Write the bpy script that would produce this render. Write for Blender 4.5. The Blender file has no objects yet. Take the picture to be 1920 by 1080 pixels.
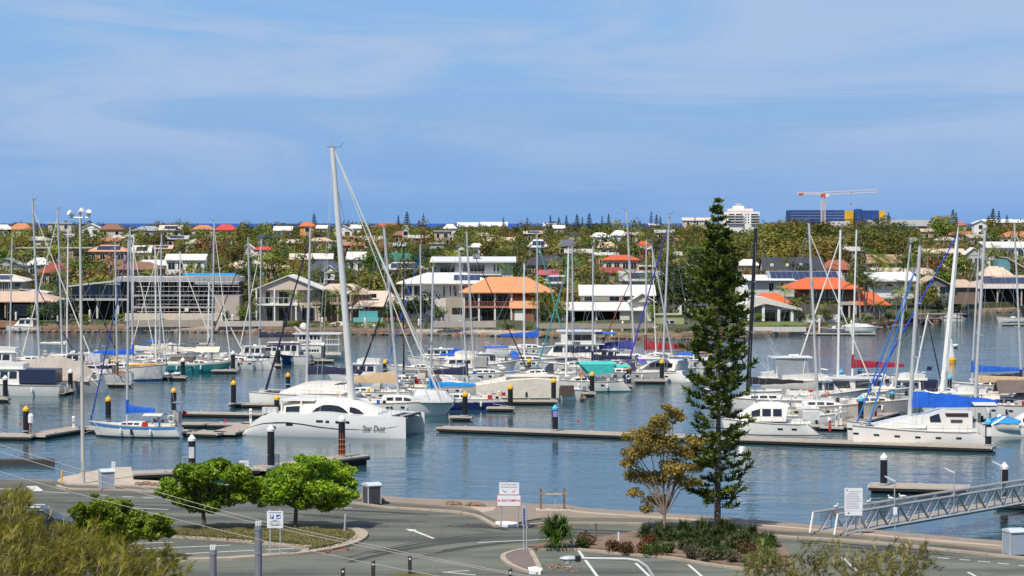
import bpy, math, random
from math import sin, cos, pi, radians, atan, atan2, sqrt, hypot
from mathutils import Vector, Matrix

# ------------------------------------------------------------------ camera, sky, sun, exposure
FPX = 4500.0                      # focal length in photo pixels (1920 wide)
CAMZ = 20.5                       # camera height above the marina water (z = 0)
PITCH = atan(122.0 / FPX)
SC = bpy.context.scene
COL = SC.collection
random.seed(7)

cd = bpy.data.cameras.new('camera')
cam = bpy.data.objects.new('camera', cd)
COL.objects.link(cam)
cd.sensor_width = 36.0
cd.lens = FPX / 1920.0 * 36.0
cd.clip_start = 1.0
cd.clip_end = 90000.0
cam.location = (0, 0, CAMZ)
cam.rotation_euler = (pi / 2 - PITCH, 0, 0)
SC.camera = cam

SUN_ELEV = radians(55)
SUN_AZ = radians(-147)            # measured from +Y (view direction), negative = from the left
sdir = Vector((sin(SUN_AZ) * cos(SUN_ELEV), cos(SUN_AZ) * cos(SUN_ELEV), sin(SUN_ELEV)))
sl = bpy.data.lights.new('sun', 'SUN')
sl.energy = 5.0
sl.angle = radians(0.5)
sl.color = (1.0, 0.92, 0.81)
so = bpy.data.objects.new('sun', sl)
COL.objects.link(so)
so.rotation_euler = sdir.to_track_quat('Z', 'Y').to_euler()
so.location = (-200, 0, 300)

W = bpy.data.worlds.new('World')
SC.world = W
W.use_nodes = True
nt = W.node_tree
nt.nodes.clear()
def N(tree, typ, **kw):
 n = tree.nodes.new(typ)
 for k, v in kw.items():
  setattr(n, k, v)
 return n
out = N(nt, 'ShaderNodeOutputWorld')
bg = N(nt, 'ShaderNodeBackground')
sky = N(nt, 'ShaderNodeTexSky', sky_type='NISHITA', sun_disc=False)
sky.sun_elevation = SUN_ELEV
sky.sun_rotation = SUN_AZ
sky.altitude = 0
sky.air_density = 1.0
sky.dust_density = 0.3
sky.ozone_density = 4.0
tint = N(nt, 'ShaderNodeMix', data_type='RGBA', blend_type='MULTIPLY')
tint.inputs[0].default_value = 1.0
tint.inputs[7].default_value = (0.50, 0.62, 0.80, 1)
nt.links.new(sky.outputs[0], tint.inputs[6])
# low band of deeper blue all round the horizon, then a thin high cloud veil in soft streaks
geo = N(nt, 'ShaderNodeTexCoord')
sep = N(nt, 'ShaderNodeSeparateXYZ')
nt.links.new(geo.outputs['Generated'], sep.inputs[0])
hb = N(nt, 'ShaderNodeMapRange', interpolation_type='SMOOTHSTEP'); hb.inputs['From Min'].default_value = -0.01; hb.inputs['From Max'].default_value = 0.20
hb.inputs['To Min'].default_value = 1.0; hb.inputs['To Max'].default_value = 0.0
nt.links.new(sep.outputs['Z'], hb.inputs['Value'])
hm = N(nt, 'ShaderNodeMix', data_type='RGBA')
hr = N(nt, 'ShaderNodeValToRGB')
he = hr.color_ramp.elements
he[0].position = 0.0; he[0].color = (1.65, 3.3, 6.3, 1)
he[1].position = 0.11; he[1].color = (1.5, 4.5, 8.9, 1)
e_ = he.new(0.045); e_.color = (1.85, 3.6, 6.6, 1)
nt.links.new(sep.outputs['Z'], hr.inputs[0])
nt.links.new(hb.outputs[0], hm.inputs[0]); nt.links.new(tint.outputs[2], hm.inputs[6]); nt.links.new(hr.outputs[0], hm.inputs[7])
mp = N(nt, 'ShaderNodeMapping'); mp.inputs['Rotation'].default_value = (0, 0.10, 0.2); mp.inputs['Scale'].default_value = (5.0, 5.0, 34); mp.inputs['Location'].default_value = (1.35, 2.2, 0.6)
nt.links.new(geo.outputs['Generated'], mp.inputs[0])
n1 = N(nt, 'ShaderNodeTexNoise'); n1.inputs['Scale'].default_value = 1.0; n1.inputs['Detail'].default_value = 8; n1.inputs['Roughness'].default_value = 0.56; n1.inputs['Distortion'].default_value = 0.9
nt.links.new(mp.outputs[0], n1.inputs['Vector'])
cr = N(nt, 'ShaderNodeMapRange', interpolation_type='SMOOTHSTEP'); cr.inputs['From Min'].default_value = 0.36; cr.inputs['From Max'].default_value = 0.60
cr.inputs['To Min'].default_value = 0.26; cr.inputs['To Max'].default_value = 0.95
nt.links.new(n1.outputs[0], cr.inputs['Value'])
lo = N(nt, 'ShaderNodeMapRange', interpolation_type='SMOOTHSTEP'); lo.inputs['From Min'].default_value = 0.0; lo.inputs['From Max'].default_value = 0.05
lo.inputs['To Min'].default_value = 0.25; lo.inputs['To Max'].default_value = 1.0
nt.links.new(sep.outputs['Z'], lo.inputs['Value'])
cl = N(nt, 'ShaderNodeMath', operation='MULTIPLY')
nt.links.new(cr.outputs[0], cl.inputs[0]); nt.links.new(lo.outputs[0], cl.inputs[1])
cm = N(nt, 'ShaderNodeMix', data_type='RGBA')
cm.inputs[7].default_value = (3.4, 4.6, 6.6, 1)
nt.links.new(cl.outputs[0], cm.inputs[0])
nt.links.new(hm.outputs[2], cm.inputs[6])
nt.links.new(cm.outputs[2], bg.inputs[0])
bg.inputs[1].default_value = 0.115
nt.links.new(bg.outputs[0], out.inputs[0])

SC.view_settings.view_transform = 'Standard'
SC.view_settings.look = 'None'
SC.view_settings.exposure = 0.02
SC.view_settings.gamma = 1.0
SC.view_settings.use_curve_mapping = False
SC.cycles.max_bounces = 6
SC.cycles.glossy_bounces = 3
SC.cycles.transmission_bounces = 3
SC.cycles.transparent_max_bounces = 6
SC.cycles.caustics_reflective = False
SC.cycles.caustics_refractive = False
try:
 SC.cycles.use_denoising = True
except Exception:
 pass

# ------------------------------------------------------------------ helpers
CP, SP = cos(PITCH), sin(PITCH)
def ray(px, py):
 a = (px - 960.0) / FPX
 b = (540.0 - py) / FPX
 return Vector((a, CP + b * SP, -SP + b * CP))
def G(px, py, z=0.0):
 r = ray(px, py)
 t = (z - CAMZ) / r.z
 return Vector((r.x * t, r.y * t, z))
def Dp(px, py, y):
 r = ray(px, py)
 t = y / r.y
 return Vector((r.x * t, y, CAMZ + r.z * t))
def PJ(p):
 dz = p[2] - CAMZ
 f = p[1] * CP - dz * SP
 u = p[1] * SP + dz * CP
 return 960 + FPX * p[0] / f, 540 - FPX * u / f
def lerp(a, b, t):
 return a + (b - a) * t

def lin(h):
 h = h.lstrip('#')
 o = []
 for i in (0, 2, 4):
  v = int(h[i:i + 2], 16) / 255.0
  o.append(v / 12.92 if v <= 0.04045 else ((v + 0.055) / 1.055) ** 2.4)
 return tuple(o)

MATS = {}
def mat(col, rough=0.55, metal=0.0, var=0.12, scale=1.5, bump=0.0, bscale=8.0, wave=None, spec=0.5, stain=0.0, name=None, alpha=None, trans=0.0):
 """procedural material: base colour broken up by two noises, optional relief. wave = (axis, scale, strength)"""
 key = (col, rough, metal, var, scale, bump, bscale, wave, spec, stain, alpha, trans)
 if key in MATS:
  return MATS[key]
 m = bpy.data.materials.new(name or 'mat_%d' % len(MATS))
 MATS[key] = m
 m.use_nodes = True
 t = m.node_tree
 p = t.nodes['Principled BSDF']
 c = lin(col) if isinstance(col, str) else col
 p.inputs['Roughness'].default_value = rough
 p.inputs['Metallic'].default_value = metal
 p.inputs['Specular IOR Level'].default_value = spec
 if trans:
  p.inputs['Transmission Weight'].default_value = trans
 if alpha is not None:
  p.inputs['Alpha'].default_value = alpha
 tc = N(t, 'ShaderNodeTexCoord')
 oi = N(t, 'ShaderNodeObjectInfo')
 ad = N(t, 'ShaderNodeVectorMath', operation='ADD')
 rs = N(t, 'ShaderNodeVectorMath', operation='SCALE'); rs.inputs['Scale'].default_value = 37.0
 cx = N(t, 'ShaderNodeCombineXYZ')
 t.links.new(oi.outputs['Random'], cx.inputs[0]); t.links.new(oi.outputs['Random'], cx.inputs[1])
 t.links.new(cx.outputs[0], rs.inputs[0])
 t.links.new(tc.outputs['Object'], ad.inputs[0]); t.links.new(rs.outputs[0], ad.inputs[1])
 if var > 0:
  n = N(t, 'ShaderNodeTexNoise'); n.inputs['Scale'].default_value = scale; n.inputs['Detail'].default_value = 5; n.inputs['Roughness'].default_value = 0.65
  t.links.new(ad.outputs[0], n.inputs['Vector'])
  mr = N(t, 'ShaderNodeMapRange'); mr.inputs['From Min'].default_value = 0.25; mr.inputs['From Max'].default_value = 0.75
  mr.inputs['To Min'].default_value = 1 - var; mr.inputs['To Max'].default_value = 1 + var
  t.links.new(n.outputs[0], mr.inputs['Value'])
  mx = N(t, 'ShaderNodeVectorMath', operation='SCALE')
  mx.inputs[0].default_value = c
  t.links.new(mr.outputs[0], mx.inputs['Scale'])
  last = mx.outputs[0]
  if stain > 0:
   n2 = N(t, 'ShaderNodeTexNoise'); n2.inputs['Scale'].default_value = scale * 0.35; n2.inputs['Detail'].default_value = 6; n2.inputs['Roughness'].default_value = 0.7
   t.links.new(ad.outputs[0], n2.inputs['Vector'])
   r2 = N(t, 'ShaderNodeMapRange'); r2.inputs['From Min'].default_value = 0.5; r2.inputs['From Max'].default_value = 0.72
   r2.inputs['To Min'].default_value = 0; r2.inputs['To Max'].default_value = stain
   t.links.new(n2.outputs[0], r2.inputs['Value'])
   mm = N(t, 'ShaderNodeMix', data_type='RGBA'); mm.inputs[7].default_value = (c[0] * .35 + .02, c[1] * .33 + .015, c[2] * .3 + .01, 1)
   t.links.new(r2.outputs[0], mm.inputs[0]); t.links.new(last, mm.inputs[6])
   last = mm.outputs[2]
  t.links.new(last, p.inputs['Base Color'])
 else:
  p.inputs['Base Color'].default_value = (*c, 1)
 hgt = None
 if bump > 0:
  b = N(t, 'ShaderNodeTexNoise'); b.inputs['Scale'].default_value = bscale; b.inputs['Detail'].default_value = 4
  t.links.new(ad.outputs[0], b.inputs['Vector'])
  bn = N(t, 'ShaderNodeBump'); bn.inputs['Strength'].default_value = bump; bn.inputs['Distance'].default_value = 0.1
  t.links.new(b.outputs[0], bn.inputs['Height'])
  hgt = bn
 if wave:
  w = N(t, 'ShaderNodeTexWave', wave_type='BANDS', bands_direction=wave[0]); w.inputs['Scale'].default_value = wave[1]
  t.links.new(tc.outputs['Object'], w.inputs['Vector'])
  wn = N(t, 'ShaderNodeBump'); wn.inputs['Strength'].default_value = wave[2]; wn.inputs['Distance'].default_value = 0.08
  t.links.new(w.outputs[0], wn.inputs['Height'])
  if hgt:
   t.links.new(hgt.outputs[0], wn.inputs['Normal'])
  hgt = wn
 if hgt:
  t.links.new(hgt.outputs[0], p.inputs['Normal'])
 return m

def leafmat(name, cols, rough=0.5, transl=0.25, scale=0.35):
 """foliage: colour picked by noise over the crown, some light passing through"""
 m = bpy.data.materials.new(name)
 m.use_nodes = True
 t = m.node_tree
 t.nodes.clear()
 o = N(t, 'ShaderNodeOutputMaterial')
 p = N(t, 'ShaderNodeBsdfPrincipled'); p.inputs['Roughness'].default_value = rough; p.inputs['Specular IOR Level'].default_value = 0.3
 tr = N(t, 'ShaderNodeBsdfTranslucent')
 ms = N(t, 'ShaderNodeMixShader'); ms.inputs[0].default_value = transl
 tc = N(t, 'ShaderNodeTexCoord'); oi = N(t, 'ShaderNodeObjectInfo')
 ad = N(t, 'ShaderNodeVectorMath', operation='ADD')
 sc = N(t, 'ShaderNodeVectorMath', operation='SCALE'); sc.inputs['Scale'].default_value = 91.0
 cx = N(t, 'ShaderNodeCombineXYZ')
 t.links.new(oi.outputs['Random'], cx.inputs[0]); t.links.new(oi.outputs['Random'], cx.inputs[2])
 t.links.new(cx.outputs[0], sc.inputs[0]); t.links.new(tc.outputs['Object'], ad.inputs[0]); t.links.new(sc.outputs[0], ad.inputs[1])
 n = N(t, 'ShaderNodeTexNoise'); n.inputs['Scale'].default_value = scale; n.inputs['Detail'].default_value = 4; n.inputs['Roughness'].default_value = 0.6
 t.links.new(ad.outputs[0], n.inputs['Vector'])
 r = N(t, 'ShaderNodeValToRGB')
 k = len(cols)
 e = r.color_ramp.elements
 e[0].position = 0.3; e[0].color = (*lin(cols[0]), 1)
 e[1].position = 0.7; e[1].color = (*lin(cols[-1]), 1)
 for i in range(1, k - 1):
  el = e.new(0.3 + 0.4 * i / (k - 1)); el.color = (*lin(cols[i]), 1)
 t.links.new(n.outputs[0], r.inputs[0])
 hv = N(t, 'ShaderNodeHueSaturation')
 mr = N(t, 'ShaderNodeMapRange'); mr.inputs['To Min'].default_value = 0.75; mr.inputs['To Max'].default_value = 1.2
 t.links.new(oi.outputs['Random'], mr.inputs['Value']); t.links.new(mr.outputs[0], hv.inputs['Value'])
 t.links.new(r.outputs[0], hv.inputs['Color'])
 t.links.new(hv.outputs[0], p.inputs['Base Color']); t.links.new(hv.outputs[0], tr.inputs[0])
 t.links.new(p.outputs[0], ms.inputs[1]); t.links.new(tr.outputs[0], ms.inputs[2])
 t.links.new(ms.outputs[0], o.inputs[0])
 return m

class MB:
 """collects faces; build() links them as one mesh object"""
 def __init__(s):
  s.v = []; s.f = []
 def add(s, vs, fs):
  o = len(s.v)
  s.v.extend([tuple(p) for p in vs])
  s.f.extend([tuple(i + o for i in f) for f in fs])
  return s
 def box(s, x0, x1, y0, y1, z0, z1):
  return s.add([(x0, y0, z0), (x1, y0, z0), (x1, y1, z0), (x0, y1, z0), (x0, y0, z1), (x1, y0, z1), (x1, y1, z1), (x0, y1, z1)],
      [(3, 2, 1, 0), (4, 5, 6, 7), (0, 1, 5, 4), (1, 2, 6, 5), (2, 3, 7, 6), (3, 0, 4, 7)])
 def hexa(s, b, t):
  """bottom quad b, top quad t (same winding, counter-clockwise from above)"""
  return s.add(list(b) + list(t), [(3, 2, 1, 0), (4, 5, 6, 7), (0, 1, 5, 4), (1, 2, 6, 5), (2, 3, 7, 6), (3, 0, 4, 7)])
 def prism(s, poly, z0, z1):
  n = len(poly)
  vs = [(p[0], p[1], z0) for p in poly] + [(p[0], p[1], z1) for p in poly]
  return s.add(vs, [tuple(range(n - 1, -1, -1)), tuple(range(n, 2 * n))] + [(i, (i + 1) % n, n + (i + 1) % n, n + i) for i in range(n)])
 def slab(s, poly, axis, a0, a1):
  """polygon in the plane across axis ('x': (y,z), 'y': (x,z)), extruded from a0 to a1"""
  n = len(poly)
  if axis == 'y':
   vs = [(p[0], a0, p[1]) for p in poly] + [(p[0], a1, p[1]) for p in poly]
  else:
   vs = [(a0, p[0], p[1]) for p in poly] + [(a1, p[0], p[1]) for p in poly]
  return s.add(vs, [tuple(range(n - 1, -1, -1)), tuple(range(n, 2 * n))] + [(i, (i + 1) % n, n + (i + 1) % n, n + i) for i in range(n)])
 def tube(s, pts, r, n=6, r1=None, caps=True):
  pts = [Vector(p) for p in pts]
  m = len(pts)
  o = len(s.v)
  for i, p in enumerate(pts):
   d = (pts[min(i + 1, m - 1)] - pts[max(i - 1, 0)])
   if d.length < 1e-9:
    d = Vector((0, 0, 1))
   d.normalize()
   a = d.cross(Vector((0, 0, 1)) if abs(d.z) < 0.95 else Vector((1, 0, 0))).normalized()
   b = d.cross(a)
   rr = r if r1 is None else lerp(r, r1, i / max(1, m - 1))
   for k in range(n):
    q = p + a * (rr * cos(2 * pi * k / n)) + b * (rr * sin(2 * pi * k / n))
    s.v.append(tuple(q))
  for i in range(m - 1):
   for k in range(n):
    s.f.append((o + i * n + k, o + i * n + (k + 1) % n, o + (i + 1) * n + (k + 1) % n, o + (i + 1) * n + k))
  if caps:
   s.f.append(tuple(o + k for k in range(n - 1, -1, -1)))
   s.f.append(tuple(o + (m - 1) * n + k for k in range(n)))
  return s
 def lathe(s, prof, n=12, c=(0, 0, 0)):
  o = len(s.v)
  for (r, z) in prof:
   for k in range(n):
    s.v.append((c[0] + r * cos(2 * pi * k / n), c[1] + r * sin(2 * pi * k / n), c[2] + z))
  for i in range(len(prof) - 1):
   for k in range(n):
    s.f.append((o + i * n + k, o + i * n + (k + 1) % n, o + (i + 1) * n + (k + 1) % n, o + (i + 1) * n + k))
  s.f.append(tuple(o + k for k in range(n - 1, -1, -1)))
  s.f.append(tuple(o + (len(prof) - 1) * n + k for k in range(n)))
  return s
 def loft(s, secs, closed=False, cap0=True, cap1=True):
  """secs: list of equally long point lists"""
  o = len(s.v); n = len(secs[0])
  for c in secs:
   s.v.extend([tuple(p) for p in c])
  for i in range(len(secs) - 1):
   for k in range(n if closed else n - 1):
    s.f.append((o + i * n + k, o + i * n + (k + 1) % n, o + (i + 1) * n + (k + 1) % n, o + (i + 1) * n + k))
  if cap0: s.f.append(tuple(o + k for k in range(n - 1, -1, -1)))
  if cap1: s.f.append(tuple(o + (len(secs) - 1) * n + k for k in range(n)))
  return s
 def quad(s, a, b, c, d):
  return s.add([a, b, c, d], [(0, 1, 2, 3)])
 def mesh(s, name, m=None, smooth=False):
  me = bpy.data.meshes.new(name)
  me.from_pydata(s.v, [], s.f)
  if m is not None:
   for q in (m if isinstance(m, (list, tuple)) else [m]):
    me.materials.append(q)
  if smooth:
   me.polygons.foreach_set('use_smooth', [True] * len(me.polygons))
   try:
    me.set_sharp_from_angle(angle=radians(38))
   except Exception:
    pass
  me.update()
  return me
 def build(s, name, m, parent=None, smooth=False):
  o = bpy.data.objects.new(name, s.mesh(name, m, smooth))
  COL.objects.link(o)
  if parent is not None:
   o.parent = parent
  return o

def tag(o, label=None, cat=None, group=None, kind=None):
 if label: o['label'] = label
 if cat: o['category'] = cat
 if group: o['group'] = group
 if kind: o['kind'] = kind
 return o
def thing(name, label, cat, loc=(0, 0, 0), rz=0.0, group=None):
 o = bpy.data.objects.new(name, None)
 COL.objects.link(o)
 o.location = loc
 o.rotation_euler = (0, 0, rz)
 o.empty_display_size = 0.3
 return tag(o, label, cat, group)
def link(name, me, parent=None, loc=None, rz=None, sc=None):
 o = bpy.data.objects.new(name, me)
 COL.objects.link(o)
 o.parent = parent
 if loc is not None: o.location = loc
 if rz is not None: o.rotation_euler = (0, 0, rz)
 if sc is not None: o.scale = sc if isinstance(sc, (tuple, list)) else (sc, sc, sc)
 return o
def text(name, body, size, m, parent, loc, rot, shear=0.0, sx=1.0, align='CENTER', bold=0.0):
 c = bpy.data.curves.new(name, 'FONT')
 c.body = body; c.size = size; c.align_x = align; c.align_y = 'CENTER'; c.shear = shear; c.extrude = 0.003; c.offset = bold
 c.resolution_u = 3
 tmp = bpy.data.objects.new(name + '_curve', c)
 me = bpy.data.meshes.new_from_object(tmp)
 bpy.data.objects.remove(tmp); bpy.data.curves.remove(c)
 me.materials.clear(); me.materials.append(m)
 o = bpy.data.objects.new(name, me)
 COL.objects.link(o)
 o.parent = parent; o.location = loc; o.rotation_euler = rot; o.scale = (sx, 1, 1)
 return o
# ------------------------------------------------------------------ palette
def col_avg(h, k): return tuple(v * k for v in lin(h))
M_WHITE = mat((0.76, 0.75, 0.72), 0.35, var=0.05, scale=0.8)
M_GEL = mat((0.74, 0.715, 0.66), 0.18, var=0.09, scale=0.7, stain=0.16)
M_GELB = mat((0.74, 0.73, 0.69), 0.25, var=0.08, scale=0.5, stain=0.15)
M_CREAM = mat((0.72, 0.66, 0.53), 0.35, var=0.07)
M_DECK = mat((0.60, 0.57, 0.50), 0.6, var=0.1, scale=2.5)
M_TEAK = mat((0.30, 0.20, 0.11), 0.7, var=0.2, scale=3)
M_GLASS = mat((0.012, 0.015, 0.02), 0.06, var=0.0, spec=0.8)
M_ALU = mat((0.52, 0.52, 0.51), 0.4, metal=0.15, var=0.06)
M_ALUD = mat((0.30, 0.32, 0.34), 0.4, metal=0.5, var=0.1)
M_MASTW = mat((0.76, 0.76, 0.72), 0.3, var=0.05)
M_BLACK = mat((0.012, 0.012, 0.014), 0.45, var=0.2, scale=2)
M_STEEL = mat((0.55, 0.56, 0.57), 0.3, metal=0.8, var=0.1)
M_WIRE = mat((0.45, 0.45, 0.44), 0.4, metal=0.4, var=0.0)
M_ROPE = mat((0.72, 0.69, 0.62), 0.8, var=0.1)
M_NAVY = mat((0.012, 0.017, 0.055), 0.8, var=0.2, scale=1.2, bump=0.5, bscale=2.5)
M_BLUEC = mat((0.004, 0.10, 0.52), 0.75, var=0.15, scale=1.0, bump=0.6, bscale=2.2)
M_SKYC = mat((0.01, 0.25, 0.68), 0.75, var=0.15, bump=0.6, bscale=2.2)
M_VIOL = mat((0.035, 0.04, 0.22), 0.8, var=0.18, bump=0.5, bscale=2.2)
M_REDC = mat((0.30, 0.012, 0.03), 0.8, var=0.18, bump=0.5, bscale=2.2)
M_TANC = mat((0.56, 0.40, 0.24), 0.85, var=0.14, bump=0.6, bscale=2.0)
M_CREAMC = mat((0.66, 0.60, 0.50), 0.85, var=0.12, bump=0.6, bscale=2.0)
M_GREYC = mat((0.36, 0.35, 0.33), 0.85, var=0.12, bump=0.5, bscale=2.0)
M_LGREYC = mat((0.55, 0.55, 0.54), 0.8, var=0.1, bump=0.5, bscale=2.0)
M_TAUPE = mat((0.38, 0.33, 0.28), 0.85, var=0.12, bump=0.5, bscale=1.6)
M_TEALC = mat((0.05, 0.48, 0.42), 0.75, var=0.14, bump=0.5, bscale=2.0)
M_BLKC = mat((0.014, 0.014, 0.018), 0.85, var=0.2, bump=0.5, bscale=2.0)
M_BROWNC = mat((0.13, 0.10, 0.085), 0.9, var=0.15, bump=0.5, bscale=2)
M_RED = mat((0.55, 0.02, 0.02), 0.5, var=0.1)
M_ORANGE = mat((0.75, 0.16, 0.02), 0.6, var=0.1)
M_YEL = mat((0.80, 0.40, 0.01), 0.5, var=0.06)
M_CYAN = mat((0.06, 0.42, 0.70), 0.5, var=0.06)
M_RUB = mat((0.02, 0.02, 0.022), 0.8, var=0.2)
M_CONC = mat((0.46, 0.41, 0.35), 0.9, var=0.14, scale=0.9, stain=0.3, bump=0.2)
M_TIMBER = mat((0.16, 0.12, 0.09), 0.85, var=0.25, scale=2.5, bump=0.3)
M_GALV = mat((0.48, 0.49, 0.50), 0.45, metal=0.35, var=0.1, scale=3)
M_BARK = mat((0.10, 0.075, 0.055), 0.95, var=0.3, scale=3, bump=0.6, bscale=6)
M_BARKP = mat((0.24, 0.19, 0.15), 0.9, var=0.3, scale=3, bump=0.4, bscale=6)
M_PALMT = mat((0.27, 0.23, 0.18), 0.9, var=0.2, wave=('Z', 3, 0.5))

# ------------------------------------------------------------------ water
def water_material(name, base, s1, strength):
 m = bpy.data.materials.new(name); m.use_nodes = True
 t = m.node_tree; p = t.nodes['Principled BSDF']
 p.inputs['Roughness'].default_value = 0.07
 p.inputs['IOR'].default_value = 1.27
 tc = N(t, 'ShaderNodeTexCoord')
 big = N(t, 'ShaderNodeTexNoise'); big.inputs['Scale'].default_value = 0.03; big.inputs['Detail'].default_value = 4
 mpb = N(t, 'ShaderNodeMapping'); mpb.inputs['Scale'].default_value = (1, 2.2, 1)
 t.links.new(tc.outputs['Object'], mpb.inputs[0]); t.links.new(mpb.outputs[0], big.inputs['Vector'])
 r = N(t, 'ShaderNodeMix', data_type='RGBA')
 r.inputs[6].default_value = (*base, 1); r.inputs[7].default_value = (base[0] * 1.5, base[1] * 1.35, base[2] * 1.15, 1)
 t.links.new(big.outputs[0], r.inputs[0]); t.links.new(r.outputs[2], p.inputs['Base Color'])
 bumps = None
 for sc_, dist, st, stretch in ((s1, 0.20, strength, 1.5), (s1 * 4.2, 0.05, strength, 1.2), (s1 * 0.25, 0.55, strength * 0.6, 2.0)):
  mp_ = N(t, 'ShaderNodeMapping'); mp_.inputs['Scale'].default_value = (1, stretch, 1); mp_.inputs['Rotation'].default_value = (0, 0, 0.3)
  n = N(t, 'ShaderNodeTexNoise'); n.inputs['Scale'].default_value = sc_; n.inputs['Detail'].default_value = 3
  t.links.new(tc.outputs['Object'], mp_.inputs[0]); t.links.new(mp_.outputs[0], n.inputs['Vector'])
  b = N(t, 'ShaderNodeBump'); b.inputs['Distance'].default_value = dist
  mr = N(t, 'ShaderNodeMapRange'); mr.inputs['From Min'].default_value = 0.3; mr.inputs['From Max'].default_value = 0.7
  mr.inputs['To Min'].default_value = st * 0.35; mr.inputs['To Max'].default_value = st * 1.1
  t.links.new(big.outputs[0], mr.inputs['Value']); t.links.new(mr.outputs[0], b.inputs['Strength'])
  t.links.new(n.outputs[0], b.inputs['Height'])
  if bumps: t.links.new(bumps.outputs[0], b.inputs['Normal'])
  bumps = b
 t.links.new(bumps.outputs[0], p.inputs['Normal'])
 return m
M_WATER = water_material('marina_water', (0.014, 0.055, 0.078), 0.5, 0.5)
M_SEA = mat((0.014, 0.075, 0.30), 0.6, var=0.25, scale=0.004, spec=0.12)
m = MB(); m.quad((-900, 40, 0), (900, 40, 0), (900, 900, 0), (-900, 900, 0))
tag(m.build('marina_water', M_WATER), 'blue green marina water between the boat ramp and the far houses', 'water', kind='structure')
m = MB(); m.quad((-40000, 1500, -0.5), (40000, 1500, -0.5), (40000, 80000, -0.5), (-40000, 80000, -0.5))
tag(m.build('sea', M_SEA), 'deep blue sea at the horizon behind the houses', 'sea', kind='structure')

# ------------------------------------------------------------------ far land: rises from the canal to a low ridge
SHORE = [(-900, 620), (-300, 621), (0, 622), (250, 622), (480, 623), (700, 627), (900, 629), (1060, 633), (1280, 636), (1400, 633), (1480, 629),
   (1530, 624), (1600, 622), (1650, 616), (1690, 611), (1730, 606), (1775, 600), (1800, 592), (1830, 587), (1920, 584), (2300, 580), (2900, 578)]
def shore_y(px):
 for (a, ya), (b, yb) in zip(SHORE, SHORE[1:]):
  if a <= px <= b:
   return lerp(ya, yb, (px - a) / (b - a))
 return SHORE[0][1] if px < SHORE[0][0] else SHORE[-1][1]
def shore_d(px): return G(px, shore_y(px), 0).y
def T(d):
 if d < 490: return 1.0
 if d < 1150: return 1.0 + (d - 490) * 0.0202
 if d < 1300: return 14.34 + 0.5 * sin((d - 1150) / 150 * pi)
 return max(-6.0, 14.34 - (d - 1300) * 0.035)
def X(px, d): return (px - 960.0) / FPX * d * 1.0004
DS = [0, .6, 4, 10, 20, 40, 70, 110, 160, 220, 290, 370, 460, 550, 620, 680, 730, 780, 830, 900, 1000, 1150]
m = MB()
PXS = list(range(-900, 2901, 20))
rows = []
for k, o in enumerate(DS):
 row = []
 for px in PXS:
  d = shore_d(px) + o
  z = T(d) if k > 0 else 1.0
  if o >= 20: z += 0.35 * sin(px * 0.031 + d * 0.02) * min(1, o / 80)
  row.append((X(px, d), d, z))
 rows.append(row)
m.loft(rows, cap0=False, cap1=False)
M_LAND = mat((0.055, 0.062, 0.022), 0.95, var=0.5, scale=0.06, stain=0.5, bump=0.5, bscale=0.6)
tag(m.build('terrain', M_LAND, smooth=False), 'wooded suburban land rising beyond the marina', 'land', kind='structure')

for (a, b, c) in ((-900, 236, (.20, .12, .075)), (236, 480, (.36, .30, .24)), (480, 780, (.17, .125, .09)), (780, 940, (.40, .36, .31)), (940, 1010, (.42, .30, .21)), (1010, 1390, (.22, .16, .10)), (1390, 1510, (.30, .20, .14)), (1510, 1800, (.14, .09, .06)), (1800, 2900, (.38, .26, .17))):
 g = MB(); pts = [p for p in PXS if a - 1 <= p <= b + 1]
 pts = sorted(set([a, b] + pts))
 P = [(X(p, shore_d(p)), shore_d(p)) for p in pts]
 g.loft([[(x, y - .22, -1.0) for x, y in P], [(x, y - .2, .6) for x, y in P], [(x, y - .02, 1.04) for x, y in P], [(x, y + .5, 1.05) for x, y in P]], cap0=False, cap1=False)
 g.build('seawall', mat(c, .95, var=.35, scale=.8, stain=.4, bump=.6, bscale=2.5))['kind'] = 'structure'

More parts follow.
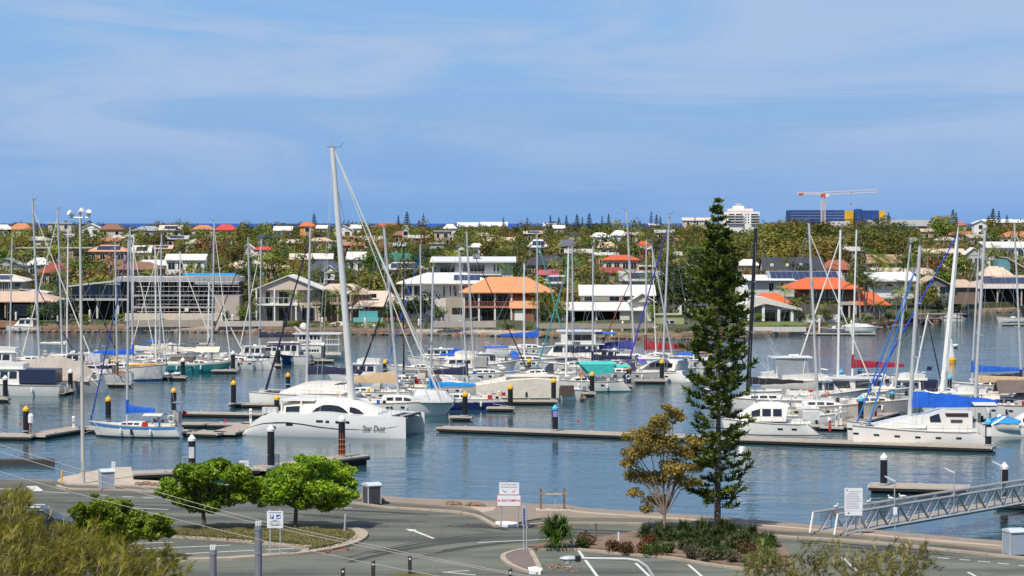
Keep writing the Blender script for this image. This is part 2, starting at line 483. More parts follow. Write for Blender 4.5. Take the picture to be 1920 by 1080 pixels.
# ------------------------------------------------------------------ near ground: car park, ramp, promenade
GZ = 1.5
EDGE = [(-900, 880), (-500, 886), (-60, 897), (60, 900), (112, 904), (150, 897), (185, 890), (215, 885.5), (246, 884.5), (249, 909), (290, 911), (340, 914), (480, 920),
  (640, 930), (700, 938), (760, 944), (830, 946.5), (930, 950), (1000, 956), (1060, 957), (1100, 964), (1300, 977), (1400, 985), (1540, 997),
  (1620, 1004), (1760, 1017), (1920, 1030), (2200, 1052), (2900, 1110)]
M_ASPH = mat((0.130, 0.135, 0.108), 0.92, var=0.22, scale=0.35, stain=0.5, bump=0.25, bscale=14)
def asphalt_streaks(m):
 t = m.node_tree; p = t.nodes['Principled BSDF']; src = p.inputs['Base Color'].links[0].from_socket
 tc = N(t, 'ShaderNodeTexCoord')
 for sc_, rot, lo, hi, c, amt in (((.03, .30, 1), .12, .45, .60, (.05, .05, .047, 1), .8), ((.10, .55, 1), -.25, .50, .64, (.06, .058, .052, 1), .65), ((.09, .16, 1), .3, .50, .66, (.17, .19, .135, 1), .6)):
  mp_ = N(t, 'ShaderNodeMapping'); mp_.inputs['Scale'].default_value = sc_; mp_.inputs['Rotation'].default_value = (0, 0, rot); mp_.inputs['Location'].default_value = (sc_[0] * 31, sc_[1] * 7, 0)
  n = N(t, 'ShaderNodeTexNoise'); n.inputs['Scale'].default_value = 1; n.inputs['Detail'].default_value = 7; n.inputs['Roughness'].default_value = .62; n.inputs['Distortion'].default_value = .5
  t.links.new(tc.outputs['Object'], mp_.inputs[0]); t.links.new(mp_.outputs[0], n.inputs['Vector'])
  r = N(t, 'ShaderNodeMapRange'); r.inputs['From Min'].default_value = lo; r.inputs['From Max'].default_value = hi; r.inputs['To Max'].default_value = amt
  t.links.new(n.outputs[0], r.inputs['Value'])
  x = N(t, 'ShaderNodeMix', data_type='RGBA'); x.inputs[7].default_value = c
  t.links.new(r.outputs[0], x.inputs[0]); t.links.new(src, x.inputs[6]); src = x.outputs[2]
 t.links.new(src, p.inputs['Base Color'])
asphalt_streaks(M_ASPH)
top = [G(px, py, GZ) for px, py in EDGE]
m = MB()
near = [Vector((X(px, 30), 30, GZ)) for px, py in EDGE]
near = [Vector((p.x * 4, -10, GZ)) for p in near]
midr = [lerp(a, b, 0.5) for a, b in zip(top, near)]
sk = [Vector((p.x, p.y, -2.5)) for p in top]
m.loft([near, midr, top], cap0=False, cap1=False)
tag(m.build('car_park', M_ASPH), 'olive grey asphalt car park and road by the ramp', 'asphalt', kind='structure')
m = MB(); m.loft([[p + Vector((0, 0.001, -0.01)) for p in top], [p + Vector((0, 0.6, 0)) for p in sk]], cap0=False, cap1=False)
tag(m.build('revetment', M_CONC), 'concrete bank under the promenade edge', 'bank', kind='structure')

def flat(name, pts, z, m, label=None, cat=None, kind='structure', parent=None):
 b = MB(); q = [G(px, py, z) for px, py in pts]
 b.add(q, [tuple(range(len(q) - 1, -1, -1))])
 # make the normal point up
 o = b.build(name, m, parent)
 if o.data.polygons[0].normal.z < 0:
  o.data.flip_normals()
 if label: tag(o, label, cat, kind=kind)
 elif kind and parent is None: o['kind'] = kind
 return o
def raised(name, pts, z0, z1, m, parent=None, label=None, cat=None, kind='structure'):
 q = [G(px, py, z0) for px, py in pts]
 a = sum(q[i].x * q[(i + 1) % len(q)].y - q[(i + 1) % len(q)].x * q[i].y for i in range(len(q)))
 if a < 0: q.reverse()
 o = MB().prism(q, z0, z1).build(name, m, parent)
 if parent is None and kind: o['kind'] = kind
 if label: tag(o, label, cat)
 return o
def ribbon(pts, w, z0, z1):
 """strip of constant width along ground points"""
 P = [Vector(p) for p in pts]
 L, R = [], []
 for i, p in enumerate(P):
  d = P[min(i + 1, len(P) - 1)] - P[max(i - 1, 0)]
  d.z = 0; d.normalize()
  n = Vector((-d.y, d.x, 0))
  L.append(p + n * w / 2); R.append(p - n * w / 2)
 secs = [[(r.x, r.y, z0), (r.x, r.y, z1), (l.x, l.y, z1), (l.x, l.y, z0)] for l, r in zip(L, R)]
 return MB().loft(secs, closed=True)
def dense(pts, n=5):
 """smooth polyline through pixel points (Catmull-Rom)"""
 o = []
 P = [pts[0]] + list(pts) + [pts[-1]]
 for i in range(1, len(P) - 2):
  for k in range(n):
   t = k / n
   q = []
   for c in (0, 1):
    a, b, d, e = P[i - 1][c], P[i][c], P[i + 1][c], P[i + 2][c]
    q.append(0.5 * (2 * b + (d - a) * t + (2 * a - 5 * b + 4 * d - e) * t * t + (3 * b - a - 3 * d + e) * t ** 3))
   o.append(tuple(q))
 o.append(tuple(pts[-1]))
 return o
def kerb(name, pts, w=0.32, h=0.13, mtl=None, label=None):
 """kerb built stone by stone: each stone a child of the line"""
 P = [G(px, py, GZ) for px, py in dense(pts, 6)]
 root = bpy.data.objects.new(name, None); COL.objects.link(root)
 root['kind'] = 'structure'
 # resample in stones of about 1.6 m
 acc = [0]
 for a, b in zip(P, P[1:]): acc.append(acc[-1] + (b - a).length)
 n = max(1, int(acc[-1] / 2.4))
 def at(s):
  for i in range(len(P) - 1):
   if acc[i + 1] >= s:
    return P[i].lerp(P[i + 1], (s - acc[i]) / max(1e-6, acc[i + 1] - acc[i]))
  return P[-1]
 for i in range(n):
  s0, s1 = acc[-1] * i / n + 0.012, acc[-1] * (i + 1) / n - 0.012
  q = [at(s0), at((s0 + s1) / 2), at(s1)]
  ribbon(q, w, GZ - 0.02, GZ + h + random.uniform(-.008, .008)).build('kerb_stone', mtl or M_KERB, root)
 return root
M_KERB = mat((0.37, 0.305, 0.235), 0.9, var=0.16, scale=1.2, stain=0.3, bump=0.2)
M_PATH = mat((0.25, 0.20, 0.155), 0.92, var=0.12, scale=0.8, stain=0.2, bump=0.2, bscale=10)
M_PALEC = mat((0.44, 0.37, 0.29), 0.9, var=0.1, scale=0.8, stain=0.2)
M_PAINT = mat((0.62, 0.62, 0.58), 0.7, var=0.2, scale=4, stain=0.45)
M_GRASS = mat((0.115, 0.105, 0.028), 0.95, var=0.45, scale=0.9, bump=0.6, bscale=12, stain=0.5)
M_MULCH = mat((0.20, 0.135, 0.09), 0.95, var=0.35, scale=1.6, bump=0.6, bscale=9)
M_RAMP = mat((0.20, 0.165, 0.135), 0.9, var=0.18, scale=0.7, stain=0.4, bump=0.2)

# promenade along the water, a kerb's height above the road
prom_low = [(312, 924.5), (480, 932), (657, 942.5), (715, 951), (790, 956), (865, 962), (898, 970), (918, 981), (935, 989), (972, 991), (990, 987), (1015, 982.5), (1075, 981.5),
   (1230, 984), (1330, 990), (1455, 1006), (1560, 1012), (1665, 1020.5), (1790, 1034), (1920, 1048), (2200, 1080), (2900, 1150)]
prom_up = [(2900, 1109), (2200, 1051.5), (1920, 1029.5), (1760, 1016.5), (1620, 1003.5), (1540, 996.5), (1400, 984.5), (1300, 976.6), (1100, 963.6), (1060, 956.8), (1000, 955.7), (930, 949.8), (830, 946.3),
   (760, 943.8), (700, 937.8), (640, 930.2), (480, 920.3), (340, 914.3), (312, 912.8)]
raised('promenade', prom_low + prom_up, GZ - 0.3, GZ + 0.10, M_PATH)
raised('promenade', [(107, 911), (125, 917), (250, 920), (312, 924.3), (312, 913), (290, 911.2), (250, 909.3), (246, 885), (215, 886), (185, 890.5), (150, 897.5), (118, 904.2)], GZ - 0.3, GZ + 0.104, M_PALEC)
raised('promenade', [(880, 961), (930, 962), (925, 968), (905, 972)], GZ - 0.3, GZ + 0.106, M_PALEC)
kerb('kerb', [(108, 912), (125, 918), (180, 919.5), (250, 921), (312, 925.3), (480, 933), (657, 943.5), (715, 952), (790, 957), (865, 963), (898, 971), (918, 982), (932, 989)])
kerb('kerb', [(985, 990), (1000, 985.5), (1015, 983.5), (1075, 982.5), (1160, 983.2), (1230, 985), (1330, 991), (1455, 1007), (1560, 1013), (1665, 1021.5), (1790, 1035), (1925, 1049)])
M_WK = mat((0.72, 0.71, 0.68), 0.8, var=0.12, scale=3, stain=0.3)
raised('kerb', [(929, 985), (950, 984.5), (972, 987), (971, 992), (945, 991.5), (929, 989)], GZ - 0.1, GZ + 0.16, M_WK)
# concrete cope along the water
ribbon([G(px, py, GZ) for px, py in dense([(1060, 957.5), (1100, 964.5), (1300, 977.5), (1400, 985.5), (1540, 997.5)], 4)], 0.4, GZ - 0.3, GZ + 0.135).build('path_edging', M_PALEC)['kind'] = 'structure'
ribbon([G(px, py, GZ) for px, py in dense([(1600, 1002.7), (1620, 1004.5), (1760, 1017.5), (1920, 1030.5), (2100, 1045)], 4)], 0.4, GZ - 0.3, GZ + 0.135).build('path_edging', M_PALEC)['kind'] = 'structure'
# boat ramp sloping into the water, far left
q = [G(-300, 902, GZ + .012), G(100, 906, GZ + .012), Vector((G(102, 889, 0).x, G(102, 889, 0).y, -0.35)), Vector((G(-300, 884, 0).x, G(-300, 884, 0).y, -0.35))]
MB().add(q + [p - Vector((0, 0, 1)) for p in q], [(0, 1, 2, 3), (7, 6, 5, 4), (1, 5, 6, 2), (0, 3, 7, 4), (2, 6, 7, 3), (0, 4, 5, 1)]).build('boat_ramp', M_RAMP)['kind'] = 'structure'
raised('boat_ramp_wall', [(-200, 892), (103, 891.3), (103, 894), (-200, 894.5)], -1.0, 0.42, mat((0.05, 0.045, 0.04), 0.9, var=0.2))

# grassed median
island = thing('median_island', 'kerbed median of dry grass under two round green trees', 'island', G(560, 1005, GZ))
island['kind'] = 'structure'
gpts = [(326, 994), (400, 989), (480, 988.5), (560, 988), (620, 990), (655, 994), (672, 999), (675, 1006), (662, 1015), (640, 1023), (605, 1031), (570, 1035.5), (582, 1026), (530, 1020), (480, 1017), (400, 1010.5), (328, 1006)]
o = raised('grass_bed', [p for p in gpts], GZ - 0.1, GZ + 0.13, M_GRASS); o['kind'] = 'structure'
kerb('kerb', [(655, 992.5), (674, 998), (679, 1005.5), (668, 1015.5), (645, 1024.5), (608, 1033), (560, 1039.5), (500, 1044.5), (440, 1049), (350, 1052), (226, 1051)], w=0.75, h=0.15)
kerb('kerb', [(326, 1008.5), (400, 1012.5), (480, 1019), (545, 1025), (583, 1027.5)], w=0.4)
kerb('kerb', [(584, 1028), (566, 1037)], w=0.3)
flat('kerb_end', [(228, 1048.5), (250, 1048), (246, 1053.5), (226, 1053.5)], GZ + .168, M_WK)
COL.objects.unlink(island); bpy.data.objects.remove(island)
# traffic island and garden bed
raised('traffic_island', [(943, 1046), (950, 1040), (968, 1035), (987, 1032.2), (995, 1034), (1006, 1056), (1013, 1070), (1012, 1077), (1000, 1077), (975, 1068), (952, 1057)], GZ - .1, GZ + .10, mat((0.17, 0.13, 0.115), .9, var=.15, bump=.3, bscale=6))
kerb('kerb', [(987, 1031.7), (966, 1035.3), (948, 1040.5), (942, 1047), (952, 1058), (975, 1069), (1000, 1077), (1011, 1077)], w=0.3)
kerb('kerb', [(994, 1032.5), (1001, 1046), (1008, 1060), (1014, 1074)], w=0.28)
raised('kerb', [(990, 1073), (1006, 1071), (1017, 1076), (1014, 1081), (992, 1080)], GZ - .1, GZ + .18, M_WK)
raised('garden_bed', [(990, 1031), (1010, 1027), (1040, 1021), (1075, 1018), (1120, 1014), (1180, 1004), (1215, 995), (1300, 994), (1420, 1000), (1445, 1010), (1470, 1030), (1490, 1062), (1440, 1070), (1360, 1062.5),
      (1255, 1046), (1192, 1041), (1137, 1036), (1085, 1031)], GZ - .1, GZ + .12, M_MULCH)
kerb('kerb', [(992, 1033), (1040, 1031.5), (1085, 1032), (1137, 1037.5), (1192, 1042.5), (1255, 1047.7), (1360, 1064.5), (1440, 1072)], w=0.3)

# painted markings
def paint(pts): return flat('road_marking', pts, GZ + 0.009, M_PAINT)
def pline(a, b, w=0.14):
 A, B = G(*a, GZ), G(*b, GZ)
 o = ribbon([A, B], w, GZ + .004, GZ + .010).build('road_marking', M_PAINT); o['kind'] = 'structure'
paint([(49, 911.5), (69, 911), (82, 920.5), (62, 921)])
for a, b in (((82, 922), (130, 924.5)), ((187, 928), (202, 929)), ((230, 931), (250, 932)), ((268, 933), (290, 934.2)), ((-10, 916), (40, 917.5))): pline(a, b)
for a, b in (((224, 951), (316, 955.5)), ((330, 990.5), (475, 985.2)), ((246, 1019), (325, 1017)), ((240, 1030), (432, 1022.3)), ((330, 1039.3), (477, 1031.8)), ((500, 1031), (552, 1028)),
    ((896, 1017.5), (1030, 1011)), ((1085, 1033), (1120, 1081)), ((1192, 1056), (1219, 1082)), ((1291, 1059), (1317, 1082)), ((1579, 1045), (1612, 1075)),
    ((625, 953.5), (660, 952.3)), ((1060, 1062), (1071, 1063)), ((1815, 1073), (1830, 1081))): pline(a, b, 0.16)
for a, b in (((1758, 1046), (1780, 1047.5)), ((1799, 1049), (1818, 1050.5)), ((1833, 1052.5), (1857, 1054)), ((1871, 1056), (1892, 1058)), ((1910, 1060), (1930, 1062)), ((1030, 996), (1050, 996)), ((830, 1072.5), (892, 1078.5)), ((880, 1070), (840, 1072))): pline(a, b)
paint([(761, 991.5), (781, 993.2), (778.5, 994.2), (816, 1009.5), (810, 1009.7), (772.5, 995.4), (768.5, 996.2)])
# dark tyre sweeps and oil streaks on the asphalt: long thin patches with ragged ends
M_TYRE = mat((0.072, 0.072, 0.068), 0.9, var=0.25, scale=1.2, alpha=0.30, bump=0.2, bscale=14)
for pts, w in (([(1000, 1000), (900, 1006), (800, 1018), (700, 1037), (600, 1062)], 2.2), ([(1010, 1012), (930, 1020), (840, 1032), (760, 1048)], 1.0), ([(480, 962), (600, 968), (700, 976), (820, 978)], 1.6), ([(520, 950), (640, 957), (760, 963), (850, 972)], 1.2), ([(840, 985), (900, 987), (960, 995)], 2.0),
    ([(40, 935), (180, 944), (300, 950), (420, 953)], 1.8), ([(1040, 995), (1120, 998), (1210, 1001)], 1.8), ([(1480, 1016), (1560, 1023), (1680, 1033), (1920, 1055)], 2.2)):
 for k in range(6):
  o = random.gauss(0, .38) * w; a = random.uniform(0, .35); b = random.uniform(.65, 1)
  D_ = dense(pts, 8); D_ = D_[int(a * len(D_)):max(int(a * len(D_)) + 4, int(b * len(D_)))]
  ribbon([G(px, py, GZ) + Vector((0, o, 0)) for px, py in D_], random.uniform(.12, .34) * (w ** .5), GZ + .0008 + k * .0011, GZ + .0015 + k * .0011).build('tyre_mark', M_TYRE)['kind'] = 'structure'
# ------------------------------------------------------------------ houses beyond the water
RECTS = []          # what each house shows in the picture, so that trees in front leave it in view: (x0, x1, ytop, ybottom, distance)
HOUSES = []         # (centre px, distance, short phrase)
def roofm(c, tile=True): return mat(c, 0.7, var=0.10, scale=0.5, stain=0.12, wave=('Y', 2.6, 0.5) if tile else ('X', 2.2, 0.35))
def wallm(c): return mat(c, 0.85, var=0.06, scale=0.4, stain=0.08)
M_PV = mat((0.014, 0.022, 0.07), 0.15, var=0.1, spec=0.7)
M_FRAME = mat((0.70, 0.70, 0.68), 0.5, var=0.05)
M_SHADEIN = mat((0.02, 0.018, 0.016), 0.8, var=0.3)  # near black, paints the shade inside recesses and open ground floors
_unit = {}
def unit_box(m):
 """1 x 1 x 1 box mesh sitting on its base centre, shared by alike pieces"""
 if m.name not in _unit:
  _unit[m.name] = MB().box(-.5, .5, -.5, .5, 0, 1).mesh('piece', m)
 return _unit[m.name]
def piece(name, m, parent, x0, x1, y0, y1, z0, z1):
 return link(name, unit_box(m), parent, ((x0 + x1) / 2, (y0 + y1) / 2, z0), None, (x1 - x0, y1 - y0, z1 - z0))

class HS:
 def __init__(s, label, d, cx, name='house', cat='house', rz=0.0, group='houses beyond the marina', short=None):
  s.d = d; s.cx = cx; s.s = FPX / d
  s.t = thing(name, label, cat, (X(cx, d), d, 0), rz, group)
  s.bb = [1e9, -1e9, 1e9, -1e9]
  HOUSES.append((cx, d, short or label))
 def x(s, px): return (px - s.cx) / s.s
 def z(s, py, off=0.0): return Dp(s.cx, py, s.d + off).z
 def seen(s, x0, x1, y0, y1):
  b = s.bb; b[0] = min(b[0], x0); b[1] = max(b[1], x1); b[2] = min(b[2], y0); b[3] = max(b[3], y1)
 def done(s, cut=1.0, hide=.12):
  b = s.bb; RECTS.append((b[0], b[1], b[2], lerp(b[2], b[3], cut), s.d, hide)); return s
 def wall(s, x0, x1, y0, y1, m, dep=8, off=0.0, name='wall'):
  """block whose front shows between photo rows y0 (top) and y1 (base)"""
  s.seen(x0, x1, y0, y1)
  return MB().box(s.x(x0), s.x(x1), off, off + dep, s.z(y1, off), s.z(y0, off)).build(name, m, s.t)
 def box(s, name, x0, x1, y0, y1, m, off=0.0, dep=0.3, parent=None):
  return piece(name, m, parent or s.t, s.x(x0), s.x(x1), off, off + dep, s.z(y1, off), s.z(y0, off))
 def win(s, x0, x1, y0, y1, off=0.0, bars=0, name='window'):
  f = s.box(name, x0 - .8, x1 + .8, y0 - .8, y1 + .8, M_FRAME, off - 0.06, 0.1)
  # the panes sit in the frame
  n = bars + 1
  for i in range(n):
   a, b = lerp(x0, x1, i / n), lerp(x0, x1, (i + 1) / n)
   p = s.box('pane', a + .25, b - .25, y0, y1, M_GLASS, off - 0.09, 0.06)
   p.parent = f
   p.matrix_parent_inverse = Matrix.LocRotScale(f.location, None, f.scale).inverted()
 def roof(s, kind, x0, x1, ye, yr, m, dep=9, off=-0.6, th=0.18, wallmat=None, inset=None):
  a, b = s.x(x0), s.x(x1)
  f, k = off, off + dep
  ze = s.z(ye, off)
  mid = (f + k) / 2
  s.seen(x0, x1, yr, ye)
  g = MB()
  if kind == 'hip':
   zr = max(ze + 0.25, s.z(yr, mid))
   i = min((b - a) * 0.30, dep * 0.5) if inset is None else inset
   V = [(a, f, ze), (b, f, ze), (b, k, ze), (a, k, ze), (a + i, mid, zr), (b - i, mid, zr)]
   V += [(v[0], v[1], v[2] - th) for v in V[:4]]
   g.add(V, [(0, 1, 5, 4), (1, 2, 5), (2, 3, 4, 5), (3, 0, 4), (9, 8, 7, 6), (0, 6, 7, 1), (1, 7, 8, 2), (2, 8, 9, 3), (3, 9, 6, 0)])
  elif kind == 'gx':
   zr = max(ze + 0.25, s.z(yr, mid))
   P = [(f, ze), (mid, zr), (k, ze), (k, ze - th), (mid, zr - th), (f, ze - th)]
   g.slab(P, 'x', a, b)
   if wallmat:
    MB().slab([(f + .6, ze - .4), (mid, zr - th - .02), (k - .6, ze - .4)], 'x', a + .4, b - .4).build('gable', wallmat, s.t)
  elif kind == 'gy':
   zr = max(ze + 0.25, s.z(yr, f))
   c = (a + b) / 2
   P = [(a, ze - th), (c, zr - th), (b, ze - th), (b, ze), (c, zr), (a, ze)]
   g.slab(P, 'y', f, k)
   if wallmat:
    MB().slab([(a + .5, ze - .1), (b - .5, ze - .1), (c, zr - th - .04)], 'y', f + .5, k - .4).build('gable', wallmat, s.t)
  elif kind == 'flat':
   zt = ze + 0.32
   g.box(a, b, f, k, ze, zt)
  elif kind == 'skf':        # low at the front, high at the back
   zr = max(ze + 0.2, s.z(yr, k))
   g.slab([(f, ze - th), (k, zr - th), (k, zr), (f, ze)], 'x', a, b)
  elif kind == 'skr':        # left edge at ye, right edge at yr
   z2 = s.z(yr, f)
   g.slab([(a, ze - th), (b, z2 - th), (b, z2), (a, ze)], 'y', f, k)
  s.rz = (a, b, f, mid, ze, (zr if kind in ('hip', 'gx') else ze + .3))
  return g.build('roof', m, s.t)
 def solar(s, x0, x1, u0, u1, nx, ny, roof):
  """panels laid on the front slope: x range in photo px, u along the slope (0 eave, 1 ridge); each panel a piece of the roof"""
  a, b, f, mid, ze, zr = s.rz
  W_ = (s.x(x1) - s.x(x0)) / nx
  sl = sqrt((mid - f) ** 2 + (zr - ze) ** 2)
  ang = atan2(zr - ze, mid - f)
  me = MB().box(-W_ / 2 + .03, W_ / 2 - .03, 0.02, sl * (u1 - u0) / ny - .02, 0.05, 0.10).mesh('solar_panel', M_PV)
  for i in range(nx):
   for j in range(ny):
    u = lerp(u0, u1, j / ny)
    o = link('solar_panel', me, roof, (s.x(x0) + W_ * (i + .5), lerp(f, mid, u), lerp(ze, zr, u)))
    o.rotation_euler = (ang, 0, 0)
 def rail(s, x0, x1, y0, y1, m, off=-1.2, step=6):
  r = s.box('balustrade', x0, x1, y0, y0 + .7, m, off, 0.06)
  n = max(1, int((x1 - x0) / step))
  for i in range(n + 1):
   px = lerp(x0, x1, i / n)
   s.box('baluster', px - .35, px + .35, y0 + .7, y1, m, off, 0.05)
 def col(s, px, y0, y1, m, off=-0.8, w=2.4):
  s.box('column', px - w / 2, px + w / 2, y0, y1, m, off, w / s.s)

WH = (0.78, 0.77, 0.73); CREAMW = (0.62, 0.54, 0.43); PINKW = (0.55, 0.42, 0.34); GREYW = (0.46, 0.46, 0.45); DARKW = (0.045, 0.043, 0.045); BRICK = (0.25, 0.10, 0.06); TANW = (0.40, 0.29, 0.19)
RW = (0.68, 0.65, 0.59); RTAN = (0.60, 0.43, 0.31); RTER = (0.52, 0.21, 0.09); RRED = (0.60, 0.10, 0.028); RDRED = (0.30, 0.055, 0.035); RCHAR = (0.035, 0.04, 0.055); RBRN = (0.24, 0.11, 0.07); RGRY = (0.33, 0.35, 0.37); RGRN = (0.03, 0.16, 0.085)

# --- the row on the water's edge
h = HS('low house with a wide pinkish tan hip roof at the far left shore', 480, 40, short='low tan roofed house')
h.wall(-60, 100, 566, 596, mat(DARKW, .8), 8, 3); r = h.roof('hip', -80, 109, 565, 546, roofm(RTAN), 14, -.6)
for px in (10, 60, 98): h.col(px, 565, 596, wallm(TANW), -.2)
h.win(20, 45, 572, 590, 3, 2); h.win(62, 85, 572, 590, 3, 2); h.done()
h = HS('taupe upper storey house with cream roof and solar panels at the far left', 505, 15, short='taupe house with solar panels')
h.wall(-40, 40, 527, 556, wallm((.33, .28, .23)), 9, .6); r = h.roof('hip', -60, 48, 527, 514, roofm((.66, .58, .5), False), 11, -.3); h.solar(-20, 18, .2, .8, 4, 1, r)
h.win(4, 7, 531, 545, .6); h.win(16, 19, 531, 541, .6); h.win(26, 38, 530, 538, .6)
h.wall(38, 86, 551, 566, wallm(WH), 6, .8); h.roof('skr', 36, 88, 541, 549, roofm(RW, False), 7, .2); h.done()

h = HS('black glass fronted modern house with white slab edges and slanting roof', 482, 180, short='black glass modern house')
h.wall(134, 234, 534, 561, M_GLASS, 7, .5, 'glass_wall'); h.roof('skr', 126, 238, 536, 524, mat((.5, .5, .5), .5), 9, -1.0, .25)
h.box('floor_slab', 126, 240, 560, 563.5, wallm(GREYW), -1.2, 9); h.wall(130, 238, 563.6, 597, M_SHADEIN, 6, 3)
for px in (150, 183, 222): h.col(px, 563, 597, wallm((.6, .58, .55)), -.6, 3.5)
for px in (150, 168, 186, 204, 220): h.box('mullion', px - .4, px + .4, 536, 560, M_ALUD, .42, .08)
h.rail(130, 236, 553, 560, M_ALUD, -1.0, 12); h.done()

h = HS('concrete house under construction wrapped in scaffolding with a blue tarp on top', 480, 335, short='scaffolded concrete house', name='house_under_construction')
CG = wallm((.42, .40, .38))
h.wall(222, 446, 529, 598, M_SHADEIN, 8, 2.2); h.box('roof_slab', 214, 448, 520, 528, CG, -.6, 12)
h.box('parapet', 366, 446, 517, 534, wallm((.36, .35, .34)), -.75, 4); h.box('floor_slab', 250, 452, 553, 556, CG, -.5, 9); h.box('floor_slab', 250, 452, 575, 578, CG, -.5, 9)
h.box('tarpaulin', 342, 440, 512.5, 517, mat((.03, .33, .62), .6), 1, 3); h.box('base_wall', 236, 420, 588, 606, wallm(CREAMW), -1.4, 2)
for i in range(21):
 px = 262 + i * 9.3
 h.t and MB().tube([(h.x(px), -1.0, h.z(590)), (h.x(px), -1.0, h.z(518))], .03, 5).build('scaffold_pole', M_ALUD if i % 2 else M_GALV, h.t)
for py in (528, 537, 546, 562, 570, 584):
 MB().tube([(h.x(258), -1.05, h.z(py)), (h.x(452), -1.05, h.z(py))], .03, 5).build('scaffold_rail', M_GALV, h.t)
for i in range(5):
 MB().tube([(h.x(268 + i * 38), -1.1, h.z(588)), (h.x(296 + i * 38), -1.1, h.z(545))], .028, 4).build('scaffold_brace', M_GALV, h.t)
h.wall(404, 450, 556, 600, wallm((.45, .38, .33)), 6, -1.2); h.box('sign_board', 348, 355, 577, 584, M_WHITE, -1.5, .1); h.done()

h = HS('large cream two storey house with a broad white roof and white balcony', 476, 540, short='cream house with broad white roof')
CW = wallm((.60, .49, .41))
h.wall(486, 600, 541, 605, CW, 10, .6); h.roof('gy', 474, 608, 543, 516, roofm(RW, False), 13, -1.4, .22, CW)
for a, b in ((497, 506), (512, 518), (522, 542)): h.win(a, b, 547, 569, .6, 1 if b - a > 9 else 0)
h.box('balcony', 478, 560, 570, 573, wallm(WH), -1.6, 2.2); h.rail(478, 560, 558, 570, M_WHITE, -1.6, 9)
for px in (482, 516, 556): h.col(px, 543, 604, wallm(WH), -1.5, 2.6)
for a, b in ((499, 510), (522, 543), (566, 590)): h.win(a, b, 577, 601, .6, 1)
h.done()
h = HS('brown brick house with beige tile roofs and a small gabled balcony', 478, 650, short='beige tile roofed brick house')
h.wall(590, 690, 551, 603, wallm((.34, .22, .15)), 9, .6); r = h.roof('hip', 582, 694, 551, 532, roofm((.62, .48, .37)), 11, -.7)
h.roof('gy', 596, 629, 550, 541, roofm((.62, .48, .37)), 3, -1.8, .15, wallm(TANW)); h.box('balcony', 586, 660, 567, 571, wallm(TANW), -1.6, 2.2); h.rail(588, 632, 558, 567, wallm((.55, .45, .36)), -1.6, 4)
for px in (590, 612, 634, 658): h.col(px, 552, 602, wallm((.5, .36, .26)), -1.4)
h.wall(672, 748, 573, 604, wallm((.30, .14, .09)), 8, -.6); h.roof('hip', 664, 756, 574, 545, roofm((.63, .5, .39)), 10, -1.8)
h.box('awning', 655, 682, 575, 579, M_WHITE, -2.2, 1.5); h.win(596, 606, 576, 600, .6, 1); h.win(640, 655, 553, 565, .6, 1); h.win(694, 706, 551, 558, -.2); h.win(684, 704, 581, 600, -.6, 2); h.done()
h = HS('pale turquoise pool wall with glass panels on the shore', 466, 690, 'pool_wall', 'wall', group=None)
h.wall(662, 718, 596, 604, mat((.16, .42, .40), .5), 1.2, 0); h.wall(672, 708, 583, 595.8, mat((.10, .36, .37), .25), .12, .6, 'glass_panel'); h.done()

h = HS('white house with a wide white hip roof and one solar panel patch', 486, 835, short='white hip roofed house')
h.wall(752, 905, 531, 597, wallm((.62, .60, .56)), 11, .8); r = h.roof('hip', 743, 928, 531, 511, roofm((0.713, 0.705, 0.679), False), 14, -.9); h.solar(850, 900, .25, .75, 5, 2, r)
for a, b, c in ((757, 772, 1), (776, 790, 1), (831, 834, 0), (843, 846, 0), (850, 856, 0), (866, 870, 0)): h.win(a, b, 536, 555, .8, c)
h.box('balcony', 748, 812, 560, 563, wallm(WH), -1.4, 2.6); h.rail(748, 812, 553, 560, M_GALV, -1.4, 8)
h.wall(836, 902, 559, 598, wallm((.42, .36, .29)), 5, -1.8, 'garage'); h.box('garage_doorway', 848, 880, 577, 596, M_SHADEIN, -1.86, .2); h.done()  # open garage front: a dark sheet with its shade in the colour
h = HS('modern grey house with a flat pale roof and tall dark windows', 570, 888, short='grey flat roofed modern house')
h.wall(818, 962, 491, 522, wallm((.52, .53, .54)), 10, .8); h.roof('skf', 806, 968, 490, 481, roofm((0.626, 0.626, 0.626), False), 13, -1.0, .3)
for a, b, c in ((825, 853, 3), (868, 878, 1), (881, 909, 3), (925, 929, 0), (932, 936, 0)): h.win(a, b, 496, 511, .8, c)
h.win(947, 951, 500, 513, .8); h.box('rooftop_unit', 886, 899, 476, 484, M_ALUD, 5, 2); h.box('balcony', 850, 940, 514, 516, wallm(WH), -1.2, 2); h.rail(852, 938, 509, 514, M_GALV, -1.2, 14); h.done()
h = HS('two storey verandah house with a bright orange hip roof and white columns', 478, 950, short='orange roofed verandah house')
DR = wallm((.13, .05, .035))
h.wall(878, 1020, 548, 604, DR, 9, 2.6); r = h.roof('hip', 861, 1042, 548, 519, roofm((.66, .29, .12)), 15, -.9)
h.box('balcony', 872, 1000, 574, 577.5, wallm((.40, .20, .13)), -.4, 3.2); h.rail(872, 962, 565, 574, wallm((.35, .12, .09)), -.4, 3)
for px in (870, 898, 928, 959): h.col(px, 549, 603, wallm((.72, .68, .62)), -.3, 3.4)
for a, b in ((884, 896), (902, 926), (932, 955)): h.win(a, b, 553, 573, 2.6, 1); h.win(a, b, 582, 602, 2.6, 1)
h.roof('skf', 955, 1010, 577, 548, roofm((.66, .30, .14)), 6, -2.6); h.wall(962, 1002, 577.5, 604, wallm(BRICK), 4, -2.0, 'garage'); h.box('garage_doorway', 965, 984, 582, 603, M_WHITE, -2.06, .2); h.done()
h = HS('white weatherboard house with white metal roofs over a dark open boat shed', 478, 1140, short='white weatherboard house')
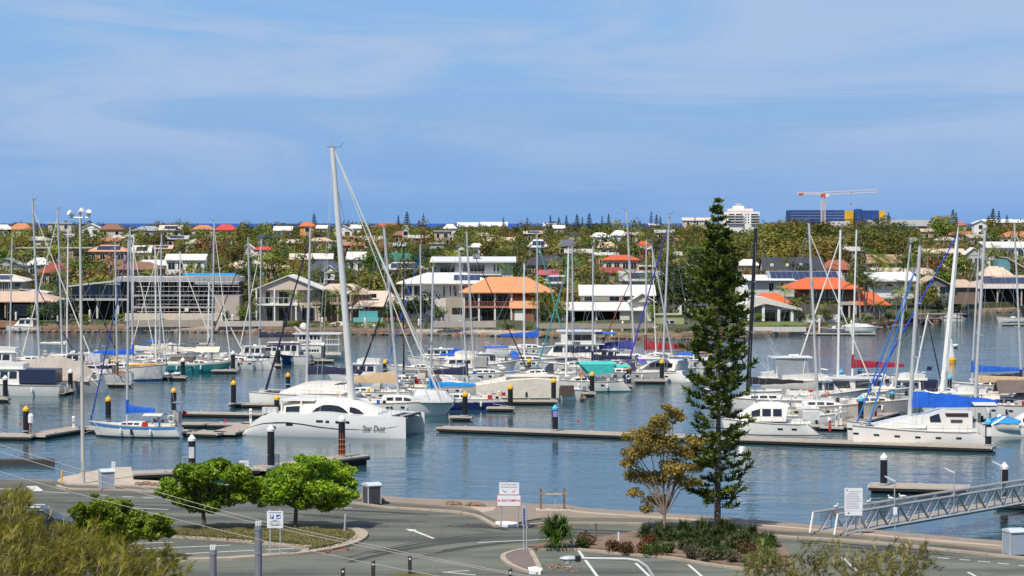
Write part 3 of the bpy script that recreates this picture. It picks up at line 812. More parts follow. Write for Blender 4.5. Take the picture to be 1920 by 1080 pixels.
WW = mat((.66, .61, .51), .8, var=.05, wave=('Z', 3.0, .4))
h.wall(1092, 1220, 553, 600, WW, 8, 4); h.roof('gx', 1086, 1232, 553, 534, roofm((0.713, 0.696, 0.652), False), 10, 3.0, .2, WW)
for a, b in ((1097, 1115), (1144, 1163), (1170, 1188)): h.win(a, b, 556, 564, 4, 1)
h.roof('skf', 1046, 1206, 581, 566, roofm((0.696, 0.679, 0.644), False), 5.5, -1.6, .22)
h.wall(1050, 1060, 582, 605, WW, 4, -1.0); h.wall(1162, 1180, 582, 605, WW, 5, -1.0); h.wall(1180, 1222, 566, 603, WW, 5, -.2); h.wall(1061, 1161, 583, 605, M_SHADEIN, .4, 3)
for px in (1076, 1118): h.col(px, 582, 605, M_FRAME, -.8, 2)
h.win(1064, 1070, 586, 592, 2.9); h.roof('gy', 1178, 1230, 566, 549, roofm((0.696, 0.679, 0.644), False), 6, -1.2, .2, WW); h.done()
h = HS('small olive green flat roofed shed at the edge of the water', 466, 1257, 'shed', 'shed', group=None)
h.wall(1231, 1283, 591, 618, wallm((.33, .34, .17)), 4, 0); h.box('roof', 1229, 1285, 589, 591, wallm((.4, .41, .24)), -.3, 4.6); h.win(1247, 1254, 601, 606, 0); h.win(1256, 1264, 601, 606, 0); h.done()
h = HS('white villa with sharply sloping white roof and white pillars on a lawn', 478, 1460, short='white villa on the lawn')
WV = wallm(WH)
MB().slab([(h.x(1388), h.z(580)), (h.x(1414), h.z(556)), (h.x(1436), h.z(558)), (h.x(1503), h.z(578)), (h.x(1503), h.z(583)), (h.x(1434), h.z(569)), (h.x(1388), h.z(584))], 'y', -.8, 8).build('roof', roofm(RW, False), h.t)
h.wall(1400, 1496, 583, 606, wallm((.5, .48, .43)), 7, 2); h.wall(1408, 1434, 566, 603, wallm((.60, .57, .51)), 7, 2.2); h.seen(1388, 1503, 555, 600)
for px in (1404, 1431, 1460, 1485): h.col(px, 568 if px < 1440 else 580, 604, WV, -.4, 5)
h.wall(1384, 1402, 535, 604, WV, 6, .3, 'fin_wall'); h.win(1436, 1456, 585, 602, 1.9, 1); h.win(1463, 1482, 585, 602, 1.9, 1); h.win(1415, 1420, 578, 598, 2.1); h.done()
h = HS('grey walled house with white roof edge and a wide blue solar roof', 535, 1490, short='grey house with the wide solar roof')
h.wall(1402, 1500, 525, 556, wallm((.55, .55, .55)), 8, .6); h.roof('skf', 1398, 1490, 525, 515, roofm((0.713, 0.705, 0.687), False), 9, -.6)
h.wall(1490, 1570, 528, 552, wallm((.5, .5, .5)), 7, 1.5); r = h.roof('gx', 1442, 1585, 526, 508, mat((.30, .32, .36), .5), 12, .9); h.solar(1448, 1575, .08, .92, 12, 3, r)
for a, b in ((1442, 1451), (1465, 1471)): h.win(a, b, 531, 545, .6)
h.done()
h = HS('dark two storey house with a vivid red orange hip roof behind palms', 492, 1545, short='red orange hip roofed house')
RO = roofm((.66, .13, .035))
h.wall(1500, 1605, 542, 594, wallm((.10, .09, .085)), 9, 1); h.roof('hip', 1476, 1618, 541, 520, RO, 14, -.8)
h.wall(1412, 1480, 570, 596, wallm(GREYW), 7, .2); h.roof('hip', 1408, 1486, 569, 549, RO, 9, -.6); h.wall(1592, 1662, 571, 595, wallm((.22, .2, .18)), 7, .4); h.roof('hip', 1586, 1669, 571, 547, RO, 9, -.5)
for a, b in ((1522, 1532), (1538, 1548), (1556, 1568)): h.win(a, b, 546, 558, 1, 1)
h.box('balcony', 1574, 1606, 566, 572, wallm((.45, .42, .38)), -.6, 2)
for px in (1578, 1592, 1604): h.col(px, 572, 598, wallm((.5, .46, .42)), -.5, 3)
h.done()
h = HS('white rendered house with plain white roof between palms', 525, 1680, short='white rendered house')
h.wall(1640, 1716, 525, 560, wallm((.66, .64, .6)), 8, .8); h.roof('skf', 1632, 1722, 525, 510, roofm((0.731, 0.722, 0.696), False), 11, -.8, .3); h.box('garage_doorway', 1644, 1672, 545, 558, M_WHITE, .72, .2); h.win(1652, 1676, 533, 536, .8); h.done()
h = HS('timber gabled house with pale barge boards near the jetty', 520, 1752, short='timber gabled house')
h.wall(1724, 1782, 535, 570, wallm((.15, .145, .14)), 9, .6); h.roof('gy', 1716, 1790, 537, 518, roofm((.5, .36, .26)), 11, -.7, .2, wallm((.16, .155, .15)))
h.win(1760, 1774, 540, 552, .6, 1); h.box('barge_board', 1758, 1762, 536, 556, M_WHITE, -.2, .2); h.roof('hip', 1784, 1832, 538, 524, roofm((.52, .38, .29)), 8, -.2); h.wall(1788, 1830, 539, 570, wallm((.2, .13, .10)), 7, .4); h.done()
h = HS('low tan roofed boathouse with a white fascia and solar panels at the right edge', 552, 1905, short='low tan boathouse with solar panels')
h.wall(1836, 2040, 541, 575, M_SHADEIN, 5, 3.5); r = h.roof('hip', 1826, 2060, 535, 516, roofm((.56, .42, .31)), 15, -.7); h.solar(1846, 1930, .15, .75, 12, 3, r)
h.box('fascia', 1826, 2060, 535, 541, M_WHITE, -.75, .2)
for px in (1834, 1870, 1915): h.col(px, 541, 574, wallm((.5, .4, .33)), -.3)
h.done()
h = HS('tan pyramid roofed house with a teal side wall near the right edge', 610, 1878, short='tan pyramid roofed house')
h.wall(1848, 1930, 517, 535, wallm((.62, .55, .45)), 8, .5); h.roof('hip', 1842, 1902, 517, 499, roofm((.66, .5, .38)), 10, -.5); h.wall(1878, 1900, 487, 515, mat((.10, .26, .30), .6), 7, 4); h.roof('skr', 1893, 1935, 482, 505, roofm((.68, .58, .48)), 9, 3.4); h.done()

# --- rows behind: (label words, x0, x1, eave row, ridge row, roof kind, roof colour, wall colour, storeys, windows)
BACK = [
 ('white hip roof at the far left edge of the skyline', -15, 23, 430, 421, 'hip', RW, CREAMW, 1),
 ('orange hip roof beside a small pine on the left skyline', 14, 61, 430, 419, 'hip', RTER, CREAMW, 1),
 ('white flat roofed two storey house left of the floodlight pole', 88, 136, 419, 416, 'flat', RW, CREAMW, 2),
 ('white multi gabled house right of the floodlight pole', 150, 190, 428, 419, 'gy', RW, WH, 2),
 ('maroon brown roofed house on the left skyline', 184, 232, 430, 420, 'hip', RBRN, PINKW, 2),
 ('blue grey hip roof against the sea', 246, 306, 432, 424, 'hip', RGRY, GREYW, 1),
 ('cream gabled house with solar panels against the sea', 297, 342, 431, 422, 'gx', (.64, .54, .42), CREAMW, 2),
 ('orange tiled house left of the tall grey mast', 358, 402, 430, 422, 'hip', RTER, CREAMW, 1),
 ('bright red roof right of the tall grey mast', 400, 445, 431, 421, 'hip', (.60, .05, .04), PINKW, 1),
 ('brick long low building with a pale gutter', 28, 172, 466, 462, 'flat', (.45, .40, .36), (.40, .21, .12), 2),
 ('salmon hip roof with blue solar panels', 162, 240, 471, 459, 'hip', (.64, .33, .19), (.42, .2, .12), 2),
 ('cream gabled roof behind the solar house', 245, 284, 473, 460, 'gx', (.74, .68, .56), CREAMW, 1),
 ('white gabled house behind the scaffolding', 308, 386, 487, 476, 'gx', RW, WH, 2),
 ('long white roof behind the scaffolding', 256, 336, 497, 487, 'skf', RW, WH, 1),
 ('long brown tiled roof behind the scaffolding', 208, 304, 505, 491, 'hip', RBRN, BRICK, 1),
 ('dark red roofed house among the left trees', 70, 138, 511, 493, 'hip', RDRED, (.35, .2, .14), 1),
 ('white hip roof among the left trees', 48, 92, 496, 483, 'hip', (.7, .71, .72), GREYW, 1),
 ('grey gabled house at the left edge', -25, 46, 499, 484, 'gy', (.36, .36, .36), GREYW, 1),
 ('small white gabled roof with a red neighbour', 452, 478, 467, 457, 'gy', RW, WH, 1),
 ('small red roof behind a pair of masts', 474, 512, 468, 462, 'hip', (.55, .06, .05), PINKW, 1),
 ('wide cream tile roof with two gables', 400, 546, 503, 489, 'hip', (.70, .55, .40), (.5, .33, .22), 1),
 ('beige gabled roof left of the navy roof', 541, 584, 486, 475, 'gx', (.66, .54, .43), PINKW, 1),
 ('white long roof behind palms', 582, 625, 485, 475, 'gx', RW, PINKW, 1),
 ('navy blue roofed house with a white pointed dormer', 570, 645, 511, 489, 'hip', (.05, .065, .12), (.6, .6, .62), 1),
 ('white roof behind the tallest mast', 648, 686, 486, 472, 'skf', RW, WH, 1),
 ('dark green metal roof', 694, 794, 488, 474, 'hip', RGRN, (.4, .38, .3), 1),
 ('pale grey hip roof with two solar panels', 710, 802, 505, 491, 'hip', (.58, .53, .47), GREYW, 1),
 ('orange two storey tower house beside a dark pine', 560, 592, 424, 416, 'hip', (.58, .15, .05), (.66, .3, .1), 2),
 ('white roof beside the orange tower house', 512, 549, 432, 424, 'gx', RW, GREYW, 1),
 ('pale skillion roof right of the dark pine', 590, 614, 428, 422, 'skf', (.7, .72, .75), (.5, .4, .2), 1),
 ('white gabled houses left of the tallest mast', 624, 662, 431, 422, 'gy', RW, WH, 2),
 ('white roof right of the tallest mast', 655, 678, 428, 421, 'skf', RW, WH, 1),
 ('wide red brown hip roof below the twin pines', 694, 758, 426, 418, 'hip', (.42, .13, .07), (.5, .22, .12), 1),
 ('pale house right of the twin pines', 752, 767, 430, 422, 'gy', RW, PINKW, 2),
 ('brown roof under the twin pines', 734, 771, 441, 433, 'hip', RBRN, BRICK, 1),
 ('pink roof lower under the twin pines', 626, 668, 444, 438, 'hip', (.5, .12, .08), PINKW, 1),
 ('white arched roof on the middle skyline', 830, 857, 428, 420, 'hip', RW, WH, 2),
 ('pale two storey terrace with many windows', 812, 846, 434, 428, 'flat', (.6, .5, .45), PINKW, 2),
 ('row of white skillion roofs on the middle skyline', 856, 898, 425, 417, 'skf', (.74, .74, .76), GREYW, 1),
 ('white and grey stepped roofs on the middle skyline', 900, 952, 424, 416, 'skf', (.70, .71, .74), GREYW, 1),
 ('white hip roof in the middle trees', 878, 908, 463, 456, 'hip', RW, WH, 1),
 ('grey gabled roofs in the middle trees', 852, 878, 463, 456, 'gy', (.4, .4, .43), WH, 1),
 ('flat white carport roof in the middle trees', 804, 836, 457, 454, 'flat', RW, GREYW, 1),
 ('white roof with dark panels left of centre palms', 988, 1030, 463, 449, 'hip', (.74, .70, .66), GREYW, 1),
 ('wide slate blue roof with a brick front', 978, 1074, 497, 479, 'hip', RCHAR, BRICK, 1),
 ('magenta pink roof', 1008, 1048, 515, 506, 'skf', (.45, .09, .12), BRICK, 1),
 ('pale roof covered with blue solar panels', 1010, 1082, 531, 516, 'hip', (.5, .47, .43), GREYW, 1),
 ('dark roof in the centre trees', 1042, 1086, 461, 449, 'hip', (.10, .11, .15), BRICK, 1),
 ('white hip roof high in the centre trees', 1105, 1146, 444, 436, 'hip', RW, WH, 1),
 ('white stepped roof high in the centre trees', 1144, 1178, 441, 432, 'hip', (.80, .80, .80), WH, 1),
 ('cream yellow tiled roof', 1119, 1159, 464, 453, 'hip', (.68, .53, .31), CREAMW, 1),
 ('long thin white verandah roof', 1114, 1162, 478, 473, 'skf', (.6, .6, .58), BRICK, 1),
 ('cream two storey house with bright orange roof', 1128, 1202, 487, 478, 'hip', RRED, (.62, .52, .36), 2),
 ('dark red garage roof below the orange roofed house', 1124, 1168, 511, 501, 'gx', RDRED, (.4, .28, .14), 1),
 ('grey roof with a full bank of dark solar panels', 1160, 1248, 526, 508, 'gx', (.42, .42, .43), GREYW, 1),
 ('small orange roof behind the twin masts', 1194, 1222, 460, 452, 'hip', RRED, (.3, .5, .6), 1),
 ('small white roof with red wall behind the twin masts', 1198, 1222, 467, 461, 'skf', RW, RRED, 1),
 ('flat white line of roof with red fence', 1188, 1246, 500, 497, 'flat', RW, (.5, .1, .08), 1),
 ('long charcoal roof with white skylights', 1430, 1548, 508, 482, 'gx', RCHAR, GREYW, 1),
 ('brick red hip roof beside the charcoal roof', 1538, 1604, 505, 487, 'hip', (.32, .10, .06), BRICK, 1),
 ('white roofed house behind the pine', 1382, 1426, 497, 486, 'hip', (.80, .76, .68), CREAMW, 1),
 ('white hall with curved roof behind the pine', 1270, 1330, 562, 548, 'hip', (.78, .77, .74), WH, 1),
 ('brown timber house with twin white edged gables', 1627, 1706, 493, 477, 'gx', (.42, .25, .16), (.4, .3, .22), 1),
 ('long beige roof with a strip of solar panels', 1644, 1758, 514, 502, 'skf', (.58, .46, .37), (.3, .22, .18), 1),
 ('cream yellow hip roof right of the white wing mast', 1759, 1824, 503, 492, 'hip', (.68, .47, .28), (.3, .2, .13), 1),
 ('long pinkish roof behind the right trees', 1718, 1812, 474, 466, 'gx', (.66, .52, .43), PINKW, 1),
 ('white gabled roofs behind the right trees', 1808, 1844, 478, 464, 'gy', RW, GREYW, 1),
 ('white modern house with blue solar roof at the right edge', 1850, 1960, 464, 453, 'skf', RW, WH, 2),
 ('terracotta roof and white wall at the right edge', 1874, 1950, 444, 434, 'hip', RTER, WH, 1),
 ('white commercial building on the right skyline', 1848, 1960, 417, 411, 'skf', (.76, .76, .76), GREYW, 2),
 ('white house left of the commercial building', 1824, 1852, 419, 413, 'gy', RW, WH, 2),
 ('small white cottages below the right skyline', 1720, 1746, 421, 415, 'hip', RW, WH, 1),
 ('pale cottage with red roof below the right skyline', 1790, 1814, 422, 416, 'hip', (.5, .14, .09), WH, 1),
 ('white roof left of the twin mast tops', 1018, 1050, 424, 418, 'skf', RW, GREYW, 1),
 ('white building under the dark pines', 1036, 1060, 428, 422, 'gx', RW, GREYW, 1),
 ('white roof right of the left skyline pine row', 1216, 1238, 423, 419, 'skf', RW, WH, 1),
 ('pale flats on the skyline left of the big pine', 1280, 1334, 413, 408, 'skf', (.66, .55, .45), CREAMW, 2),
]
for i_, (x_, y_, w_, c_) in enumerate(((70, 450, 30, 0), (118, 444, 26, 3), (205, 452, 28, 1), (330, 448, 30, 3), (372, 456, 34, 0), (430, 447, 26, 1), (505, 446, 30, 2), (545, 455, 28, 0), (600, 452, 30, 4), (690, 450, 34, 0), (735, 462, 32, 3), (785, 446, 26, 0), (905, 442, 26, 0), (940, 452, 34, 4), (955, 470, 36, 1), (1000, 438, 24, 0),
 (1072, 440, 26, 2), (1085, 474, 34, 0), (1190, 440, 22, 0), (1260, 452, 28, 1), (1268, 478, 30, 0), (1246, 436, 24, 3), (1610, 470, 34, 0), (1700, 452, 28, 3), (1775, 450, 26, 0), (1800, 440, 28, 1), (1840, 446, 30, 0), (660, 460, 30, 1), (470, 480, 34, 3), (135, 480, 34, 0), (230, 446, 26, 0), (300, 466, 30, 4), (1580, 452, 30, 0), (1745, 434, 24, 4))):
 nb_ = min(BACK[:75], key=lambda q: abs((q[1] + q[2]) / 2 - x_) + 2 * abs(q[3] - y_))
 BACK.append(('half buried %s roof %s the %s' % (('white', 'terracotta', 'slate', 'pale grey', 'tan')[c_], 'left of' if x_ < (nb_[1] + nb_[2]) / 2 else 'right of', ' '.join(nb_[0].split()[:6])), x_ - w_ * .8, x_ + w_ * .8, y_, y_ - w_ * .22, ('hip', 'gx', 'skf', 'gx')[i_ % 4], ((.52, .48, .42), (.42, .18, .09), RCHAR, (.42, .42, .42), RTAN)[c_], (CREAMW, PINKW, GREYW, BRICK)[i_ % 4], 1))
def solve_d(ye, hw):
 lo, hi = 490.0, 1290.0
 f = lambda d: PJ((0, d, T(d) + hw))[1] - ye
 if f(hi) > 0: return hi
 for _ in range(40):
  mid = (lo + hi) / 2
  if f(mid) > 0: lo = mid
  else: hi = mid
 return (lo + hi) / 2
rh = random.Random(3)
for lab, x0, x1, ye, yr, kind, rc, wc, st in BACK:
 d = solve_d(ye, 2.9 * st + 0.3)
 cx = (x0 + x1) / 2
 words_ = lab if 'buried' not in lab and any(w in lab for w in ('house', 'building', 'flats', 'hall', 'cottage', 'terrace')) else 'house with ' + lab
 h = HS(words_, d, cx, rz=0.0, short=lab)
 Wm = (x1 - x0) * d / FPX
 dep = min(14, max(7, Wm * 0.75))
 s = h.s
 yb = PJ((0, d, T(d) - 0.6))[1]
 h.wall(x0 + .55 * s, x1 - .55 * s, ye + .1, yb, wallm(wc), dep - 1.2, .6)
 r = h.roof(kind, x0, x1, ye, yr, roofm(rc, kind in ('hip', 'gx') and rc not in (RW,)), dep, 0, .2, wallm(wc))
 if 'solar' in lab or 'panels' in lab:
  if kind in ('hip', 'gx'): h.solar(lerp(x0, x1, .24), lerp(x0, x1, .8), .18, .78, max(3, int(Wm * .45)), 2, r)
 if 'skylights' in lab:
  for q in (.16, .40, .62):
   o = h.box('skylight', lerp(x0, x1, q) - 3, lerp(x0, x1, q) + 3, 494, 499, M_WHITE, 2.2, .5)
 if 'dormer' in lab: h.wall(608, 628, 508, 525, wallm(WH), 4, -.6, 'dormer'); h.roof('gy', 604, 632, 509, 497, roofm(RW, False), 5, -1.0, .15, wallm(WH)); h.win(614, 620, 512, 522, -.6)
 n = max(1, int((x1 - x0) / 17))
 fl = [(0.30, 0.72)] if st == 1 else [(0.12, 0.38), (0.60, 0.88)]
 ywall = yb - ye
 for (a, b) in fl:
  for i in range(n):
   c = lerp(x0 + .7 * s, x1 - .7 * s, (i + .5) / n) + rh.uniform(-1, 1)
   w = rh.uniform(.5, 1.1) * s
   h.win(c - w, c + w, lerp(ye, yb, a) , lerp(ye, yb, b), .6, 1 if d < 800 else 0)
 h.done(0.36 if st == 2 else 0.32, .95 if 'buried' in lab else .55)

# --- white resort block with red roof, blue wrapped building site, tower crane
h = HS('white resort block with balconies and a small red roof on the right skyline', 1280, 1395, 'resort_block', 'building', group=None, short='white resort block')
WR = wallm((.78, .76, .74))
h.wall(1356, 1424, 397, 440, WR, 18, 0); h.wall(1368, 1412, 391, 397, WR, 12, 2, 'upper_storey'); h.roof('hip', 1366, 1414, 397, 390, roofm((.62, .18, .09)), 14, 1)
h.wall(1376, 1396, 386, 391.5, WR, 6, 4, 'lift_tower'); h.wall(1381, 1391, 381, 386, wallm(GREYW), 4, 5, 'plant_room')
for j, py in enumerate((401, 406, 411, 416)):
 for k, (a, b) in enumerate(((1366, 1377), (1379, 1392), (1408, 1422))):
  h.box('balcony_opening', a, b, py, py + 2.4, M_GLASS, -.06, .1)
 for a in (1397, 1402): h.box('window', a, a + 2, py, py + 2.4, M_GLASS, -.06, .1)
 h.box('balcony', 1364, 1394, py + 2.4, py + 3.3, WR, -1.2, 1.3); h.box('balcony', 1407, 1424, py + 2.4, py + 3.3, WR, -1.2, 1.3)
h.done(.8)
h = HS('building site wrapped in blue mesh with two yellow panels on the skyline', 1285, 1570, 'building_site', 'building', group=None, short='blue wrapped building site')
MBL = mat((.018, .065, .24), .8, var=.2, scale=.3, wave=('X', .6, .6)); MYE = mat((.62, .36, .02), .8, var=.12, scale=.4)
h.wall(1482, 1583, 394, 430, MBL, 22, 0, 'mesh_wall'); h.wall(1583, 1599.5, 395, 430, MYE, 20, -.5, 'yellow_panel'); h.wall(1600, 1648, 394.5, 430, MBL, 22, .6, 'mesh_wall'); h.wall(1648, 1659, 394.6, 420, MYE, 20, .2, 'yellow_panel'); h.wall(1606, 1618, 392, 395, MBL, 8, 3, 'mesh_wall')
for py in (399, 404, 409): h.box('floor_line', 1482.5, 1582.5, py, py + .5, wallm(GREYW), -.15, .1)
for px in (1500, 1520, 1540, 1560, 1615, 1632): h.box('joint', px - .2, px + .2, 394.5, 415, mat((.008, .03, .12), .8), -.12, .1)
h.wall(1548, 1590, 415, 426, wallm((.62, .6, .57)), 10, -6, 'podium'); h.wall(1624, 1740, 412.5, 424, wallm((.55, .54, .52)), 12, -8, 'podium'); h.done(.6)
d = 1275; s = FPX / d
t = thing('tower_crane', 'red and white tower crane standing over the blue building site', 'crane', (X(1543, d), d, 0))
MCR = mat((.72, .62, .56), .5, var=.1); MRD = mat((.55, .10, .05), .5, var=.1)
def cz(py): return Dp(1543, py, d).z
def lattice(p0, p1, w, n, name, mm, up=Vector((0, 0, 1)), r=.10):
 """four chords with zig-zag lacing"""
 p0, p1 = Vector(p0), Vector(p1); ax = (p1 - p0).normalized(); sd = ax.cross(Vector((0, 1, 0))).normalized() if abs(ax.y) < .9 else ax.cross(Vector((0, 0, 1))).normalized(); fd = ax.cross(sd)
 g = MB(); C = [sd * a * w / 2 + fd * b * w / 2 for a, b in ((-1, -1), (1, -1), (1, 1), (-1, 1))]
 for c in C: g.tube([p0 + c, p1 + c], r, 4)
 for i in range(n):
  a, b = p0.lerp(p1, i / n), p0.lerp(p1, (i + 1) / n)
  for k in range(4): g.tube([a + C[k], b + C[(k + 1) % 4]], r * .7, 3)
 return g.build(name, mm, t)
lattice((0, 0, cz(430)), (0, 0, cz(370)), 2.0, 16, 'mast', MCR, r=.16)
lattice((.2, 0, cz(363)), ((1644 - 1543) / s, 0, cz(358)), 1.5, 26, 'jib', MCR, r=.13)
lattice((-.2, 0, cz(363)), ((1494 - 1543) / s, 0, cz(362.5)), 1.0, 10, 'counter_jib', MCR, r=.14)
MB().box(-1.2, 1.2, -1.2, 1.2, cz(370), cz(363)).build('slewing_ring', MRD, t); MB().box(1.0, 3.0, -1.4, .2, cz(369), cz(363.5)).build('cab', M_WHITE, t)
MB().box((1497 - 1543) / s, (1505 - 1543) / s, -.8, .8, cz(367), cz(362)).build('counterweight', MRD, t)
MB().box((1593 - 1543) / s, (1598 - 1543) / s, -.6, .6, cz(363.5), cz(361.5)).build('trolley', MRD, t)
MB().tube([((1595 - 1543) / s, 0, cz(363)), ((1595 - 1543) / s, 0, cz(384))], .05, 4).build('hoist_rope', M_WIRE, t); MB().box((1594 - 1543) / s, (1596.5 - 1543) / s, -.3, .3, cz(384), cz(380)).build('hook_block', MRD, t)

# --- garden walls, lawns, fences on the shore
def shorewall(label, x0, x1, y0, y1, m, d=None, dep=.4, name='garden_wall', cat='wall'):
 d = shore_d((x0 + x1) / 2) - .55 if name == 'garden_wall' and d < 467 else d; h = HS(label, d, (x0 + x1) / 2, name, cat, group=None); HOUSES.pop()
 n = max(1, int((x1 - x0) / 22))
 for i in range(n):
  h.wall(lerp(x0, x1, i / n) + .15, lerp(x0, x1, (i + 1) / n) - .15, y0 + rh.uniform(-.15, .15), y1, m, dep, 0, 'wall_panel')
 h.done()
shorewall('pale terrace wall below the scaffolded house', 236, 400, 600, 613, wallm((.36, .30, .24)), 465)
shorewall('white garden wall below the cream house', 404, 530, 602, 612, wallm((.48, .43, .37)), 466)
shorewall('grey garden wall beside the orange roofed house', 790, 868, 590, 606, wallm((.45, .43, .4)), 472)
shorewall('pale retaining wall with boats drawn up below the white hip roofed house', 812, 930, 602, 614, wallm((.40, .36, .31)), 463)
shorewall('low wall along the lawn of the weatherboard house', 1010, 1225, 607, 616, wallm((.34, .28, .22)), 464)
shorewall('curving pale retaining wall under the villa lawn', 1392, 1512, 613, 622, wallm((.56, .53, .48)), 458)
shorewall('white panel fence between the villa and the palms', 1504, 1572, 590, 607, wallm((.72, .71, .7)), 470)
shorewall('brick retaining wall under the left shore garden', -30, 66, 602, 614, wallm((.30, .15, .08)), 463)
M_LAWN = mat((.11, .15, .03), .95, var=.3, scale=.5)
for pts in ([(1392, 611.5), (1400, 605), (1500, 602), (1520, 604), (1512, 610.5)], [(1010, 611), (1012, 605), (1100, 605), (1100, 611.5)], [(448, 609), (450, 603), (480, 603), (480, 609)], [(1840, 575), (1840, 571), (1960, 570), (1960, 574)]):
 flat('lawn', pts, 1.07, M_LAWN)
# rock revetment: individual boulders along the water line of the far shore
M_ROCK = mat((.17, .13, .095), .95, var=.35, scale=1.2, bump=.6, bscale=3); M_ROCKW = mat((.22, .12, .07), .95, var=.35, scale=1.2, bump=.6, bscale=3)
def rockmesh(seed, m):
 r = random.Random(seed); g = MB(); prof = []
 P = []
 for i, ph in enumerate((-1.2, -.5, .3, 1.1)):
  P.append([Vector((cos(a) * cos(ph), sin(a) * cos(ph), sin(ph) * .7)) * r.uniform(.75, 1.15) for a in [k * pi / 3 for k in range(6)]])
 g.loft(P, closed=True)
 return g.mesh('rock', m)
RK = [rockmesh(i, M_ROCK if i % 2 else M_ROCKW) for i in range(6)]
rv = bpy.data.objects.new('rock_revetment', None); COL.objects.link(rv); rv['kind'] = 'structure'
px = -40.0
while px < 1960:
 if not (1392 < px < 1510):
  for k in range(2):
   p = G(px + rh.uniform(-3, 3), shore_y(px) - 0.2 - k * 2.2, 0.1)
   sc_ = rh.uniform(.45, .85)
   o = link('rock', RK[rh.randrange(6)], rv, (p.x, p.y - .3 + k * .5, .15 + k * .7), rh.uniform(0, 6), (sc_ * 1.3, sc_, sc_ * .8))
 px += 13
# ------------------------------------------------------------------ vegetation
rt = random.Random(11)
def rvec(r):
 while True:
  v = Vector((r.uniform(-1, 1), r.uniform(-1, 1), r.uniform(-1, 1)))
  if 0.05 < v.length < 1: return v.normalized()
def leafquad(g, p, n, a, b, r):
 """leaf shaped (kite) face at p facing n"""
 t = n.cross(rvec(r))
 if t.length < .05: t = n.orthogonal()
 t.normalize(); u = n.cross(t)
 o = len(g.v)
 g.v += [tuple(p - t * a), tuple(p - u * b - t * a * .1), tuple(p + t * a), tuple(p + u * b - t * a * .1)]
 g.f.append((o, o + 1, o + 2, o + 3))
def crown(r, lobes, nleaf, leaf, up=.35, g=None, shell=.55, jit=1.3):
 """leaves over a set of lobes (centre, radii)"""
 g = g or MB()
 vol = [l[1][0] * l[1][1] + l[1][0] * l[1][2] for l in lobes]; tot = sum(vol)
 for (c, R), w in zip(lobes, vol):
  for _ in range(max(4, int(nleaf * w / tot))):
   d = rvec(r)
   k = r.uniform(shell, 1.0) ** .7
   p = Vector((c[0] + d.x * R[0] * k, c[1] + d.y * R[1] * k, c[2] + d.z * R[2] * k))
   n = (d + rvec(r) * jit + Vector((0, 0, up))).normalized()
   s = leaf * r.uniform(.6, 1.3)
   leafquad(g, p, n, s, s * .62, r)
 return g
def limbs(r, base, pts, r0, g=None, n=5):
 g = g or MB()
 for p in pts:
  p = Vector(p); b = Vector(base)
  m1 = b.lerp(p, .45) + Vector((r.uniform(-.1, .1), r.uniform(-.1, .1), .12)) * (p - b).length * .5
  g.tube([b, m1, p], r0, n, r0 * .25)
 return g

LM = {
 'olive': leafmat('leaf_olive', ['#404316', '#6c6a27', '#958a39']),
 'green': leafmat('leaf_green', ['#314610', '#56701f', '#889638']),
 'brown': leafmat('leaf_brown', ['#454019', '#6d602b', '#8c7c3c']),
 'dark': leafmat('leaf_dark', ['#18260f', '#2c4019', '#485a26']),
 'lime': leafmat('leaf_lime', ['#55641a', '#86902e', '#aaa444']),
 'rust': leafmat('leaf_rust', ['#553b1a', '#80602e', '#9b7b42']),
 'silver': leafmat('leaf_silver', ['#5e6f62', '#8fa08f', '#b3bfae']),
 'ridge': leafmat('leaf_ridge', ['#2f3322', '#4b4c33', '#655d3e']),
}
# broad crowned tree meshes, one unit tall
BT = {}
for kind, nvar in (('olive', 3), ('green', 3), ('brown', 2), ('dark', 2), ('lime', 2), ('rust', 2)):
 for k in range(nvar):
  r = random.Random(hash((len(kind), k, kind[0])) % 1000 + k)
  r = random.Random(ord(kind[0]) * 7 + ord(kind[1]) + k * 31)
  lobes = []
  for i in range(9):
   a = r.uniform(0, 2 * pi); q = r.uniform(.08, .30)
   z = r.uniform(.42, .86)
   s = r.uniform(.13, .22) * (1.15 - abs(z - .6))
   lobes.append(((q * cos(a), q * sin(a), z), (s * 1.25, s * 1.25, s)))
  cm_ = crown(r, lobes, 700, .040, jit=.65).mesh('crown', LM[kind])
  tm = limbs(r, (0, 0, .25), [l[0] for l in lobes[:5]], .016, MB().tube([(0, 0, -.08), (.01, 0, .15), (0, 0, .27)], .03, 6, .02), 4).mesh('trunk', M_BARK)
  BT.setdefault(kind, []).append((cm_, tm))
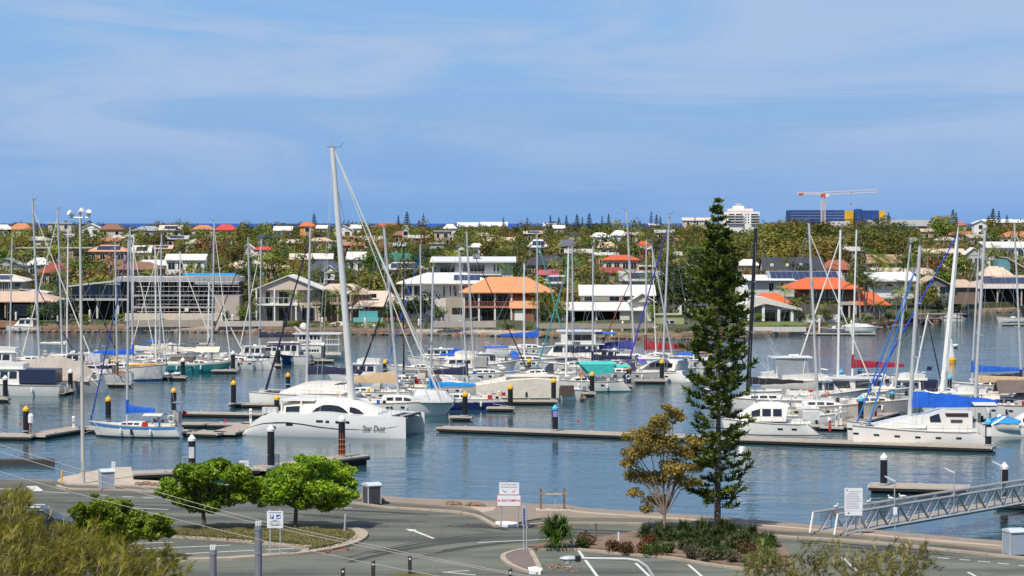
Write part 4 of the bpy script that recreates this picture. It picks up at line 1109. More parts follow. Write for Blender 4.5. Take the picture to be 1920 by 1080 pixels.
def palm_mesh(seed, kind, nf=17, L=.34, droop=.9, trunk_h=.72):
 r = random.Random(seed)
 g = MB()
 for i in range(nf):
  a = 2 * pi * i / nf + r.uniform(-.2, .2)
  el = r.uniform(-.1, 1.1)
  P = []
  dv = Vector((cos(a) * cos(el), sin(a) * cos(el), sin(el)))
  p = Vector((0, 0, trunk_h)); st = L * r.uniform(.85, 1.1) / 6
  for k in range(7):
   P.append(p.copy()); p = p + dv * st
   dv = (dv + Vector((0, 0, -droop * .22))).normalized()
  side = Vector((-sin(a), cos(a), 0))
  for k in range(6):
   w0 = .055 * sin(pi * (k + .35) / 7) + .006; w1 = .055 * sin(pi * (k + 1.35) / 7) + .004
   for sg in (-1, 1):
    dn = Vector((0, 0, -.55))
    # leaflets: three narrow strips per segment and side
    for j in range(2):
     a0, a1 = P[k].lerp(P[k + 1], j / 2), P[k].lerp(P[k + 1], j / 2 + .34)
     w = lerp(w0, w1, j / 2)
     tip = (a0 + a1) / 2 + side * sg * w + dn * w + (P[k + 1] - P[k]) * .5
     g.add([a0, a1, tip], [(0, 1, 2)])
 cm_ = g.mesh('crown', LM[kind])
 lean = r.uniform(-.04, .04)
 tm = MB().tube([(lean * 1.5, 0, -.05), (lean, .0, .3), (0, 0, trunk_h)], .018, 6, .012).mesh('trunk', M_PALMT)
 return cm_, tm
PT = [palm_mesh(i, k, nf, L) for i, (k, nf, L) in enumerate((('green', 16, .33), ('lime', 15, .30), ('olive', 17, .36), ('green', 14, .28), ('dark', 16, .32)))]
PSIL = palm_mesh(77, 'silver', 24, .5, .5, .5)
def pine_mesh(seed, kind='dark', tiers=13):
 r = random.Random(seed); g = MB()
 for i in range(tiers):
  z = .10 + .86 * i / tiers
  R = .20 * (1 - (i / tiers) ** 1.25) + .015
  for k in range(9):
   a = 2 * pi * k / 9 + r.uniform(-.25, .25)
   d = Vector((cos(a), sin(a), 0)); sd = Vector((-sin(a), cos(a), 0))
   L = R * r.uniform(.75, 1.1)
   for q in range(4):
    b = d * L * q / 4; e = d * L * (q + 1) / 4 * 1.04
    w = .022 * (1 - q * .12)
    g.add([Vector((0, 0, z)) + b - sd * w, Vector((0, 0, z + .015)) + b + sd * w, Vector((0, 0, z + .028 + .01 * q)) + e + sd * w * .8, Vector((0, 0, z + .012 + .01 * q)) + e - sd * w * .8], [(0, 1, 2, 3)])
 g.tube([(0, 0, .94), (0, 0, 1.0)], .008, 4, .002)
 return g.mesh('crown', LM[kind]), MB().tube([(0, 0, -.05), (0, 0, .96)], .014, 5, .004).mesh('trunk', M_BARK)
NP = [pine_mesh(1), pine_mesh(2), pine_mesh(3, 'dark', 10)]
def bush_lobes(r, n=5, R=.5):
 return [((r.uniform(-R, R), r.uniform(-R, R), r.uniform(.2, .55)), (r.uniform(.3, .45),) * 2 + (r.uniform(.22, .38),)) for _ in range(n)]
BM = {k: crown(random.Random(i * 5 + 2), bush_lobes(random.Random(i)), 260, .085).mesh('foliage', LM[k]) for i, k in enumerate(('olive', 'green', 'dark', 'lime', 'brown'))}

def near_house(px, d):
 best = min(HOUSES, key=lambda h: abs(h[0] - px) * .22 + abs(h[1] - d) * .5 + (0 if h[1] <= d + 25 else 18))
 c, hd, sh = best
 rel = 'behind' if d > hd + 4 and abs(px - c) < 45 else ('beside' if abs(d - hd) < 40 else ('behind' if d > hd else 'in front of'))
 if rel == 'beside': rel = 'just left of' if px < c - 14 else 'just right of' if px > c + 14 else 'in front of' if d < hd else 'behind'
 return rel, ' '.join(sh.split()[:9])
def put_tree(name, label, cat, mesh2, p, h, w=1.0, rz=None, group=None):
 t = thing(name, label, cat, p, rt.uniform(0, 6.28) if rz is None else rz, group)
 cm_, tm = mesh2
 link('crown', cm_, t, None, None, (h * w, h * w, h))
 link('trunk', tm, t, None, None, (h, h, h))
 return t
KW = {'olive': 'olive green bushy tree', 'green': 'leafy green tree', 'brown': 'brownish dry crowned tree', 'dark': 'dark green dense tree', 'lime': 'yellow green bright tree', 'rust': 'rusty orange brown tree'}

# skyline pines: (top px, top row, base row)
for (px, py, hpx, k) in ((589, 399, 36, 0), (747, 402, 28, 1), (763, 395, 34, 0), (794, 398, 32, 2), (40, 412, 20, 2), (1032, 402, 26, 1), (1048, 406, 26, 0), (1062, 402, 28, 1), (1082, 400, 30, 0), (1092, 405, 24, 2), (1105, 398, 32, 0), (1129, 403, 26, 2), (1141, 399, 30, 1),
       (1221, 394, 32, 2), (1231, 401, 26, 0), (1238, 404, 24, 1), (989, 406, 22, 2), (944, 407, 18, 1), (1303, 405, 20, 2), (1787, 391, 34, 0), (1793, 396, 30, 2), (1862, 389, 36, 0), (1873, 393, 32, 1), (1853, 402, 24, 2), (1666, 397, 24, 1), (1888, 402, 20, 0)):
 d = 1180.0 + (px * 7) % 90
 top_ = Dp(px, py, d)
 b = T(d) - .3
 rel, sh = near_house(px, d)
 put_tree('norfolk_pine', 'small dark pine on the skyline near the ' + ' '.join(sh.split()[:7]), 'pine tree', NP[k], (top_.x, d, b), top_.z - b, 1.15 if k == 0 else .85, group='dark pines along the skyline')

# palms and trees in the gardens of the front row: (px, distance, top row, kind)
for (px, d, yt, k) in ((548, 468, 540, 0), (560, 470, 546, 2), (592, 471, 543, 4), (622, 470, 540, 0), (636, 468, 536, 1), (662, 470, 530, 2), (672, 474, 528, 0), (580, 468, 566, 1), (1000, 470, 560, 2), (1012, 475, 545, 0), (1030, 476, 540, 4), (1075, 492, 520, 0),
      (1262, 474, 548, 2), (1246, 478, 556, 4), (1496, 474, 556, 1), (1510, 476, 548, 2), (1528, 474, 560, 0), (1540, 472, 566, 1), (1556, 474, 562, 2), (1472, 488, 530, 1), (1610, 482, 508, 2), (1620, 484, 500, 0), (1628, 488, 512, 4), (1637, 486, 518, 2),
      (1690, 478, 528, 1), (1700, 482, 520, 0), (1716, 474, 552, 2), (1734, 472, 556, 0), (1682, 474, 546, 4), (1800, 530, 530, 2), (1810, 534, 536, 0), (1650, 480, 560, 1), (980, 545, 508, 1), (650, 540, 500, 0), (612, 545, 498, 4), (550, 560, 484, 2), (436, 560, 490, 2), (470, 570, 492, 0),
      (270, 760, 456, 2), (850, 640, 462, 1), (872, 700, 452, 0), (1080, 600, 480, 0), (1096, 610, 478, 2), (1222, 610, 480, 1), (1236, 640, 470, 4), (1656, 560, 474, 1), (1650, 470, 570, 4), (1858, 640, 462, 2), (1648, 600, 462, 0), (1740, 640, 456, 1), (700, 560, 488, 4), (718, 545, 500, 0), (120, 545, 488, 2), (24, 560, 480, 0)):
 top_ = Dp(px, yt, d); rel, sh = near_house(px, d)
 b = T(d) - .1
 put_tree('palm_tree', 'slender palm %s the %s' % (rel, ' '.join(sh.split()[:8])), 'palm tree', PT[k], (top_.x, d, b), max(2.5, top_.z - b) * 1.06, 1.1, group='palms among the far houses')
put_tree('palm_tree', 'silvery grey fan palm left of the tall pine', 'palm tree', PSIL, (X(1312, 560), 560, T(560) - 1), 11.5, .9)
for (px, d, yt, k, w, lab) in ((790, 470, 545, 'dark', 1.35, 'dense dark green round tree in front of the white hip roofed house'), (92, 470, 566, 'dark', 1.5, 'spreading dark oleander on the left shore'), (68, 472, 570, 'green', 1.4, 'leafy oleander beside the left shore posts'), (128, 476, 560, 'dark', 1.2, 'dark tree beside the black glass house'),
        (1255, 490, 510, 'dark', .9, 'dark tall tree behind the olive shed'), (1300, 486, 500, 'dark', 1.0, 'dark tree half hidden by the big pine'), (1232, 492, 525, 'green', .9, 'green tree right of the weatherboard house'), (1420, 474, 585, 'green', 1.6, 'low green tree at the edge of the villa lawn'),
        (1040, 474, 552, 'olive', 1.0, 'olive tree between the orange roof and the weatherboard house'), (1735, 500, 525, 'olive', .8, 'olive tree beside the timber gabled house'), (1775, 545, 505, 'green', 1.0, 'green tree behind the timber gabled house'), (1800, 600, 478, 'lime', 1.0, 'lime tree near the tan pyramid roof'),
        (1665, 474, 586, 'dark', 1.6, 'dark clipped tree by the jetty'), (1700, 476, 580, 'green', 1.7, 'rounded green shrub tree by the jetty'), (1760, 505, 556, 'dark', 1.3, 'dark shrub tree behind the jetty'), (345, 560, 500, 'rust', 1.0, 'orange brown tree above the scaffolded house'), (170, 530, 507, 'rust', 1.2, 'rusty tree above the black glass house'), (195, 522, 518, 'lime', 1.3, 'bright yellow green tree above the black glass house'),
        (1630, 470, 600, 'green', 2.0, 'clipped green hedge tree at the waterline'), (1690, 470, 598, 'green', 2.0, 'clipped green hedge tree beside the stairs'), (455, 470, 572, 'green', .9, 'small green tree between the scaffolding and the cream house'), (470, 472, 560, 'olive', .8, 'olive tree left of the cream house'), (606, 468, 568, 'dark', .9, 'dark bushy tree before the cream house edge'), (640, 466, 576, 'green', 1.0, 'green bushy tree before the beige tile roof'), (728, 468, 566, 'dark', .9, 'dark tree right of the pool wall'), (742, 470, 556, 'olive', .9, 'olive tree before the white hip roof edge'),
        (822, 468, 570, 'green', 1.0, 'green tree right of the dense round tree'), (1018, 470, 570, 'dark', 1.0, 'dark tree right of the orange roof'), (1052, 472, 575, 'green', 1.0, 'green tree left of the boat shed'), (1222, 470, 570, 'green', .9, 'green tree at the weatherboard gable'), (1500, 470, 580, 'dark', 1.3, 'dark shrubby tree right of the villa'), (1524, 468, 584, 'green', 1.4, 'green shrubby tree under the palms'), (1550, 469, 580, 'olive', 1.3, 'olive shrubby tree under the palms'), (1580, 472, 590, 'dark', 1.6, 'dark hedge tree under the red orange roof'), (220, 470, 588, 'green', 1.5, 'low green tree before the black glass house'), (160, 470, 590, 'olive', 1.5, 'low olive tree before the black glass house'), (420, 474, 584, 'dark', 1.2, 'dark low tree at the scaffold end')):
 top_ = Dp(px, yt, d); b = T(d) - .2
 put_tree('garden_tree', lab, 'tree', rt.choice(BT[k]), (top_.x, d, b), max(1.6, top_.z - b) * 1.08, w)

# scattered trees: individuals where they show largest, the rest one far woodland
def blocked(px, d, h, wpx, strict):
 yt = PJ((0, d, T(d) + h))[1]
 for (x0, x1, y0, y1, rd, hide) in RECTS:
  a, b = max(x0, px - wpx * .8), min(x1, px + wpx * .8)
  if b > a:
   if abs(d - rd - 5) < 8: return True
   if d < rd + 2 and yt < y1 - 1.0 and (b - a) / (x1 - x0) > hide * (1.0 if yt > y0 + (y1 - y0) * .35 else .55): return True
 return False
cand = []
rc_ = random.Random(5)
tries = 0
while len(cand) < 2300 and tries < 34000:
 tries += 1
 px = rc_.uniform(-60, 1980)
 d = 498 + (1285 - 498) * rc_.random() ** 0.85
 if d < shore_d(px) + 22: continue
 wood = 1430 < px < 1850 and 640 < d < 1100
 h = (rc_.uniform(3.2, 8.6) if rc_.random() < .85 else rc_.uniform(8, 11)) * (1.4 if wood else 1.0)
 if d > 1100: h *= .8
 if wood and d > 960: h = min(h, 24.3 - T(d))
 if d > 1130: h = min(h, rc_.uniform(4.2, 6.6))
 wpx = h * .42 * FPX / d
 pal = (not wood) and d < 1000 and rc_.random() < .24
 if pal: wpx *= .5
 if blocked(px, d, h, wpx, True) and not (pal and rc_.random() < .12): continue
 ok = True
 for c in cand[-1200:]:
  if abs(c[1] - d) < 10 and abs(c[0] - px) * d / FPX < 2.2: ok = False; break
 if not ok: continue
 u = rc_.random()
 if d > 1120 and rc_.random() < .6: k = 'olive'
 elif wood: k = 'brown' if u < .26 else ('olive' if u < .70 else ('green' if u < .82 else ('dark' if u < .94 else 'rust')))
 else: k = 'olive' if u < .36 else ('green' if u < .52 else ('brown' if u < .62 else ('dark' if u < .78 else ('lime' if u < .88 else 'rust'))))
 cand.append((px, d, h, k, pal))
cand.sort(key=lambda c: -(c[2] / c[1]))
tid = 0
npalm = 0
gw = {k: MB() for k in LM}
for i, (px, d, h, k, pal) in enumerate(cand):
 x = X(px, d); z = T(d) - .2
 if i < 285:
  rel, sh = near_house(px, d)
  if pal:
   put_tree('palm_tree', 'feathery palm %s the %s' % (rel, ' '.join(sh.split()[:8])), 'palm tree', PT[rc_.randrange(5)], (x, d, z), h * 1.1, 1.0, group='palms among the far houses')
  else:
   put_tree('garden_tree', '%s %s the %s' % (KW[k], rel, ' '.join(sh.split()[:8])), 'tree', rc_.choice(BT[k]), (x, d, z), h, rc_.uniform(.95, 1.35), group='trees among the far houses')
 else:
  lobes = []
  for q in range(6):
   a = rc_.uniform(0, 6.28); qq = rc_.uniform(.05, .32) * h
   zz_ = rc_.uniform(.35, .85) * h; s_ = rc_.uniform(.15, .25) * h
   lobes.append(((x + qq * cos(a), d + qq * sin(a), z + zz_), (s_ * 1.2, s_ * 1.2, s_)))
  crown(rc_, lobes, 150, .065 * h * .8, g=gw[k], shell=.75, jit=.6)
first = None
for k, g in gw.items():
 if g.f:
  o = g.build('far_woodland', LM[k])
  tag(o, 'mixed %s woodland between the far roofs' % {'olive': 'olive', 'green': 'green', 'brown': 'brown', 'dark': 'dark green', 'lime': 'yellow green', 'rust': 'rusty', 'silver': 'silver', 'ridge': 'ridge'}[k], 'woodland', kind='stuff')
# low scrub over the whole slope so that no bare ground shows
gs = {k: MB() for k in ('olive', 'green', 'dark', 'brown')}
n = 0
for _ in range(6000):
 px = rc_.uniform(-60, 1980); d = 485 + 805 * rc_.random() ** .8
 if d < shore_d(px) + 8: continue
 h = rc_.uniform(1.2, 2.6)
 if blocked(px, d, h, 1.4 * FPX / d, False): h *= .45
 x = X(px, d); z = T(d)
 k = rc_.choice(('olive', 'dark', 'green', 'dark', 'brown'))  # dark leaves picked twice as often, painting shaded gaps between crowns
 crown(rc_, [((x + rc_.uniform(-1, 1), d + rc_.uniform(-1, 1), z + h * .4), (1.5, 1.5, h * .55))], 16, .42, g=gs[k], shell=.8)
for k, g in gs.items():
 tag(g.build('undergrowth', LM[k]), 'low %s scrub between the far houses' % k, 'scrub', kind='stuff')
# thin grey ridge scrub against the sea
gr = MB()
for _ in range(700):
 px = rc_.uniform(-60, 1980); d = rc_.uniform(1230, 1330)
 if 240 < px < 300 or 880 < px < 905 or 1185 < px < 1215: continue
 h = rc_.uniform(2.5, 5.0) + 1.6 * sin(px * .013) + .8 * sin(px * .05)
 crown(rc_, [((X(px, d), d, T(d) + h * .5), (2.6, 2.6, max(.8, h * .6)))], 26, .6, g=gr, shell=.7)
tag(gr.build('ridge_scrub', LM['ridge']), 'grey green scrub along the skyline', 'scrub', kind='stuff')
# shoreline shrubs
for i in range(150):
 px = rc_.uniform(-20, 1820); d = shore_d(px) + rc_.uniform(1.5, 6)
 if any(x0 - 2 < px < x1 + 2 and rd < 500 for (x0, x1, y0, y1, rd, hh_) in RECTS) and rc_.random() < .35: continue
 rel, sh = near_house(px, d)
 t = thing('garden_shrub', 'rounded shrub on the far shore %s the %s' % (rel, ' '.join(sh.split()[:6])), 'shrub', (X(px, d), d, T(d)), rc_.uniform(0, 6), 'shrubs along the far shore')
 link('foliage', BM[rc_.choice(('green', 'dark', 'olive', 'lime', 'brown'))], t, None, None, rc_.uniform(.7, 1.6))
# ------------------------------------------------------------------ pontoons, pilings
PZ = 0.44
M_PDECK = mat((0.36, 0.295, 0.23), 0.9, var=0.12, scale=1.5, stain=0.2, bump=0.15)
M_PEDGE = mat((0.47, 0.43, 0.37), 0.85, var=0.12, scale=1.5, stain=0.25)
M_FLOAT = mat((0.018, 0.016, 0.014), 0.9, var=0.4, scale=2)
def pontoon(label, a, b, w=2.4, name='pontoon', z=PZ, fl=0.42, group='pontoons of the marina'):
 A, B = G(a[0], a[1], z), G(b[0], b[1], z)
 c = (A + B) / 2; d = B - A; L = d.length
 t = thing(name, label, 'pontoon', (c.x, c.y, 0), atan2(d.y, d.x), group)
 n = max(1, int(L / 5.5))
 for i in range(n):
  x0, x1 = -L / 2 + L * i / n + .03, -L / 2 + L * (i + 1) / n - .03
  MB().box(x0, x1, -w / 2 + .12, w / 2 - .12, z - .06, z + .012).build('deck_panel', M_PDECK, t)
  MB().box(x0 + .15, x1 - .15, -w / 2 + .15, w / 2 - .15, -.35, z - .19).build('float', M_FLOAT, t)
 for s in (-1, 1):
  MB().box(-L / 2, L / 2, s * (w / 2 - .06) - .06, s * (w / 2 - .06) + .06, z - .18, z + .03).build('edge_beam', M_PEDGE, t)
  MB().box(-L / 2, L / 2, s * (w / 2 + .03) - .03, s * (w / 2 + .03) + .03, z - .34, z - .12).build('rubbing_strip', M_FLOAT, t)
 for s in (-1, 1): MB().box(s * (L / 2 + .05) - .05, s * (L / 2 + .05) + .05, -w / 2, w / 2, z - .2, z + .028).build('end_beam', M_PEDGE, t)
 for i in range(max(1, int(L / 4))):
  x = -L / 2 + (i + .5) * L / max(1, int(L / 4))
  for s in (-1, 1): MB().box(x - .16, x + .16, s * (w / 2 - .25) - .04, s * (w / 2 - .25) + .04, z + .012, z + .12).build('cleat', M_GALV, t)
 return t
pontoon('long straight walkway pontoon running right from the big motor catamaran', (828, 800), (1392, 821), 2.3)
pontoon('walkway pontoon alongside the white catamarans on the right', (1395, 821.1), (1862, 837), 2.3)
pontoon('walkway pontoon at the left edge beside the power pedestal', (-60, 814), (64, 815.3), 2.6)
pontoon('walkway pontoon slanting behind the floodlight pole', (64, 815), (152, 800.8), 2.5)
pontoon('walkway pontoon behind the blue striped yacht', (152, 800.8), (418, 811), 2.5)
pontoon('short walkway pontoon slanting up to the stern of the motor catamaran', (418, 811), (482, 791.5), 2.5)
pontoon('finger pontoon right of the blue striped yacht, the farther one', (334, 772.5), (498, 775.5), 1.6)
pontoon('finger pontoon right of the blue striped yacht, the nearer one', (344, 793), (480, 794.5), 1.6)
pontoon('finger pontoon behind the motor catamaran stern', (432, 756), (545, 757), 1.5)
for (x0, x1, y, w, lab) in ((-60, 16, 746, 1.5, 'below the navy canopied cruiser'), (96, 139, 731, 1.4, 'beside the grey hulled yacht'), (170, 246, 718.5, 1.4, 'below the orange lifebuoy'), (296, 349, 706, 1.4, 'under the grey inflatable'), (400, 445, 693.5, 1.4, 'beside the teal hulled yacht'),
      (555, 625, 674.5, 1.4, 'under the two decked houseboat'), (846, 884, 780.5, 1.4, 'right of the grey canvas tent'), (915, 964, 763.5, 1.4, 'beside the blue hulled runabout'), (938, 1044, 750.5, 1.6, 'under the beige covered cruiser'), (1060, 1116, 736, 1.4, 'beside the turquoise canvas yacht'), (1130, 1185, 722, 1.4, 'right of the turquoise canvas yacht'), (1190, 1249, 712.3, 1.4, 'under the white catamaran sterns'),
      (470, 528, 683.5, 1.4, 'beside the red roofed trawler')):
 pontoon('short finger pontoon ' + lab, (x0, y), (x1, y + .4), w)
pontoon('slanting pontoon between the white speedboat and the big catamaran', (1560, 800), (1668, 772), 2.4)
pontoon('rear walkway pontoon behind the blue sail cover', (1620, 730), (1820, 729), 2.2)
pontoon('short finger pontoon behind the white speedboat', (1480, 796), (1600, 799), 1.3)
pontoon('near pontoon under the black and white piling at right', (1632, 908), (1815, 913), 2.6, z=.55)
pontoon('low pontoon under the far end of the gangway', (1868, 938), (2050, 944), 3.4, z=.45)
pontoon('ramp pontoon with fenced pilings left of the round green trees', (246, 886.2), (480, 877), 2.2, z=.75)
pontoon('ramp pontoon reaching out to the orange ladder piling', (480, 877), (672, 853), 2.4, z=.75)

def piling(px, yt, yb, cap, capname, where, zb=-2.0, w=None, ladder=False, plate=None, z=PZ):
 p = G(px, yb, z); s = FPX / p.y
 topz = Dp(px, yt, p.y).z
 r = (w or .285)
 t = thing('piling', 'black mooring piling with %s cap %s' % (capname, where), 'piling', (p.x, p.y, 0), 0, 'capped mooring pilings')
 ch = r * 1.2
 MB().tube([(0, 0, -2.5), (0, 0, topz - ch)], r, 14).build('shaft', M_BLACK, t, True)
 MB().lathe([(r * 1.12, -.20), (r * 1.12, 0), (r * .95, .06), (.02, ch)], 14, (0, 0, topz - ch)).build('cap', cap, t)
 MB().lathe([(r * 1.35, 0), (r * 1.35, .12)], 14, (0, 0, z + .05)).build('collar', M_GALV, t)
 if ladder:
  for k in range(2): MB().tube([(-.10 + .2 * k, -r - .05, .9), (-.10 + .2 * k, -r - .05, topz - 1.5)], .018, 5).build('ladder_rail', M_ORANGE, t)
  for k in range(4): MB().box(-.28, .28, -r - .07, -r - .02, 1.0 + k * .42, 1.045 + k * .42).build('rung', M_ORANGE, t)
 if plate: MB().box(-.22, .22, -r - .04, -r - .01, topz - plate[1], topz - plate[0]).build('plate', plate[2], t)
 return t
Yl = [(49, 760, 810, 'at the left walkway'), (203, 742, 790, 'above the blue striped yacht bow'), (326, 726, 772, 'right of the blue striped yacht mast'), (438, 712, 758, 'at the finger end left of the motor catamaran'), (540, 698, 722, 'left of the furled navy sail'), (519, 740, 775, 'just above the motor catamaran cabin'), (635, 687, 705, 'behind the navy sail cover'), (722, 674, 694, 'standing alone right of the tallest mast'),
  (872, 733, 781, 'beside the blue runabout'), (957, 720, 764, 'right of the blue runabout'), (1038, 708, 750, 'right of the beige covered cruiser'), (1110, 696, 736, 'beside the turquoise awning'), (1179, 684, 722, 'right of the turquoise awning'), (1241, 673, 712, 'before the white catamaran sterns'), (992, 672, 694, 'before the white sloop'), (1079, 660, 682, 'before the white motor yacht'), (1332, 658, 690, 'behind the big pine'), (814, 700, 722, 'behind the grey canvas tent')]
for px, a, b, w in Yl: piling(px, a, b, M_YEL, 'a yellow', w)
for px, a, b, w in ((10, 703, 746, 'at the left edge'), (132, 691, 731, 'before the grey hull'), (343, 670, 706, 'beside the grey inflatable'), (437, 657, 693.5, 'beside the blue inflatable'), (166, 659, 690, 'behind the floodlight pole'), (522, 649, 684, 'before the red roofed trawler'), (606, 641, 674, 'before the houseboat')): piling(px, a, b, M_WHITE, 'a white', w)
for px, a, b, w in ((1461, 716, 734, 'behind the grey boom'), (1522, 703, 728, 'behind the game boat'), (1577, 692, 716, 'left of the red sail cover'), (1612, 684, 712, 'above the red sail cover'), (1673, 729, 772, 'before the grey bow'), (1729, 715, 740, 'left of the white wing mast'), (1780, 702, 742, 'right of the white wing mast')): piling(px, a, b, M_CYAN, 'a sky blue', w)
piling(1041, 758, 808, M_CYAN, 'a sky blue', 'alone on the long walkway', plate=(.62, 1.2, mat((.25, .22, .55), .6)))
piling(1614, 742, 788, M_CYAN, 'a sky blue', 'between the two blue furled sails')
piling(1853, 784, 836, M_CYAN, 'a sky blue', 'at the stern of the big white catamaran', plate=(.8, 1.6, M_WHITE))
piling(360, 814, 880, M_WHITE, 'a white', 'left of the first round tree', plate=(1.0, 1.9, mat((.55, .56, .58), .5)), z=.75)
piling(508, 796, 876, M_WHITE, 'a white', 'between the two round trees', z=.75)
piling(641, 778, 857, M_WHITE, 'a white', 'fitted with an orange ladder', ladder=True, z=.75)
piling(1657, 849, 910, M_WHITE, 'a white', 'on the near right pontoon', z=.55, w=.27)
piling(1883, 866, 935, M_WHITE, 'a white', 'behind the gangway at the right edge', z=.45, w=.27)

def fence_panel(px, py, w, h, lab, z=.75):
 p = G(px, py, z); t = thing('safety_fence', lab, 'fence', (p.x, p.y, z + .012), .3)
 for k in range(2): MB().tube([(-w / 2 + k * w, 0, 0), (-w / 2 + k * w, 0, h)], .035, 6).build('post', M_GALV, t)
 for k in (.12, .98): MB().tube([(-w / 2, 0, h * k), (w / 2, 0, h * k)], .028, 5).build('rail', M_GALV, t)
 for k in range(1, 8): MB().tube([(-w / 2 + w * k / 8, 0, h * .12), (-w / 2 + w * k / 8, 0, h * .98)], .012, 4).build('bar', M_GALV, t)
fence_panel(351, 880, .75, 1.0, 'small galvanised fence panel left of the plated piling'); fence_panel(499, 876.5, .7, 1.0, 'small galvanised fence panel left of the middle white capped piling'); fence_panel(519, 875, .4, 1.0, 'narrow galvanised fence panel right of the middle white capped piling')
fence_panel(634, 857, .75, 1.0, 'small galvanised fence panel left of the orange ladder piling'); fence_panel(652, 854, .4, 1.0, 'narrow galvanised fence panel right of the orange ladder piling')

def pedestal(px, py, h, m, lab, z=PZ, w=.22, head=None, group='service pedestals on the pontoons'):
 p = G(px, py, z); t = thing('service_pedestal', lab, 'pedestal', (p.x, p.y, z + .012), 0, group)
 MB().box(-w / 2, w / 2, -w / 2, w / 2, 0, h).build('post', m, t)
 MB().lathe([(w * .8, 0), (w * .8, .12), (w * .3, .24)], 8, (0, 0, h)).build('head', head or M_WHITE, t)
 MB().box(-w * .35, w * .35, -w / 2 - .02, -w / 2, h * .45, h * .75).build('socket_panel', M_ALUD, t)
for a in ((138, 802, .9, M_WHITE, 'white service pedestal left of the blue striped yacht'), (470, 795, 1.3, M_WHITE, 'white service pedestal at the stern of the motor catamaran'), (1576, 797, 1.6, M_WHITE, 'tall white service pedestal right of the speedboat'), (1568, 800, 1.5, M_WHITE, 'white service pedestal on the slanting pontoon'), (1556, 808, 1.0, M_RED, 'red hose pedestal behind the pontoon edge'), (1642, 781, 1.3, M_RED, 'red hose pedestal before the grey bow'), (1737, 731, 1.2, M_RED, 'red hose pedestal behind the blue sail cover')): pedestal(*a)
p = G(58, 812, PZ); t = thing('dock_box', 'white rounded dock cabinet on a rusty post at left', 'cabinet', (p.x, p.y, PZ + .012)); MB().box(-.06, .06, -.06, .06, 0, 1.0).build('post', mat((.3, .07, .04), .8), t); MB().lathe([(.15, 0), (.27, .1), (.27, .75), (.18, .95)], 10, (0, 0, .9)).build('cabinet', M_WHITE, t)
for px, py, lab in ((38, 812, 'at the left walkway'), (1084, 806, 'on the long walkway'), (423, 806, 'near the slanting walkway')):
 p = G(px, py, PZ); t = thing('marker_post', 'thin post with small red disc ' + lab, 'post', (p.x, p.y, PZ + .012), 0); MB().tube([(0, 0, 0), (0, 0, .75)], .03, 5).build('post', M_ALUD, t); MB().tube([(0, -.03, .85), (0, .03, .85)], .12, 8).build('disc', M_RED, t)
# posts and floats on the far shore
for px, yt, yb in ((417, 586, 619), (437, 589, 621), (605, 594, 621), (685, 595, 616), (786, 597, 620), (863, 600, 618), (1167, 601, 630), (1147, 618, 634), (1535, 597, 627), (1595, 600, 626), (1814, 566, 592), (32, 584, 614), (110, 585, 612), (170, 580, 612)):
 p = G(px, yb, 0); t = thing('mooring_post', 'white mooring post on the far shore before the %s' % ' '.join(near_house(px, p.y + 15)[1].split()[:6]), 'post', (p.x, p.y - 1.0, 0), 0, 'white mooring posts on the far shore')
 h_ = Dp(px, yt, p.y - 1).z
 MB().tube([(0, 0, -1), (0, 0, h_ - .35)], .19, 8).build('shaft', M_WHITE, t); MB().lathe([(.22, -.1), (.22, 0), (.02, .35)], 8, (0, 0, h_ - .35)).build('cap', M_WHITE, t)
for x0, x1, y, lab in ((100, 290, 615.5, 'before the black glass house'), (316, 420, 617.5, 'before the scaffolded house'), (480, 600, 618, 'before the cream house'), (600, 720, 620, 'before the brick house'), (760, 868, 622, 'before the white hip roofed house'), (1165, 1250, 629, 'before the weatherboard house'), (1510, 1640, 625, 'before the palms'), (1880, 2000, 607, 'at the right edge channel')):
 pontoon('private jetty pontoon ' + lab, (x0, y), (x1, y + .3), 1.8, 'private_pontoon', .35, group='private pontoons on the far shore')
def gangplank(a, za, b, zb, lab):
 A, B = G(*a, za), G(*b, zb); d = B - A; t = thing('gangplank', lab, 'gangplank', A, atan2(d.y, d.x), 'gangplanks on the far shore'); L = hypot(d.x, d.y); dz = zb - za
 MB().hexa([(0, -.5, -.1), (L, -.5, dz - .1), (L, .5, dz - .1), (0, .5, -.1)], [(0, -.5, 0), (L, -.5, dz), (L, .5, dz), (0, .5, 0)]).build('deck', M_PEDGE, t)
 for s in (-.5, .5):
  MB().tube([(0, s, .95), (L, s, dz + .95)], .035, 5).build('handrail', M_GALV, t)
  for k in range(5): MB().tube([(L * k / 4, s, dz * k / 4), (L * k / 4, s, dz * k / 4 + .95)], .028, 4).build('post', M_GALV, t)
gangplank((405, 600), 1.6, (345, 614), .4, 'sloping gangplank below the scaffolded house'); gangplank((900, 603), 1.7, (845, 618), .4, 'sloping gangplank below the white hip roofed house'); gangplank((1230, 612), 1.3, (1195, 626), .4, 'sloping gangplank beside the olive shed'); gangplank((250, 600), 1.6, (215, 612), .4, 'sloping gangplank below the black glass house')
